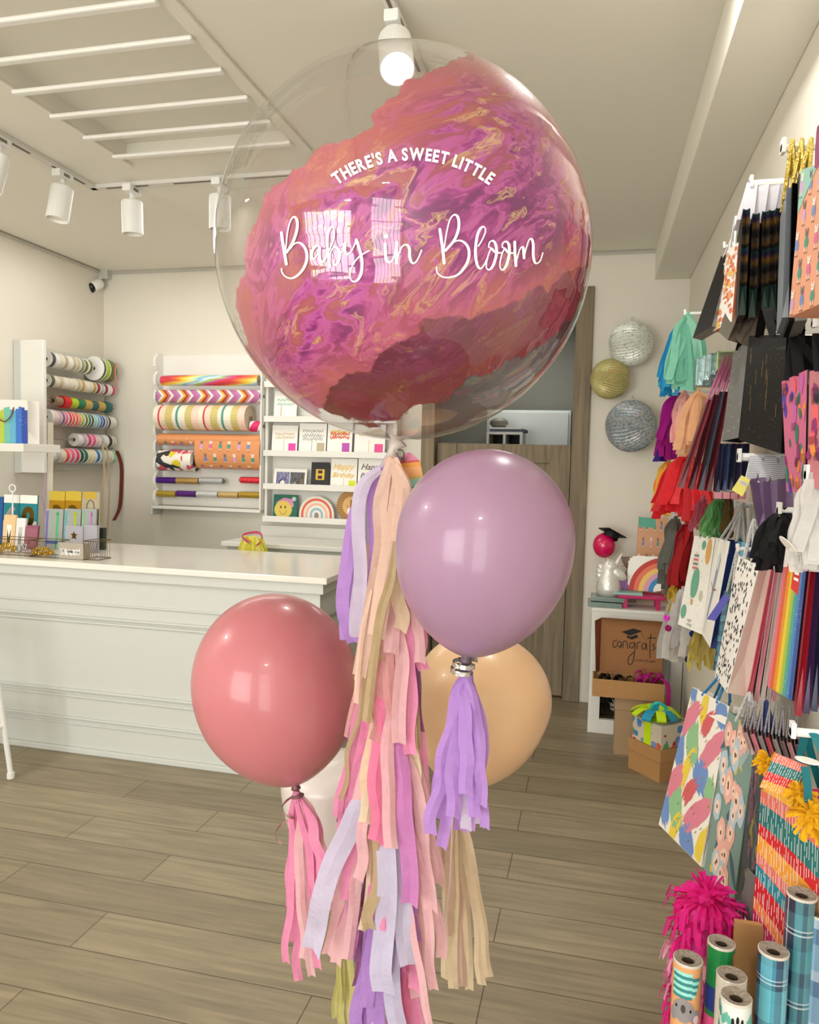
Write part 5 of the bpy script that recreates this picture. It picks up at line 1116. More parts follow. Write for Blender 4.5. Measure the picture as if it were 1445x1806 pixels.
lantern(1076, 669, 33.5, (-.8, -.3, .1), [(110, 100, 50), (176, 172, 106), (190, 186, 130), (206, 150, 110)], 'olive green pleated paper ball lantern, middle of three on the wall')
lantern(1113, 752, 43, (.7, -.45, .1), [(70, 78, 84), (132, 146, 154), (170, 180, 184), (200, 170, 170)], 'blue grey pleated paper ball lantern, lowest and largest of three')

# ------------------------------------------------------------------ white open cabinet and the things on it
c0 = W(1036, 1291, Z=0); yf = c0.y; xw = XR - .004
ztp = W(1045, 1077, Y=yf).z
t = thing('open_cabinet', 'white open cabinet with square front frame beside the doorway', 'cabinet', (.26, yf, 0))
x0 = c0.x; dp = .46
z2 = W(1053, 1268, Y=yf).z
for a, b, nm in (((x0, yf, 0), (x0 + .062, yf + .03, ztp), 'stile'), ((xw - .06, yf, 0), (xw, yf + .03, ztp), 'stile'), ((x0 + .062, yf, ztp - .06), (xw - .06, yf + .03, ztp), 'rail'), ((x0 + .062, yf, 0), (xw - .06, yf + .03, z2), 'rail'),
                 ((x0, yf + .03, 0), (x0 + .02, yf + dp, ztp - .02), 'side_panel'), ((xw - .02, yf + .03, 0), (xw, yf + dp, ztp - .02), 'side_panel'), ((x0 + .02, yf + dp - .01, 0), (xw - .02, yf + dp, ztp - .02), 'back_panel'), ((x0 - .004, yf - .004, ztp), (xw, yf + dp, ztp + .018), 'cabinet_top')):
    MB().lo(a, b).build(nm, WHITE, t, bevel=.0015)
MB().lo((x0 + .02, yf + .03, .06), (xw - .02, yf + dp - .01, .075)).build('base_board', mat('dark_cabinet_floor', (96, 78, 52), .7), t)
ZC2 = ztp + .0185
# wire basket & zebra ribbon inside
q = W(1085, 1255, Y=yf + .2); q.z = .076
bk = thing('black_wire_tray', 'black wire tray inside the open cabinet', 'basket', q); p = MB()
for z in (.004, .05, .10):
    for a, b in (((-.09, -.1), (.13, -.1)), ((.13, -.1), (.13, .1)), ((.13, .1), (-.09, .1)), ((-.09, .1), (-.09, -.1))): p.tube([q + Vector((a[0], a[1], z)), q + Vector((b[0], b[1], z))], .003, 5)
for k in range(9): p.tube([q + Vector((-.09 + k * .0275, -.1, .004)), q + Vector((-.09 + k * .0275, -.1, .10))], .002, 5)
p.build('wire_mesh', BLACK, bk)
p = MB(); fr = Fr(q + Vector((-.05, -.02, .19)), q + Vector((.05, -.02, .19)), q + Vector((.05, -.02, .006)), q + Vector((-.05, -.02, .006)))
p.lathe([(.001, 0), (.05, .004), (.06, .05), (.05, .12), (.02, .15), (.001, .16)], 14, q + Vector((.02, .0, .006)), m=lambda j: j % 2 )
for k in range(6): p.tube(smoothline([q + Vector((-.01 + k * .014, -.05, .06)), q + Vector((-.03 + k * .018, -.066, .12)), q + Vector((.0 + k * .012, -.05, .175))], 4), .003, 5, m=1)
tag(p.build('striped_ribbon_bow', [BLACK, CW]), 'black and white striped bow in the wire tray inside the cabinet', 'bow')
def obox(name, label, cat, fr3, mats, lid=0): pass
# tall pale kraft box
k0 = W(1082, 1330, Z=0); k1 = W(1112, 1333, Z=0); yk = k0.y
zt1 = W(1082, 1228, Y=yk).z
t = thing('tall_kraft_box', 'tall pale kraft box standing in front of the white cabinet', 'box', ((k0.x + .12), yk + .13, 0))
MB().lo((k0.x, yk, 0), (k0.x + .27, yk + .11, zt1 - .07)).build('box_body', mat('pale_kraft', (166, 138, 104), .8), t, bevel=.002)
MB().lo((k0.x - .004, yk - .004, zt1 - .07), (k0.x + .274, yk + .114, zt1)).build('lid', mat('pale_kraft'), t, bevel=.002)
# open congrats box on top
CB = [W(1045, 1182, Y=yk - .02), W(1174, 1203, Y=yk - .05)]
zb = zt1 + .001; ang = math.atan2(-.03, 1); a, b = CB; wdt = b.x - a.x; h = .115; zr = zb + h
t = thing('congrats_box', 'open brown mailer box with black congrats lettering inside its raised lid', 'box', (a.x + wdt / 2, yk + .06, zb)); y0, y1 = yk - .03, yk + .125
zz_ = W(1047, 1213, Y=y0).z; zb = zt1 + .001; zr = zb + max(.09, W(1045, 1182, Y=y0).z - zz_)
a.x = W(1046, 1190, Y=y0).x; bx = W(1173, 1215, Y=y0).x
for (p0, p1, nm) in (((a.x, y0, zb), (bx, y0 + .004, zr), 'front_wall'), ((a.x, y1 - .004, zb), (bx, y1, zr), 'back_wall'), ((a.x, y0 + .004, zb), (a.x + .005, y1 - .004, zr), 'side_wall'), ((bx - .005, y0 + .004, zb), (bx, y1 - .004, zr), 'side_wall'), ((a.x + .005, y0 + .004, zb), (bx - .005, y1 - .004, zb + .004), 'box_base')):
    MB().lo(p0, p1).build(nm, KRAFT, t)
lz = W(1066, 1091, Y=y1 + .02).z; 
fr = Fr((a.x + .035, y1 + .045, lz), (bx + .0, y1 + .045, lz), (bx + .0, y1 + .003, zr), (a.x + .035, y1 + .003, zr)); p = MB(); c = fr.c; bkk = Vector((0, .004, 0))
p.face([c[0], c[3], c[2], c[1]]); p.face([x + bkk for x in c])
for i in range(4): p.face([c[i], c[(i + 1) % 4], c[(i + 1) % 4] + bkk, c[i] + bkk])
p.face([c[0], c[0] + Vector((-.035, -.05, -.01)), c[3] + Vector((-.02, -.05, 0)), c[3]], 1); p.face([c[1], c[0], c[0] + Vector((0, -.045, .004)), c[1] + Vector((0, -.045, .004))], 1)
LT = []
fr.poly(p, [(.33, .24), (.52, .16), (.66, .20), (.47, .30)], 2); fr.poly(p, [(.42, .29), (.47, .32), (.58, .27), (.60, .32), (.50, .37), (.42, .34)], 2); fr.line(p, [(.64, .21), (.66, .26), (.69, .32)], .002, 2)
for st in ([(.27,.40),(.22,.42),(.20,.48),(.22,.54),(.27,.50)],[(.30,.52),(.27,.46),(.31,.42),(.34,.48),(.31,.54),(.34,.46)],[(.36,.54),(.37,.42),(.42,.42),(.44,.54)],[(.54,.42),(.48,.44),(.47,.51),(.52,.52),(.55,.42),(.55,.60),(.52,.80),(.46,.82),(.46,.70),(.54,.60)],[(.59,.54),(.59,.43),(.64,.40)],[(.72,.42),(.67,.44),(.67,.52),(.71,.52),(.73,.42),(.74,.54)],[(.80,.24),(.79,.45),(.80,.68)],[(.74,.33),(.80,.31),(.88,.31)],[(.87,.42),(.83,.44),(.87,.49),(.83,.54)],[(.92,.34),(.92,.50)],[(.92,.55),(.92,.57)]): fr.line(p, st, .0042, 2)
fr.text(p, 'CLASS OF 2024', .72, .76, fr.h * .055, 2, .01)
p.build('lid', [KRAFTD, mat('reddish_kraft', (120, 60, 34), .8), BLACK], t)
R = random.Random(9)
for c_, n_, xa_, lab, nm in (((30, 20, 16), 14, .12, 'dark shredded filler inside the open congrats box', 'shredded_paper'), ((206, 40, 150), 16, .30, 'magenta tissue spilling out of the open congrats box', 'magenta_tissue')):
    p = MB()
    for k in range(n_):
        x = a.x + xa_ + R.uniform(-.08, .08); x = min(max(x, a.x + .02), bx - .03); y = (y0 + y1) / 2 + R.uniform(-.04, .04); z = zb + .006; zt3 = zr + (.012 if nm[0] == 's' else .04) * R.random()
        p.ribbon(smoothline([(x - .02, y, z), (x - .01, y - .01, zt3 - .02), (x + .01, y, zt3), (x + .03, y + .01, zt3 - .02), (x + .025, y, z)], 4), .028, (R.uniform(-.3, .3), 1, R.uniform(-.4, .4)))
    if nm[0] == 'm': p.ribbon(smoothline([(bx - .04, y0 + .03, zr + .02), (bx - .015, y0 - .01, zr + .03), (bx + .016, y0 - .008, zr - .01), (bx + .018, y0 - .008, zb - .02), (bx + .014, y0 - .006, zb + .0 - .04)], 5), .022, (1, .3, 0))
    tag(p.build(nm, tissue(c_)), lab, 'tissue paper')
# kraft gift box with separate lid, standing cornerwise
f0, f1 = W(1108, 1353, Z=0), W(1163, 1381, Z=0); e1 = (f1 - f0); L1 = e1.length; e1 = e1.normalized(); e2 = Vector((-e1.y, e1.x, 0)); 
if e2.y < 0: e2 = -e2
hh = W(1163, 1325, Y=f1.y).z; L2 = .22
t = thing('kraft_box', 'square kraft box with lid on the floor, carrying the wrapped present', 'box', f0 + (e1 * L1 + e2 * L2) / 2)
def obx(mb, o, a, b, z0, z1, m=0):
    P = [o, o + a, o + a + b, o + b]; lo_ = [Vector((q.x, q.y, z0)) for q in P]; hi = [Vector((q.x, q.y, z1)) for q in P]
    mb.face(lo_[::-1], m); mb.face(hi, m)
    for i in range(4): mb.face([lo_[i], lo_[(i + 1) % 4], hi[(i + 1) % 4], hi[i]], m)
p = MB(); obx(p, f0, e1 * L1, e2 * L2, 0, hh - .06); p.build('box_body', KRAFT, t)
p = MB(); obx(p, f0 - e1 * .004 - e2 * .004, e1 * (L1 + .008), e2 * (L2 + .008), hh - .06, hh); p.build('lid', KRAFT, t, bevel=.002)
def fl_mat(name, ground, blobs, scale):
    if name in MC: return MC[name]
    m = bpy.data.materials.new(name); m.use_nodes = True; N, L = nt(m); b = N['Principled BSDF']; tc = N.new('ShaderNodeTexCoord'); v = N.new('ShaderNodeTexVoronoi'); v.inputs['Scale'].default_value = scale; L.new(tc.outputs['Object'], v.inputs['Vector'])
    sp = N.new('ShaderNodeSeparateColor'); L.new(v.outputs['Color'], sp.inputs[0]); r = ramp_node(N, [(k / len(blobs), c_) for k, c_ in enumerate(blobs)]); L.new(sp.outputs[0], r.inputs[0])
    n = N.new('ShaderNodeTexNoise'); n.inputs['Scale'].default_value = scale * 2.3; L.new(tc.outputs['Object'], n.inputs['Vector']); ad = N.new('ShaderNodeMath'); ad.operation = 'MULTIPLY_ADD'; L.new(n.outputs[0], ad.inputs[0]); ad.inputs[1].default_value = .5; L.new(v.outputs['Distance'], ad.inputs[2])
    lt = N.new('ShaderNodeMath'); lt.operation = 'LESS_THAN'; lt.inputs[1].default_value = .74; L.new(ad.outputs[0], lt.inputs[0])
    mx = N.new('ShaderNodeMix'); mx.data_type = 'RGBA'; L.new(lt.outputs[0], mx.inputs[0]); mx.inputs[6].default_value = lin(ground); L.new(r.outputs[0], mx.inputs[7]); L.new(mx.outputs[2], b.inputs['Base Color']); b.inputs['Roughness'].default_value = .5; MC[name] = m; return m
pz = hh + .001; ph = .115
t = thing('wrapped_present', 'floral wrapped present with neon green and blue bow on the kraft box', 'present', f0 + (e1 * L1 + e2 * L2) / 2 + Vector((0, 0, pz)))
p = MB(); obx(p, f0 + e1 * .01 + e2 * .01, e1 * (L1 - .02), e2 * (L2 - .02), pz, pz + ph); p.build('box_body', fl_mat('floral_wrap', (206, 196, 176), [(60, 130, 190), (210, 90, 40), (90, 160, 90), (180, 40, 50), (206, 196, 176), (120, 140, 190)], 26), t)
NEON = mat('neon_green_ribbon', (196, 232, 22), .5); BLR = mat('blue_satin_ribbon', (20, 150, 190), .4)
p = MB(); mid = f0 + e1 * L1 * .42
obx(p, mid + e2 * .0075, e1 * .045, e2 * (L2 - .015), pz + .001, pz + ph + .003); p.build('ribbon_band', NEON, t)
Cb = f0 + e1 * L1 * .5 + e2 * L2 * .35 + Vector((0, 0, pz + ph + .006)); R = random.Random(4)
for k in range(10):
    an = k * .63; d = e1 * math.cos(an) + e2 * math.sin(an); p = MB(); L_ = .10 + .03 * R.random(); s = d.cross(Vector((0, 0, 1)))
    p.ribbon(smoothline([Cb, Cb + d * L_ * .5 + Vector((0, 0, .05)), Cb + d * L_ + Vector((0, 0, .02)), Cb + d * L_ * .8 + Vector((0, 0, .0))], 4), [.012] + [.045] * 10 + [.05, .05], s); p.build('bow_loop', NEON if k % 4 else BLR, t, solid=.0008)
p = MB(); p.tube(smoothline([Cb, Cb + Vector((-.03, -.01, .05)), Cb + Vector((.0, -.02, .08)), Cb + Vector((.04, -.01, .05)), Cb], 6), .008, 8); p.build('bow_knot', mat('turquoise_satin', (40, 190, 190), .4), t)
# things on the cabinet top
def onc(u, v, dy=.1): return W(u, v, Y=yf + dy)
a, b = onc(1031, 1060, .02), onc(1088, 1060, .02)
for k, (dx, z0) in enumerate(((0, 0), (.015, .03))):
    p = MB(); p.lo((a.x + .02 + dx, yf + .02 + dx, ZC2 + z0), (b.x + dx + .03, yf + .17 + dx, ZC2 + z0 + .026)); tag(p.build('clear_tray', mat('smoky_clear_acrylic', (120, 140, 134), .12), bevel=.003), ['smoky clear acrylic tray, lower of two on the cabinet', 'smoky clear acrylic tray, upper of two under the white unicorn'][k], 'tray')
UZ = ZC2 + .057
q = onc(1074, 1020, .10); uc = Vector((q.x, yf + .11, UZ)); t = thing('unicorn_balloon', 'pearly white unicorn head balloon on the clear trays', 'unicorn ornament', uc)
PRL = mat('pearl_foil', (226, 224, 218), .25, metal=.3, bump=.4, bscale=40)
def blob(mb, C, r, ax=(0, 0, 1), m=0, n=18): 
    k = 12; mb.lathe([(max(.0005, r[0] * math.sin(PI * i / k)), -r[1] * math.cos(PI * i / k)) for i in range(k + 1)], n, C, ax, m)
p = MB(); p.lathe([(.001, 0), (.062, .0), (.070, .04), (.062, .09), (.048, .13), (.045, .165), (.03, .19), (.001, .2)], 20, uc, (0.0, 0, 1)); blob(p, uc + Vector((.040, -.01, .132)), (.032, .066), (1, -.1, -.62)); blob(p, uc + Vector((.005, 0, .165)), (.044, .044)); p.build('head', PRL, t, smooth=True)
p = MB(); p.lathe([(.015, 0), (.001, .085)], 10, uc + Vector((.03, -.01, .17)), (.5, 0, 1)); p.build('horn', PRL, t)
for s_ in (-1, 1):
    p = MB(); p.lathe([(.010, 0), (.010, .010), (.001, .028)], 8, uc + Vector((-.005, s_ * .02, .185)), (-.1, s_ * .3, 1)); p.build('ear', PRL, t)
p = MB()
for k in range(6): blob(p, uc + Vector((-.045 - .006 * math.sin(k), 0, .16 - k * .024)), (.022, .026))
p.build('mane', PRL, t, smooth=True)
# graduation balloon on the wall behind
q = W(1066, 962, Y=YB - .14); t = thing('graduate_balloon', 'small hot pink balloon wearing a black graduation cap on a stick', 'balloon', (q.x, q.y, ZC2))
p = MB(); blob(p, q, (.068, .078)); p.build('balloon_body', mat('hot_pink_latex', (214, 14, 90), .2, coat=.5), t, smooth=True)
p = MB(); p.tube([(q.x, q.y, ZC2), (q.x, q.y, q.z - .07)], .004, 6); p.build('stick', WHITE2, t)
p = MB(); hc = q + Vector((.045, -.01, .08)); e_ = Matrix.Rotation(math.radians(22), 3, 'Y') @ Matrix.Rotation(math.radians(-16), 3, 'X') @ Matrix.Rotation(.4, 3, 'Z')
p.box(hc, (.13, .13, .006), e_); p.lathe([(.046, -.035), (.048, 0), (.001, 0)], 16, hc, e_ @ Vector((0, 0, 1))); p.build('graduation_cap', BLACK, t)
# plastic bag with bow, rainbow napkins, pink stand, animal print bag
q = onc(1110, 1000, .28); t = thing('cellophane_sweet_bag', 'clear cellophane bag tied with a green and red bow behind the unicorn', 'sweet bag', (q.x, q.y, ZC2))
p = MB(); p.lathe([(.001, 0), (.05, 0), (.055, .08), (.04, .15), (.012, .19), (.04, .23), (.05, .26)], 16, (q.x, q.y, ZC2)); p.build('bag_body', mat('smoky_cellophane', (150, 130, 120), .15), t)
p = MB(); p.lathe([(.0515, .02), (.056, .08), (.046, .13)], 16, (q.x, q.y, ZC2)); p.build('lilac_sleeve', paper((176, 130, 196)), t)
p = MB(); C_ = Vector((q.x, q.y - .02, ZC2 + .19))
for k in range(8): an = k * .8; p.ribbon(smoothline([C_, C_ + Vector((.03 * math.cos(an), -.01, .03 * math.sin(an))), C_ + Vector((.05 * math.cos(an + .3), -.005, .05 * math.sin(an + .3)))], 3), .008, (0.2, 1, .2), m=k % 2)
p.build('bow', [mat('emerald_foil', (20, 120, 80), .3, metal=.6), mat('crimson_foil', (170, 20, 50), .3, metal=.6)], t)
st_ = onc(1090, 1058, .0); se = onc(1172, 1062, .0); ys = yf + .03; t = thing('pink_stand', 'bright pink low cake stand on the right of the cabinet top', 'stand', ((st_.x + se.x) / 2, ys, ZC2))
zs = W(1130, 1052, Y=ys).z
MB().lo((st_.x, ys, zs - .016), (se.x + .01, ys + .16, zs)).build('stand_top', mat('fuchsia_paint', (190, 20, 96), .4), t, bevel=.003)
for x in (st_.x + .03, se.x - .04):
    for y in (ys + .01, ys + .13): MB().lo((x, y, ZC2), (x + .024, y + .02, zs - .016)).build('leg', mat('fuchsia_paint'), t)
p = MB(); a_ = onc(1082, 1052, 0); p.lo((a_.x, ys + .02, zs + .0005), (a_.x + .16, ys + .12, zs + .012)); tag(p.build('aqua_napkins', paper((150, 196, 190))), 'pale aqua napkin stack lying on the pink stand', 'napkins')
y_ = ys + .10; A, B = W(1109, 980, Y=y_), W(1176, 980, Y=y_); t = thing('rainbow_plate', 'scalloped white paper plate printed with a rainbow, leaning on the pink stand', 'paper plate', ((A.x + B.x) / 2, y_, zs))
hgt = A.z - zs - .0155; cx_, cz_ = (A.x + B.x) / 2, zs + .0155 + hgt / 2; w_ = (B.x - A.x) / 2; p = MB(); n = 72; P = []
for k in range(n):
    a_ = 2 * PI * k / n; sx_ = abs(math.cos(a_)) ** .45 * (1 if math.cos(a_) > 0 else -1); sz_ = abs(math.sin(a_)) ** .45 * (1 if math.sin(a_) > 0 else -1); s_ = 1 + .02 * math.cos(a_ * 18); P.append(Vector((cx_ + w_ * sx_ * s_, y_ + .03 * (sz_ * .5 + .5), cz_ + hgt / 2 * sz_ * s_)))
p.face(P, 0); p.face([q_ + Vector((0, .006, 0)) for q_ in P], 0)
for i in range(n): p.face([P[i], P[(i + 1) % n], P[(i + 1) % n] + Vector((0, .006, 0)), P[i] + Vector((0, .006, 0))], 0)
fr = Fr((cx_ - w_, y_ + .03, cz_ + hgt / 2), (cx_ + w_, y_ + .03, cz_ + hgt / 2), (cx_ + w_, y_, cz_ - hgt / 2), (cx_ - w_, y_, cz_ - hgt / 2))
for k, c_ in enumerate(((196, 60, 50), (230, 120, 90), (240, 200, 110), (220, 160, 190), (50, 140, 200))):
    r0 = .98 - .13 * k; r1 = r0 - .13
    for i in range(14):
        a0, a1 = PI / 2 + PI / 2 * i / 14, PI / 2 + PI / 2 * (i + 1) / 14; g_ = lambda r, a: (min(.99, 1.02 + r * math.cos(a)), max(.03, 1.0 - r * math.sin(a)))
        fr.poly(p, [g_(r0, a0), g_(r0, a1), g_(r1, a1), g_(r1, a0)], k + 1, off=.001)
p.build('plate_disc', [CW] + [paper(c_) for c_ in ((196, 60, 50), (230, 120, 90), (240, 200, 110), (220, 160, 190), (50, 140, 200))], t)
ORB = paper((214, 160, 122))
def pr_anim(nx, ny, sc=1.0, flap=True):
    def f(p, fr):
        if flap: fr.rect(p, 0, 0, .6, .12, 10, off=.0012)
        animals(p, fr, 3, nx, ny, sc)
    return f
q = [(1127, 912), (1176, 908), (1174, 975), (1127, 975)]; yb_2 = yf + .36
A, B = W(1127, 912, Y=yb_2), W(1178, 912, Y=yb_2)
gift_bag('kraft orange gift bag with little animals, standing on the cabinet against the wall', [A, Vector((B.x, yb_2, A.z)), Vector((B.x, yb_2, ZC2 + .001)), Vector((A.x, yb_2, ZC2 + .001))], yb_2, .07, ORB, prints=pr_anim(4, 5, .8), pm=AN + [paper((90, 170, 150))])

# ------------------------------------------------------------------ right wall: tissue tassels in packs on hooks
def wall_tassel(label, top, Y, cols, u0, u1, v0, v1, n=16, w=.03, spread=.07, name='tissue_tassel', hook=None, seed=None, waist=.12):
    T = W(top[0], top[1], Y=Y); t = thing(name, label, 'tassel', T); R = random.Random(seed or hash_(label))
    for ci, col in enumerate(cols):
        p = MB(); m = int(n * 1.5 / len(cols)) or 1; w = w * (.8 if ci == 0 else 1)
        for k in range(m):
            u = u0 + (u1 - u0) * ((k + R.uniform(.1, .9)) / m); v = R.uniform(v0, v1); yy = Y + R.uniform(-spread, spread); B = W(u, v, Y=yy); B.x = min(B.x, XR - .01)
            top_ = T + Vector((R.uniform(-.012, .012), R.uniform(-.012, .012), 0)); pts = [top_]
            for f_ in (.18, .45, .75): q = top_.lerp(B, f_); g_ = f_ ** .55 - f_; q.x += (B.x - T.x) * g_ + R.uniform(-.008, .008); q.y += (B.y - T.y) * g_; q.x = min(q.x, XR - .008); pts.append(q)
            pts.append(B); P = smoothline(pts, 4); an = R.uniform(-.6, .6); sd = Vector((math.cos(an), math.sin(an), 0)); p.ribbon(P, [w * (.35 + .65 * min(1, 3 * i / len(P))) for i in range(len(P))], sd)
        p.build('tissue_strips', tissue(col), t)
    p = MB(); p.tube([T + Vector((0, 0, -.012)), T + Vector((0, 0, .012))], .008, 8); p.build('twisted_top', tissue(cols[0]), t)
    return t
def hk(u, v, Y, label, grp=None): return wall_hook(W(u, v, Y=Y), label)
HT = 'white display hook holding the %s'
wall_tassel('bright turquoise tissue tassel, far left of the wall hooks', (1196, 578), 3.25, [(30, 160, 214), (60, 180, 226), (16, 140, 200)], 1163, 1198, 660, 700, 18)
wall_tassel('mint green tissue tassel on the top far hook', (1214, 556), 3.05, [(150, 222, 196), (176, 234, 212), (130, 206, 180)], 1176, 1246, 655, 690, 26, .035)
hk(1206, 553, 3.05, HT % 'mint tissue tassel')
wall_tassel('magenta purple tissue tassel on the second far hook', (1198, 694), 3.25, [(160, 10, 130), (176, 20, 146), (130, 6, 110)], 1157, 1196, 770, 812, 20)
wall_tassel('indigo tissue tassel ends under the magenta tassel', (1196, 740), 3.32, [(52, 20, 130)], 1155, 1186, 800, 816, 6)
wall_tassel('pale pink tissue tassel between the magenta and peach tassels', (1208, 694), 3.12, [(238, 170, 170), (246, 190, 186)], 1186, 1215, 760, 800, 12)
wall_tassel('peach tissue tassel right of the pink one', (1232, 692), 3.0, [(248, 196, 150), (250, 210, 170)], 1190, 1262, 760, 806, 24, .035)
hk(1186, 690, 3.2, HT % 'magenta tissue tassel'); hk(1198, 800, 3.05, HT % 'red tissue tassel')
wall_tassel('yellow and orange tissue tassel behind the red one', (1180, 815), 3.3, [(240, 190, 70), (250, 140, 30)], 1150, 1185, 885, 915, 12)
wall_tassel('bright red tissue tassel, large and full, on the third far hook', (1212, 800), 3.05, [(236, 40, 50), (246, 70, 76), (220, 24, 40)], 1152, 1262, 885, 922, 36, .045)
p = MB(); 
wall_tassel('slate grey tissue tassel with one strip flung out left', (1192, 915), 3.1, [(112, 116, 106), (96, 100, 92)], 1163, 1200, 985, 1050, 14, .035)
wall_tassel('dark red tissue tassel beside the slate grey one', (1212, 925), 2.95, [(170, 10, 20), (140, 6, 16)], 1182, 1222, 1010, 1040, 16, .035)
hk(1186, 908, 3.1, HT % 'slate grey tassel'); hk(1194, 1014, 2.95, 'white display hook below the dark red tassel'); hk(1190, 1028, 3.0, 'white display hook just above the white confetti tassel')
wall_tassel('white confetti tissue tassel fanning above the floor', (1206, 1040), 2.9, [(214, 210, 204), (226, 222, 218), (196, 194, 190)], 1163, 1235, 1130, 1170, 30, .032)
for k, (u, v, c_) in enumerate(((1176, 1090, (206, 60, 180)), (1179, 1108, (150, 30, 90)), (1222, 1118, (40, 80, 190)), (1214, 1163, (24, 40, 130)))):
    p = MB(); q = W(u, v, Y=2.80); p.lathe([(.001, 0), (.012, 0), (.012, .001), (.001, .001)], 10, q, (.1, -1, .2)); tag(p.build('foil_dot', foil(c_)), '%s foil confetti dot on the white tissue tassel' % ['bright pink', 'dark wine', 'blue', 'navy'][k], 'confetti dot')
wall_tassel('gold tinsel tassel hanging low behind the balloon print bag', (1240, 1090), 2.75, [(206, 186, 90), (224, 206, 130)], 1212, 1262, 1140, 1185, 26, .012)
wall_tassel('small gold foil tassel above the confetti tassel', (1188, 1035), 2.92, [(200, 160, 40)], 1178, 1190, 1058, 1080, 6, .012)
wall_tassel('grass green shredded tassel above the balloon print bag', (1268, 880), 2.62, [(90, 160, 90), (120, 180, 110)], 1234, 1272, 930, 950, 22, .010)
wall_tassel('brown tissue tassel right of the green one', (1282, 876), 2.62, [(110, 86, 44)], 1270, 1292, 935, 950, 10, .02)
wall_tassel('pink mesh tassel under the maroon bags', (1240, 880), 2.8, [(206, 100, 120), (180, 80, 100)], 1214, 1262, 925, 940, 18, .010)
# flat packs with silver foil
for k in range(4):
    u0 = 1226 + k * 12; v0 = 684 - k * 9; yk_ = 2.86 - k * .05
    A, B = W(u0, v0 - 48, Y=yk_), W(u0 + 46, v0, Y=yk_ - .05); p = MB(); z0 = W(u0, v0, Y=yk_).z
    x1 = min(B.x, XR - .01); p.lo((A.x, yk_ - .05, z0), (x1, yk_, z0 + .10 - .012 * k))
    tag(p.build('foil_pack', mat('aqua_silver_foil_%d' % k, [(150, 176, 176), (170, 190, 186), (130, 160, 164), (176, 196, 150)][k], .2, metal=.6, bump=.5, bscale=20), bevel=.004), '%s foil lined clear pack behind the mint tassel' % ['lowest aqua', 'second aqua', 'third blue grey', 'topmost green'][k], 'packet')

# ------------------------------------------------------------------ carriers seen edge-on, one behind another along a hook
def edgebag(label, pt, pb_, Y, wid, th, face, side, hand=None, dx=None, prints=None, pm=(), inner='efeae0', fold=.35, name='gift_bag', tagp=None):
    "bag whose near edge runs from pixel pt to pb_ at distance Y; its face runs back along the wall"
    A, B = W(pt[0], pt[1], Y=Y), W(pb_[0], pb_[1], Y=Y); dx = (A.x + B.x) / 2 / Y - .05; d = Vector((dx * wid, wid, 0))
    if hand: pk_ = hand[2]; hand = (hand[0], hand[1], Vector(((pk_.x + A.x + d.x / 2 + th * .3) / 2, pk_.y, pk_.z)), hand[3])
    return gift_bag(label, [A + d, A, B, B + d], Y, th * .72, face, side, prints, pm, hand, inner=inner, fold=fold, name=name, tagp=tagp)
def dirty(c_): return paper(c_, .4)
def dots(m, n, seed, r=(.01, .004), col=None):
    def f(p, fr):
        R = random.Random(seed)
        for k in range(n):
            a, b = R.uniform(.03, .97), R.uniform(.02, .98); fr.ell(p, a, b, r[0] * R.uniform(.6, 1.3), r[1] * R.uniform(.6, 1.3), m if isinstance(m, int) else R.choice(m), n=7, rot=R.uniform(-.5, .5))
    return f
NAVY, MAR, DGR, BRO = paper((30, 34, 62), .35), paper((96, 20, 34), .35), paper((74, 72, 70), .45), paper((86, 74, 62), .35)
SLATE = paper((112, 112, 110), .5); BLK = mat('black_satin_card', (10, 9, 11), .5, spec=.15); LGR = paper((150, 148, 144), .5)
PINKE = paper((196, 130, 140))
# far top: black bag edge, orange floral bag
gift_bag('white edged black gift bag, furthest in the top row', [(1272, 452), (1290, 446), (1256, 575), (1222, 596)], (2.62, 2.45), .03, BLK, SLATE, handle=(WHITE2, .003, W(1290, 425, Y=2.5), 'rope'), inner='f4f2ee')
def pr_or(p, fr):
    R = random.Random(8)
    for k in range(70): fr.ell(p, R.uniform(.05, .95), R.uniform(.02, .98), R.uniform(.05, .12), R.uniform(.015, .04), R.choice((3, 3, 4, 5)), n=8, jag=.3, rnd=R)
gift_bag('white gift bag splashed with orange flowers, second in the top row', [(1283, 442), (1303, 427), (1291, 567), (1257, 585)], (2.5, 2.25), .05, CW, paper((214, 120, 80)), pr_or, [paper((226, 110, 60)), paper((236, 160, 120)), paper((236, 190, 80))], handle=(WHITE2, .003, W(1298, 385, Y=2.35), 'rope'))
hk(1275, 435, 2.7, 'white display hook behind the orange flower bag'); hk(1292, 404, 2.6, 'upper white display hook near the orange flower bag')
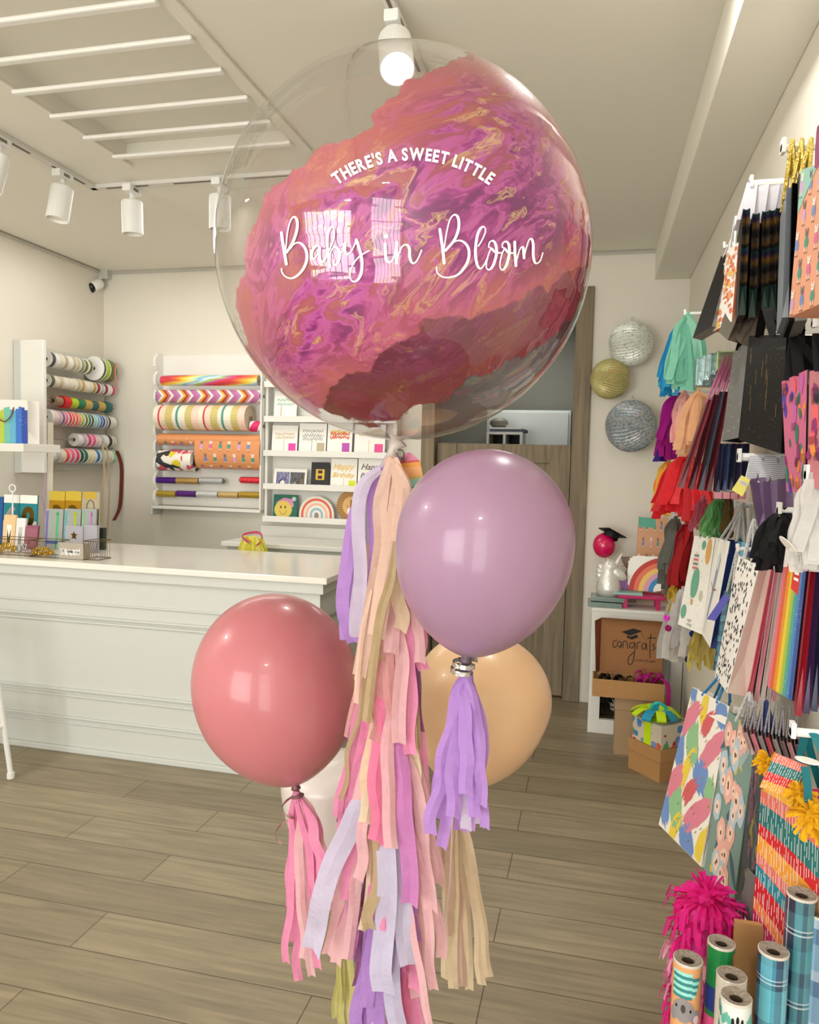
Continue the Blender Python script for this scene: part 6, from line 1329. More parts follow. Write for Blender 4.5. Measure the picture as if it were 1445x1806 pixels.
# dark holographic bags with white handles
WHN = mat('white_tissue_handle', (204, 202, 210), .6, trans=.2)
hkp = W(1322, 324, Y=2.20)
wall_hook(hkp, 'white display hook holding the dark bags with white handles', .009)
HOL = ramp_mat('dark_rainbow_gusset', [(0, (20, 44, 38)), (.15, (22, 20, 46)), (.3, (84, 60, 24)), (.45, (30, 27, 26)), (.6, (12, 12, 12)), (.72, (56, 46, 36)), (.86, (66, 48, 26)), (.95, (16, 15, 15))], axis=1, rep=2, const=False, rough=.25)
edges = [((1311, 368), (1302, 556), (34, 60, 60)), ((1328, 376), (1320, 560), (50, 40, 70)), ((1345, 372), (1342, 556), (96, 30, 30)), ((1357, 370), (1356, 552), (40, 60, 40)), ((1369, 366), (1372, 550), (70, 44, 30))]
nmz = ['leftmost', 'second', 'middle', 'fourth', 'rightmost']
for k, (a, b, c_) in enumerate(edges):
    edgebag('dark shimmering gift bag with white handle, %s of five on the top hook' % nmz[k], a, b, 2.12 + .01 * k, .24, .024, BLK, HOL, (WHN, .026, Vector((hkp.x + .02 + .03 * k, 2.20, hkp.z)), 'flat'), inner='3a3836', fold=.7, dx=-.25)
# big bronze gussets hanging under them
for k, (q, c_) in enumerate(((((1306, 470), (1318, 520), (1284, 600), (1268, 586)), (92, 84, 72)), (((1330, 500), (1345, 520), (1306, 606), (1290, 590)), (70, 62, 54)))):
    gift_bag('bronze grey folded gift bag corner, %s of two under the orange flower bag' % ['left', 'right'][k], [q[0], q[1], q[2], q[3]], (2.35 - k * .08, 2.22 - k * .05), .03, paper(c_, .4), BRO, inner='403830')
# gold rope bags
ROPE = mat('gold_rope', (176, 150, 50), .35, metal=.5, bump=.8, bscale=160)
gp = W(1378, 262, Y=1.78); gp2 = Vector((XR, 1.80, gp.z + .03))
t = wall_hook(gp, 'pale display rail with gold rope handles hanging over it', .009)
for k, (a, b, f_, s_, lab) in enumerate((((1388, 330), (1380, 560), paper((120, 130, 140), .3), paper((150, 160, 168), .25), 'blue silver patterned gift bag with gold rope handles, leftmost on the rail'), ((1398, 322), (1392, 566), BLK, BLK, 'tall black gift bag with gold rope handles, middle of the rail'), ((1409, 306), (1402, 566), BLK, SLATE, 'tall black gift bag with gold rope handles, next to the orange animal bag'))):
    edgebag(lab, a, b, 1.66 - .02 * k, .2, .03, f_, s_, (ROPE, .0045, Vector((gp.x + .014 + .03 * k, 1.75, gp.z)), 'rope'), inner='181818', fold=.5, dx=-.2)
# orange animal print bag at the right edge
AO = paper((226, 160, 126))
hp = W(1432, 262, Y=1.40)
gift_bag('large peach gift bag with a party of little dressed animals, upper right edge', [(1414, 300), (1520, 262), (1510, 508), (1392, 560)], (1.52, 1.30), .05, AO, AO, lambda p, fr: (fr.poly(p, [(0, 0), (.32, 0), (.0, .3)], 10, off=.0006), animals(p, fr, 3, 6, 5, 1.0, 11, .05)), AN + [paper((150, 196, 180))], handle=(mat('mauve_cord', (170, 96, 130), .5), .004, W(1448, 225, Y=1.40), 'rope'))
# second row: pegs, slate/black big bag
pk = W(1368, 598, Y=1.95)
wall_hook(pk, 'white display hook holding the big black bags', .009); hk(1432, 572, 1.62, 'short white display hook right of the black bags')
def starry(p, fr):
    R = random.Random(2)
    for k in range(70): fr.ell(p, R.uniform(.05, .95), R.uniform(.05, .98), .004, .004, 3, n=5)
    for k in range(12): a = R.uniform(.1, .9); b = R.uniform(.1, .6); fr.rect(p, a, b, a + .006, b + R.uniform(.08, .2), 3)
gift_bag('tall slate grey sided black gift bag flecked with gold, centre of the wall display', [(1322, 592), (1388, 590), (1378, 800), (1304, 776)], (2.15, 1.85), .06, BLK, BLK, starry, [GLDINK], handle=(BLK, .02, W(1350, 545, Y=2.0), 'flat'), inner='101010')
gift_bag('grey marbled gusset of a gift bag left of the big black bag', [(1294, 622), (1321, 597), (1303, 772), (1273, 778)], (2.35, 2.2), .05, SLATE, BLK, dots(3, 30, 4, (.05, .01)), [LGR], handle=(BLK, .012, W(1318, 560, Y=2.25), 'flat'), inner='202020')
for k in range(4):
    edgebag('tall black gift bag edge, %s of four packed under the gold rope bags' % ['first', 'second', 'third', 'fourth'][k], (1394 + 8 * k - 8, 590 - 6 * k), (1384 + 9 * k - 4, 700 + k * 4), 1.86 - .03 * k, .18, .016, BLK, BLK, (BLK, .011, Vector((W(1384 + 10 * k, 596, Y=1.95).x, 1.95, pk.z)), 'flat'), inner='101010', dx=-.2)
# maroon bags
mk = W(1288, 640, Y=2.75)
wall_hook(mk, 'white display hook holding the maroon bags')
for k, (a, b) in enumerate((((1250, 704), (1198, 860)), ((1260, 695), (1216, 862)), ((1270, 690), (1232, 864)), ((1279, 690), (1246, 866)))):
    edgebag('maroon gift bag seen edge-on, %s of four behind the slate bag' % ['leftmost', 'second', 'third', 'rightmost'][k], a, b, 2.50 - .015 * k, .16, .020, MAR, [paper((120, 50, 60), .4), paper((70, 16, 28), .4), paper((60, 60, 74), .4), paper((84, 20, 30), .4)][k], (mat('mauve_cord'), .003, Vector((mk.x + .01 * k + .006, 2.6, mk.z)), 'rope'), inner='501420', fold=.6, dx=-.2)
for k in range(5):
    edgebag('navy gift bag with gold edge, %s of five under the slate bag' % ['first', 'second', 'third', 'fourth', 'fifth'][k], (1270 + k * 11, 782), (1262 + k * 12, 868 - k * 2), 2.40 - .02 * k, .15, .018, NAVY, [NAVY, paper((46, 60, 96), .4), NAVY, paper((60, 50, 90), .4), NAVY][k], inner='c9a25a', fold=.6, dx=-.2)
p_ = W(1258, 872, Y=2.45); 
for k in range(4):
    A, B = W(1260 + k * 14, 868, Y=2.38), W(1272 + k * 14, 880, Y=2.38); p = MB(); p.lo((A.x, 2.36, B.z), (B.x, 2.40, A.z)); tag(p.build('pink_packet', PINKE, bevel=.002), 'pink packet, %s in the row under the navy bags' % ['first', 'second', 'third', 'fourth'][k], 'packet')
# tropical bags
def tropical(seed):
    def f(p, fr):
        R = random.Random(seed)
        for k in range(34):
            a, b = R.uniform(.02, .98), R.uniform(.03, .97); s_ = R.uniform(.08, .2); an = R.uniform(-1.2, 1.2); m = R.randrange(3, 9); fr.ell(p, a, b, s_ * .42, s_ * .9 * .5, m, rot=an, n=10, jag=.12, rnd=R, off=.0006 + .0002 * (k % 4))
            if k % 3 == 0:
                for j in range(7): x = a - .1 + .03 * j; fr.rect(p, x, b - .02, x + .008, b + .05, 9, off=.0018)
    return f
TPM = [paper(c_) for c_ in ((240, 100, 110), (90, 60, 180), (246, 150, 60), (206, 100, 180), (40, 130, 100), (150, 40, 110))] + [BLACK]
gift_bag('bold tropical print gift bag in pink, violet and orange, right of the black bags', [(1379, 673), (1424, 652), (1420, 869), (1388, 867)], (1.72, 1.56), .05, paper((216, 110, 150)), paper((60, 40, 60)), tropical(5), TPM, handle=(BLK, .02, W(1402, 598, Y=1.66), 'flat'))
gift_bag('second tropical print gift bag cut by the right edge of the photo', [(1428, 655), (1500, 640), (1488, 862), (1424, 862)], (1.52, 1.36), .05, paper((200, 120, 130)), paper((60, 40, 60)), tropical(9), TPM, handle=(BLK, .02, W(1445, 592, Y=1.46), 'flat'))
# polka ribbon peg with lilac bottle bags
pp_ = W(1301, 806, Y=2.05); wall_hook(pp_, 'white display hook with polka dot ribbon loops over it', .010)
PLK = ramp_mat('grey_polka_ribbon', [(0, (206, 206, 212)), (.5, (150, 150, 160))], axis=1, rep=30, rough=.5)
LILB = mat('plum_bottle_card', (92, 70, 104), .3)
for k, (a, b) in enumerate((((1325, 845), (1338, 930)), ((1346, 850), (1352, 940)), ((1372, 845), (1374, 960)))):
    edgebag('plum bottle bag on polka dot ribbon, %s of three' % ['left', 'middle', 'right'][k], a, b, 1.98 - .02 * k, .09, .045, LILB, paper((120, 96, 130), .3), (PLK, .024, Vector((pp_.x + .03 + .045 * k, 2.02, pp_.z)), 'flat'), fold=.4, dx=-.1, name='bottle_bag')
f2 = quadf([(1308, 838), (1324, 846), (1310, 876), (1291, 864)], 1.93); p = MB(); p.face([f2.c[0], f2.c[3], f2.c[2], f2.c[1]]); squig(p, f2, 1, (.3, .38), 3, .002, .06)
p.tube([f2.at(.5, .05, .001), pp_ + Vector((.03, 0, -.002))], .0009, 4, m=1); tag(p.build('yellow_tag', [paper((232, 226, 110)), CW]), 'yellow gift tag tied under the polka dot ribbon hook', 'tag')
# third row: birthday bags with rope handles
wh = W(1293, 890, Y=2.62); wall_hook(wh, 'white display hook with white twisted rope handles', .009)
RPG = mat('grey_twisted_rope', (160, 156, 160), .6, bump=.9, bscale=200); RPW = mat('white_twisted_rope', (214, 216, 214), .6, bump=.9, bscale=200)
def pr_ball(p, fr):
    dots(3, 120, 5, (.008, .004))(p, fr)
    fr.ell(p, .30, .28, .13, .11, 4)
    for k in range(4): fr.rect(p, .19, .20 + .045 * k, .41, .22 + .045 * k, 5 if k % 2 else 6, off=.001)
    fr.ell(p, .42, .50, .17, .17, 7); fr.rect(p, .38, .68, .46, .74, 8); fr.line(p, [(.3, .62), (.4, .74)], .002, 3); fr.ell(p, .8, .15, .12, .14, 8); fr.ell(p, .55, .09, .10, .05, 7); fr.ell(p, .14, .84, .12, .08, 7); fr.ell(p, .75, .62, .08, .06, 9)
    fr.text(p, 'Happy', .42, .92, fr.h * .05, 3); fr.text(p, 'Birthday', .42, .97, fr.h * .05, 3)
gift_bag('cream birthday gift bag with teal hot air balloon print', [(1225, 945), (1262, 948), (1238, 1119), (1196, 1101)], (2.75, 2.6), .03, CW, paper((20, 110, 110)), pr_ball, [paper(c_) for c_ in ((120, 140, 130), (238, 210, 200), (206, 110, 110), (70, 140, 130), (110, 176, 150), (222, 170, 96), (200, 200, 180))], handle=(RPW, .0045, wh + Vector((.0, 0, 0)), 'rope'))
def pr_her(p, fr):
    fr.poly(p, [(.5, .12), (.62, .2), (.5, .5), (.3, .8), (.22, .78), (.34, .5), (.42, .25)], 3); fr.line(p, [(.2, .8), (.15, .95)], .002, 4); fr.line(p, [(.3, .8), (.27, .95)], .002, 4); fr.line(p, [(.2, .44), (.4, .5), (.65, .48)], .004, 5); fr.ell(p, .5, .22, .09, .09, 6, off=.001)
gift_bag('cream gift bag with a tall blue bird print and navy sides', [(1263, 948), (1288, 955), (1253, 1143), (1238, 1118)], (2.58, 2.38), .06, CW, paper((34, 50, 110)), pr_her, [paper(c_) for c_ in ((150, 160, 190), (90, 90, 100), (180, 80, 100), (214, 220, 226))], handle=(RPW, .0045, wh + Vector((.03, -.02, 0)), 'rope'))
PLD = plaid_mat('blue_check_card', (60, 110, 150), [(0, (26, 50, 90)), (.2, (90, 170, 196)), (.45, (40, 90, 130)), (.6, (230, 236, 240)), (.63, (60, 130, 160)), (.8, (20, 40, 70))], [(0, (60, 140, 170)), (.3, (20, 50, 90)), (.5, (230, 236, 240)), (.53, (90, 170, 200)), (.75, (30, 70, 110))], 2, 4, .5)
edgebag('teal and blue topped gift bag, left of two behind the dash print bag', (1302, 955), (1272, 1150), 2.36, .16, .03, paper((16, 110, 120)), paper((110, 170, 196)), (RPW, .004, wh + Vector((.05, -.03, 0)), 'rope'), dx=-.2)
edgebag('navy dotted gift bag, right of two behind the dash print bag', (1322, 958), (1290, 1150), 2.30, .15, .03, NAVY, paper((90, 110, 170)), (RPW, .004, wh + Vector((.08, -.04, 0)), 'rope'), dx=-.2)
gift_bag('blue checked gift bag half hidden behind the dash print bag', [(1277, 1043), (1300, 1032), (1288, 1190), (1258, 1182)], (2.34, 2.2), .04, PLD, PLD, handle=(RPW, .004, W(1300, 975, Y=2.25), 'rope'))
f2 = quadf([(1277, 1048), (1288, 1054), (1262, 1095), (1247, 1092)], 2.1); p = MB(); p.face([f2.c[0], f2.c[3], f2.c[2], f2.c[1]]); tag(p.build('violet_tag', [paper((84, 80, 170))], solid=.0008), 'violet blue gift tag hanging before the blue checked bag', 'tag')
def pr_dash(p, fr):
    R = random.Random(12)
    for k in range(190):
        a, b = R.uniform(.03, .97), R.uniform(.01, .99); fr.ell(p, a, b, .028, .011, 3 if k % 11 else 4, n=7, rot=R.uniform(1.2, 1.9))
DASH = [BLACK, paper((226, 160, 176))]
rk = W(1302, 968, Y=2.18)
gift_bag('cream gift bag with black dash marks, largest in the third row', [(1303, 980), (1340, 998), (1283, 1222), (1261, 1192)], (2.16, 1.98), .045, CW, paper((206, 186, 172)), pr_dash, DASH, handle=(RPW, .005, W(1330, 920, Y=2.1), 'rope'), fold=.2)
hk(1298, 968, 2.2, 'white display hook behind the dash print bag')
for k, (a, b, f_, s_) in enumerate((((1362, 1004), (1318, 1235), paper((200, 70, 90)), paper((176, 70, 90))), ((1368, 1000), (1330, 1240), CW, PINKE), ((1376, 1000), (1342, 1236), CW, paper((196, 176, 170))), ((1384, 1002), (1352, 1240), CW, paper((176, 156, 150))), ((1391, 1004), (1362, 1236), CW, PINKE))):
    edgebag('%s gift bag edge, %s of five behind the dash print bag' % ('red' if k == 0 else 'cream and pink', nmz[k]), a, b, 1.96 - .012 * k, .17, .012, f_, s_, (RPW, .003, W(1372, 930, Y=2.02) + Vector((.01 * k, 0, 0)), 'rope'), fold=.6, dx=-.2)
# black and white tissue handles
wall_hook(W(1371, 901, Y=1.80), 'white display hook holding the black shredded handles', .009)
wall_tassel('black tissue tassel fanning over the cream bags', (1382, 904), 1.80, [(18, 17, 20), (26, 25, 30), (12, 12, 14)], 1328, 1414, 955, 1010, 40, .022, spread=.04)
wall_tassel('large white tissue tassel at the right edge of the wall', (1436, 845), 1.50, [(226, 224, 220), (236, 234, 230)], 1400, 1470, 965, 1010, 30, .030, spread=.03)
wall_hook(W(1420, 838, Y=1.52), 'white display hook holding the white tissue tassel', .009)
# rainbow glitter bag
RBG = [(226, 120, 140), (222, 100, 60), (232, 150, 50), (236, 206, 60), (170, 196, 70), (90, 170, 150), (80, 140, 190), (60, 90, 170)]
def pr_rb(p, fr):
    for k in range(8): fr.rect(p, k / 8, .0, (k + 1) / 8, 1, 3 + k)
    R = random.Random(3)
    for k in range(70): fr.ell(p, R.random() * .97 + .01, R.random() * .97 + .01, .010, .004, 11, n=5, off=.0013)
    fr.rect(p, .0, .0, .2, .16, 12, off=.001); fr.rect(p, .74, .0, .98, .10, 12, off=.001)
gift_bag('rainbow striped glitter gift bag hanging at the right, white cloud top', [(1388, 960), (1429, 948), (1397, 1236), (1354, 1210)], (1.76, 1.62), .05, CW, NAVY, pr_rb, [paper(c_) for c_ in RBG] + [mat('silver_glitter'), CW], handle=(mat('cream_ribbon', (226, 220, 204), .5), .02, W(1420, 900, Y=1.7), 'flat'))
f2 = quadf([(1405, 968), (1418, 960), (1408, 1050), (1395, 1038)], 1.55); p = MB(); p.face([f2.c[0], f2.c[3], f2.c[2], f2.c[1]]); 
for k in range(4): f2.rect(p, .2, .3 + .13 * k, .8, .36 + .13 * k, 1)
tag(p.build('red_tag', [paper((196, 40, 36)), CW], solid=.0008), 'red gift tag with white lines on the rainbow bag', 'tag')
f2 = W(1390, 962, Y=1.48); p = MB(); p.lathe([(.001, 0), (.021, 0), (.021, .001), (.001, .001)], 24, f2, (.75, .12, .65)); tag(p.build('oval_tag', CW), 'oval white swing tag in front of the white tissue tassel', 'tag')
for k in range(5):
    cdk = [(150, 20, 34), (60, 30, 70), (24, 26, 56), (170, 24, 40), (28, 28, 60)][k]
    edgebag('%s gift bag edge, %s of five right of the rainbow bag' % (['dark red', 'plum', 'navy', 'bright red', 'midnight blue'][k], nmz[k]), (1436 + k * 9, 952), (1402 + k * 14, 1262 - k * 4), 1.56 - .02 * k, .15, .016, paper(cdk, .35), paper(cdk, .35), inner='241418', fold=.7, dx=-.2)
# stack of small folded bags with rope handles under the rainbow bag
for k in range(8):
    u = 1318 + k * 13; c_ = [(176, 150, 146), (200, 130, 140), (150, 140, 138), (190, 90, 100), (160, 150, 146), (130, 110, 112), (196, 150, 150), (120, 100, 104)][k]
    edgebag('small %s carrier with twisted handle, %s of eight hanging under the cream and pink bags' % (['taupe', 'rose', 'grey', 'red', 'stone', 'brown', 'blush', 'mauve'][k], ORD[k]), (u, 1292 + k * 3), (u + 14, 1330 + k * 4), 1.72 - .01 * k, .12, .012, paper(c_), paper(c_), (RPG, .002, W(u - 2, 1240, Y=1.75), 'rope'), fold=.6, dx=-.1)

# ------------------------------------------------------------------ bottom right: large bags
def strokes(p, fr):
    R = random.Random(21)
    S_ = [(.08,.03,.22,.16,1.4,3),(.42,.09,.38,.17,1.5,4),(.85,.06,.34,.26,.9,3),(.12,.20,.52,.26,-1.0,5),(.58,.17,.34,.20,-1.1,6),(.32,.34,.50,.30,1.2,7),(.80,.30,.60,.26,-.85,5),(.06,.44,.36,.24,1.2,3),
          (.32,.51,.52,.17,-1.35,4),(.66,.50,.38,.34,1.0,3),(.12,.64,.52,.26,-1.0,5),(.48,.64,.34,.20,-1.1,6),(.26,.79,.50,.30,1.2,7),(.72,.74,.64,.26,-.85,5),(.05,.87,.34,.22,1.2,3),(.34,.92,.40,.17,-1.35,4),(.90,.56,.34,.24,1.2,7),(.92,.88,.40,.17,-1.35,4),(.62,.93,.34,.30,1.0,3)]
    for a, b, L_, wd, an, m in S_: fr.stk(p, a, b, L_, wd, an, m, R)
    for k in range(26): a, b = R.uniform(.05, .95), R.uniform(.03, .97); fr.line(p, [(a, b), (a + .03, b - .02)], .0022, 8, off=.0012)
BRUSH = [paper(c_) for c_ in ((110, 144, 200), (232, 204, 70), (220, 130, 150), (210, 96, 100), (142, 190, 140))] + [GLDINK]
bh = W(1284, 1180, Y=2.1)
gift_bag('large cream gift bag with pastel brush strokes hanging low over the floor', [(1222, 1212), (1287, 1246), (1237, 1529), (1162, 1454)], (2.20, 2.00), .035, paper('f0ebe0'), paper('f0ebe0'), strokes, BRUSH, handle=(mat('blue_cord', (40, 110, 160), .5), .004, bh, 'rope'))
def floral(seed, n=26):
    def f(p, fr):
        R = random.Random(seed)
        for k in range(30): fr.ell(p, R.uniform(.08, .92), R.uniform(.05, .95), R.uniform(.04, .08), R.uniform(.05, .09), R.choice((7, 8, 9)), rot=R.uniform(-.6, .6), n=10, jag=.2, rnd=R, off=.0005)
        for k in range(n):
            a, b = R.uniform(.12, .88), R.uniform(.06, .94); s_ = R.uniform(.09, .15); fr.ell(p, a, b, s_, s_ * .6, R.choice((3, 3, 4)), n=16, jag=.12, rnd=R, off=.0009 + .0001 * (k % 5)); fr.ell(p, a, b, s_ * .55, s_ * .32, 5, n=10, jag=.2, rnd=R, off=.0016); fr.ell(p, a, b, s_ * .18, s_ * .1, 6, n=7, off=.002)
    return f
FLO = [paper(c_) for c_ in ((232, 176, 160), (176, 196, 206), (240, 206, 186), (110, 84, 40), (70, 96, 110), (206, 184, 80), (150, 176, 180))]
gift_bag('sage green gift bag with large pink flowers, behind the brush stroke bag', [(1285, 1255), (1335, 1292), (1288, 1640), (1238, 1560)], (1.98, 1.86), .03, paper((122, 148, 138)), paper((122, 148, 138)), floral(31), FLO, handle=(RPW, .004, W(1322, 1225, Y=1.92), 'rope'))
gift_bag('dark slate gift bag with dusky flowers between the sage and the fringed bags', [(1332, 1296), (1358, 1320), (1330, 1590), (1300, 1612)], (1.80, 1.70), .03, paper((70, 76, 82)), paper((40, 40, 44)), floral(41, 14), [paper(c_) for c_ in ((120, 80, 96), (90, 96, 116), (130, 96, 110), (60, 50, 40), (50, 60, 70), (150, 130, 60), (90, 100, 104))], handle=(mat('navy_cord', (30, 44, 96), .5), .004, W(1352, 1240, Y=1.75), 'rope'))
gift_bag('grey folded paper bag bottom hanging beside the fringed print bag', [(1318, 1530), (1334, 1548), (1326, 1640), (1306, 1600)], (1.66, 1.60), .02, SLATE, SLATE)
# hatched party bag
HC = [(212, 110, 100), (24, 124, 140), (190, 26, 40), (222, 120, 70), (180, 30, 90), (228, 170, 60), (214, 110, 96), (30, 110, 110), (196, 30, 36), (226, 150, 50)]
def hatch(nb, m0, off=.0006, tilt=0.35, nh=46):
    def f(p, fr):
        n = 12; vs = [0]; R = random.Random(nb)
        while vs[-1] < 1: vs.append(vs[-1] + R.uniform(.07, .14) * (8 / nb))
        for k in range(-6, len(vs) - 1):
            b0 = vs[k] if k >= 0 else vs[0] + .1 * k; b1 = vs[k + 1] if k + 1 >= 0 else vs[0] + .1 * (k + 1)
            for i in range(n):
                a0, a1 = i / n, (i + 1) / n; g_ = lambda b, a: max(0, min(1, b + tilt * a))
                if g_(b0, a0) >= 1 and g_(b1, a1) >= 1: continue
                q = [(a0, g_(b0, a0)), (a1, g_(b0, a1)), (a1, g_(b1, a1)), (a0, g_(b1, a0))]
                if abs(q[0][1] - q[3][1]) + abs(q[1][1] - q[2][1]) < 1e-4: continue
                fr.poly(p, q, m0 + (k + 6) % 10, off)
        for i in range(nh):
            a = (i + R.uniform(.2, .8)) / nh; b = R.uniform(0, .1)
            while b < .97:
                L_ = R.uniform(.04, .13); fr.rect(p, a, b, a + .16 / nh, min(.995, b + L_), m0 + 10, off * 2); b += L_ + R.uniform(.01, .06)
    return f
HM = [paper(c_) for c_ in HC] + [CW]
th_ = W(1394, 1290, Y=1.42); wall_hook(th_, 'white display hook holding the fringed print bag by its teal ribbon', .008)
t, fr = gift_bag('huge gift bag printed with hatched bands of red, teal, coral and gold, lower right', [(1343, 1392), (1560, 1390), (1560, 1905), (1326, 1650)], (1.56, 1.28), .06, paper((206, 100, 90)), paper((120, 40, 50)), hatch(8, 3), HM, handle=(mat('teal_satin', (10, 110, 120), .4), .013, th_ + Vector((.03, 0, 0)), 'flat'))
f2 = quadf([(1392, 1326), (1428, 1352), (1396, 1408), (1340, 1388)], (1.34, 1.34)); f2.c[0] = W(1372, 1340, Y=1.34); p = MB(); P5 = [(1392, 1326), (1424, 1350), (1396, 1408), (1340, 1388), (1370, 1340)]
tg = thing('striped_swing_tag', 'house shaped hatched swing tag in red, teal and gold on the fringed print bag', 'tag', W(1385, 1405, Y=1.34))
f2 = quadf([(1368, 1328), (1424, 1350), (1396, 1408), (1340, 1388)], 1.34); p.face([f2.c[0], f2.c[3], f2.c[2], f2.c[1]], 0); hatch(3, 1, .0006, 0, 14)(p, f2); p.build('tag_card', [CW] + HM, tg, solid=0)
p = MB(); q = W(1425, 1342, Y=1.33); p.lathe([(.001, 0), (.019, 0), (.019, .0012), (.001, .0012)], 24, q, (.1, .06, 1)); tag(p.build('oval_tag', CW), 'oval white swing tag above the hatched swing tag', 'tag')
def pompom(q, r, col, label, n=110, name='pompom', w=.006, parent=None):
    q = Vector(q); R = random.Random(hash_(label)); p = MB()
    for k in range(n):
        z = R.uniform(-1, 1); a = R.uniform(0, 2 * PI); s = math.sqrt(1 - z * z); d = Vector((s * math.cos(a), s * math.sin(a), z)); e = d.cross(Vector((R.uniform(-1, 1), R.uniform(-1, 1), R.uniform(-1, 1)))).normalized(); L_ = r * R.uniform(.8, 1.15); tip = q + d * L_ + Vector((0, 0, -.15 * r)); p.ribbon([q + d * r * .15, q + d * L_ * .6, tip], [w * .6, w, w], e)
    p.lathe([(.001, -r * .4), (r * .35, -r * .2), (r * .4, 0), (r * .35, r * .2), (.001, r * .4)], 10, q)
    o = p.build(name, tissue(col), parent)
    if parent is None: tag(o, label, 'pompom')
    return o
YL = (244, 196, 30)
pompom(W(1356, 1345, Y=1.50), .027, YL, 'yellow tissue pompom left of the hatched swing tag')
pompom(W(1412, 1400, Y=1.33), .024, YL, 'small yellow tissue pompom right of the hatched swing tag')
pompom(W(1432, 1440, Y=1.30), .034, YL, 'large yellow tissue pompom hanging on the teal ribbon')
p = MB(); p.ribbon(smoothline([W(1420, 1352, Y=1.31), W(1424, 1380, Y=1.31), W(1426, 1415, Y=1.31)], 4), .013, (1, .3, 0)); tag(p.build('teal_ribbon_tail', mat('teal_satin'), solid=.0006), 'teal ribbon tail between the swing tags and the large pompom', 'ribbon')

# ------------------------------------------------------------------ bottom right: pink fringed pinata, kraft sheet, upright wrap rolls
tp = W(1250, 1570, Y=1.62); base = Vector((tp.x, tp.y, 0))
t = thing('fringed_pinata', 'upright pinata covered in hot pink and pale pink tissue fringe', 'pinata', base)
ztp_ = tp.z - .02; MB().lo((base.x - .045, base.y - .03, 0), (base.x + .045, base.y + .03, ztp_ - .01)).build('core_box', paper((214, 60, 150)), t, bevel=.01)
R = random.Random(77)
def fringe(z, col, n, L_, w, up=.0, rx=.05, ry=.038):
    p = MB()
    for k in range(n):
        a = R.uniform(0, 2 * PI); d = Vector((math.cos(a), math.sin(a), 0)); o = Vector((base.x + rx * math.cos(a) * .85, base.y + ry * math.sin(a) * .85, z)); LL = L_ * R.uniform(.7, 1.2)
        tip = o + d * LL * R.uniform(.35, .8) + Vector((0, 0, -LL * R.uniform(.4, .9) + up * R.random())); m_ = o.lerp(tip, .5) + d * LL * .22 + Vector((0, 0, LL * .2)); p.ribbon([o, m_, tip], w, d.cross(Vector((0, 0, 1))) + Vector((0, 0, R.uniform(-.4, .4))))
    return p
z = ztp_; k = 0
while z > .03:
    col = (238, 36, 150) if (k // 3) % 2 == 0 else ((240, 140, 190) if k % 3 else (246, 180, 206)); fringe(z, col, 60, .058, .0075).build('tissue_fringe', tissue(col), t); z -= .034; k += 1
pm_ = pompom(Vector((base.x, base.y, ztp_ + .0)), .062, (238, 36, 150), 'pinata top', 150, name='top_tuft', w=.008, parent=t)
A, B, Cc = W(1297, 1626, Y=1.53), W(1346, 1633, Y=1.53), W(1355, 1665, Y=1.53); p = MB(); y_ = 1.53
prf = [Vector((A.x, y_, A.z)), Vector((B.x, y_ , B.z)), Vector((Cc.x, y_, Cc.z)), Vector((Cc.x + .02, y_, 0.0)), Vector((A.x, y_, 0.0))]
p.face(prf[::-1]); p.face([q + Vector((0, .012, 0)) for q in prf])
for i in range(5): p.face([prf[i], prf[(i + 1) % 5], prf[(i + 1) % 5] + Vector((0, .012, 0)), prf[i] + Vector((0, .012, 0))])
tag(p.build('kraft_board', KRAFT), 'plain kraft board standing upright behind the wrapping rolls', 'board')
def upright(u, v, Y, r, m, label, lean=(0, 0), prints=None, pm=()):
    T = W(u, v, Y=Y); Bm = Vector((T.x + lean[0], T.y + lean[1], .004)); ax = (T - Bm).normalized(); L_ = (T - Bm).length
    t = thing('gift_wrap_roll', label, 'gift wrap roll', Bm)
    p = MB(); n = 36; p.lathe([(r, 0), (r, L_)], n, Bm, ax); p.face([Bm + Vector((r * math.cos(2 * PI * k / n), r * math.sin(2 * PI * k / n), 0)) for k in range(n)])
    if prints:
        x = ax.cross(Vector((0, 1, 0))).normalized(); y = ax.cross(x)
        class Cyl(Fr):
            w = 2 * PI * r; h = L_
            def __init__(s): pass
            def at(s, a, b, off=0):      # a: 0..1 half-turn seen by the customer, left to right ; b: metres below the top
                an = math.atan2(y.dot(Vector((CAM.x - T.x, CAM.y - T.y, 0))), x.dot(Vector((CAM.x - T.x, CAM.y - T.y, 0)))) + dirs * (a - .5) * PI
                return T - ax * b + (x * math.cos(an) + y * math.sin(an)) * (r + off)
        dirs = 1; c_ = Cyl(); l_, r_ = c_.at(.2, .1), c_.at(.8, .1); 
        if (l_ - CAM).dot(CR.col[0]) > (r_ - CAM).dot(CR.col[0]): dirs = -1
        class Cyl2(Cyl): pass
        prints(p, c_)
    p.build('paper_roll', [m] + list(pm), t, smooth=False)
    p = MB(); p.lathe([(r * 1.004, L_ - .003), (r * 1.006, L_ + .001), (r * .96, L_ + .0015), (r * .5, L_ - .001), (r * .42, L_ - .004), (r * .40, L_ - .05), (.001, L_ - .05)], 30, Bm, ax, m=lambda j: 1 if j < 2 else (0 if j < 4 else 2)); p.build('roll_end', [mat('crumpled_grey_end', (150, 138, 124), .7, bump=1, bscale=120), mat('clear_wrap_rim', (206, 200, 188), .15), mat('dark_core', (70, 56, 40), .9)], t)
    return t
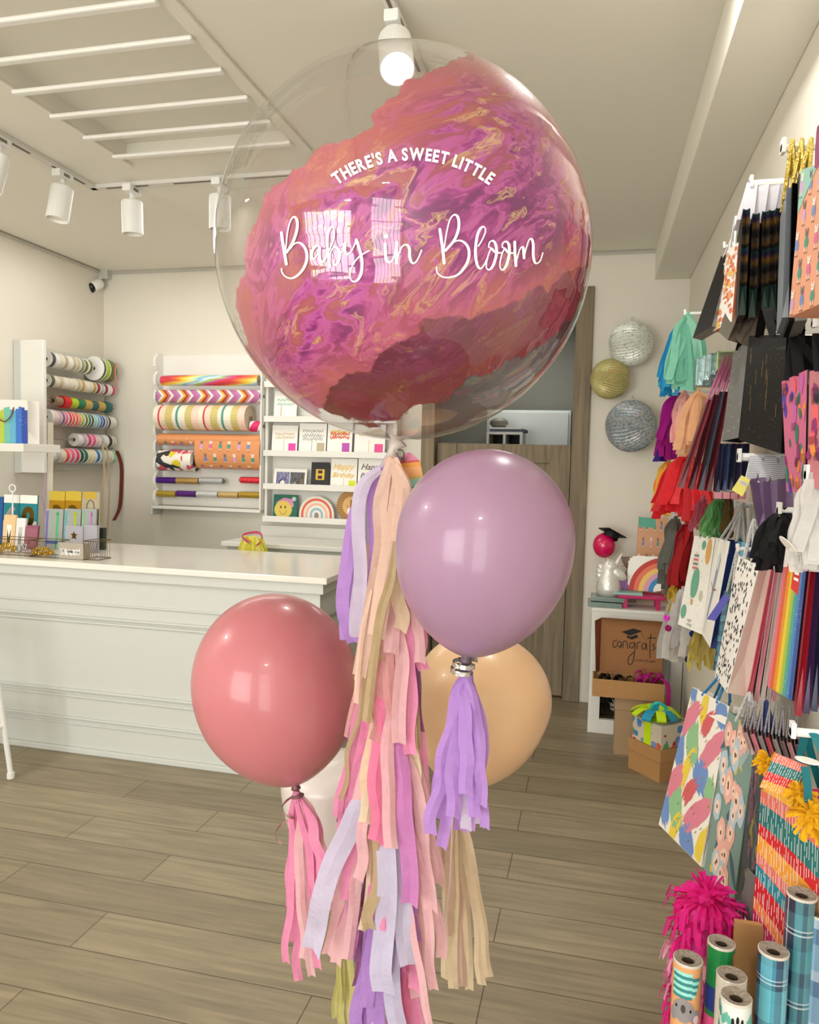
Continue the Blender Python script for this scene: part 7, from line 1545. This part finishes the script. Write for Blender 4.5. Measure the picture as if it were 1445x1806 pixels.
TPL = plaid_mat('teal_plaid', 0, [(0, (30, 36, 60)), (.16, (110, 196, 214)), (.42, (60, 150, 176)), (.5, (26, 60, 90)), (.66, (120, 200, 216)), (.86, (36, 50, 80))], [(0, (100, 180, 200)), (.30, (90, 170, 190)), (.5, (30, 60, 90)), (.58, (226, 230, 236)), (.6, (30, 60, 90)), (.64, (226, 230, 236)), (.66, (50, 100, 130)), (.85, (30, 50, 76))], 2, 6)
NPL = plaid_mat('navy_plaid', 0, [(0, (30, 28, 50)), (.10, (220, 220, 226)), (.13, (36, 34, 58)), (.3, (80, 150, 160)), (.46, (40, 90, 110)), (.56, (90, 160, 166)), (.74, (40, 40, 66)), (.9, (60, 120, 130))], [(0, (60, 120, 130)), (.3, (40, 60, 80)), (.5, (226, 226, 232)), (.52, (30, 40, 66)), (.56, (226, 226, 232)), (.58, (60, 110, 126)), (.8, (30, 34, 60))], 2, 6)
upright(1415, 1577, 1.40, .0245, NPL, 'tallest navy and teal plaid gift wrap roll standing right of the others')
upright(1365, 1676, 1.36, .0245, TPL, 'bright teal plaid gift wrap roll left of the tall navy plaid one')
upright(1449, 1610, 1.40, .0235, plaid_mat('blue_grey_plaid', 0, [(0, (110, 150, 180)), (.5, (60, 90, 120))], [(0, (140, 176, 200)), (.5, (80, 110, 140)), (.8, (200, 210, 220))], 3, 8), 'blue grey plaid gift wrap roll cut by the right edge of the photo')
def pr_green(p, c):
    c.poly(p, [(.05, .01), (.55, .05), (.7, .062), (.05, .0)], 1); 
    def q(a0, b0, a1, b1, m, off=.0006):
        n = 4
        for i in range(n): x0_ = a0 + (a1 - a0) * i / n; x1_ = a0 + (a1 - a0) * (i + 1) / n; p.face([c.at(x0_, b0, off), c.at(x1_, b0, off), c.at(x1_, b1, off), c.at(x0_, b1, off)], m)
    q(.0, .075, .5, .12, 2); q(.5, .09, .9, .16, 3); q(.1, .13, .5, .17, 4); q(.3, .175, .8, .2, 5); q(.82, .01, .9, .1, 1)
upright(1273, 1662, 1.42, .0235, paper((20, 120, 60), .3), 'green and navy patterned gift wrap roll in front of the pinata', prints=pr_green, pm=[paper((226, 120, 60)), paper((30, 50, 120)), paper((24, 60, 110)), paper((214, 80, 130)), paper((80, 170, 190))])
def cell(p, c, a, b, ra, rb, m, off=.0008, n=14, rot=0):
    for r0, r1 in ((0, .34), (.34, .67), (.67, 1)):
        for k in range(n):
            t0, t1 = 2 * PI * k / n, 2 * PI * (k + 1) / n; g_ = lambda r, t_: c.at(a + ra * r * math.cos(t_), b + rb * r * math.sin(t_), off)
            p.face([g_(r0, t0), g_(r1, t0), g_(r1, t1), g_(r0, t1)] if r0 else [g_(0, 0), g_(r1, t0), g_(r1, t1)], m)
def rct(p, c, a0, b0, a1, b1, m, off=.0008, sk=0):
    for i in range(4): x0_ = a0 + (a1 - a0) * i / 4; x1_ = a0 + (a1 - a0) * (i + 1) / 4; p.face([c.at(x0_, b0 + sk * x0_, off), c.at(x1_, b0 + sk * x1_, off), c.at(x1_, b1 + sk * x1_, off), c.at(x0_, b1 + sk * x0_, off)], m)
def pr_koala(p, c):
    for k in range(8): rct(p, c, .18, .012 + .006 * k, .62, .018 + .006 * k, 1 + k % 2, .0006 + .0001 * (k % 2))
    for k in range(6): rct(p, c, .62, .020 + .006 * k, .80 - .02 * k, .026 + .006 * k, 1 + (k + 1) % 2, .0006)
    cell(p, c, .86, .018, .05, .006, 3); cell(p, c, .45, .082, .24, .022, 3, .0010); cell(p, c, .22, .094, .10, .012, 3, .0008); cell(p, c, .72, .092, .12, .013, 3, .0008); cell(p, c, .74, .096, .07, .008, 4, .0012)
    cell(p, c, .45, .078, .05, .008, 5, .0015); cell(p, c, .30, .076, .022, .003, 6, .0015); cell(p, c, .60, .08, .022, .003, 6, .0015)
    rct(p, c, .26, .136, .40, .19, 7); rct(p, c, .50, .136, .64, .19, 7); cell(p, c, .33, .134, .08, .011, 6, .0012); cell(p, c, .57, .132, .09, .011, 6, .0012)
upright(1214, 1691, 1.40, .0255, paper((222, 160, 108), .35), 'kraft orange gift wrap roll with an upside down koala in a striped jumper', prints=pr_koala, pm=[paper((150, 216, 204)), paper((50, 130, 130)), paper((140, 134, 136)), paper((226, 190, 196)), paper((70, 60, 62)), BLACK, CW])
upright(1291, 1720, 1.34, .0245, paper((206, 198, 182), .3), 'cream gift wrap roll between the green and the leaf print rolls')
def pr_leaf(p, c):
    R = random.Random(6)
    for k in range(12):
        a, b = (.06 + .27 * (k % 4)), .014 + .034 * (k // 4) + .01 * (k % 2); m = 1 + k % 2
        if k % 4 == 2 and k < 8: continue
        for j in range(5): cell(p, c, min(.98, a + .05 * (j - 2)), b + .004 * abs(j - 2), .035, .009, m, .0007, 8)
    for j in (-1, 0, 1): cell(p, c, .55 + .09 * j, .024 + .004 * abs(j), .03, .008, 3, .0012, 8)
    rct(p, c, .54, .026, .56, .045, 3)
upright(1299, 1758, 1.27, .0240, paper((214, 220, 214), .3), 'white gift wrap roll with green leaves, nearest and lowest', prints=pr_leaf, pm=[paper((50, 140, 124)), paper((90, 170, 150)), BLACK])
# low crate that keeps the rolls upright (below the frame)
q0 = W(1214, 1691, Y=1.40); t = thing('roll_crate', 'open white crate around the feet of the upright rolls', 'crate', (.32, 1.34, 0))
for a, b in (((.09, 1.14, 0), (.50, 1.15, .22)), ((.09, 1.47, 0), (.50, 1.48, .22)), ((.085, 1.14, 0), (.09, 1.48, .22)), ((.5, 1.14, 0), (.505, 1.48, .22))): MB().lo(a, b).build('crate_wall', WHITE, t)
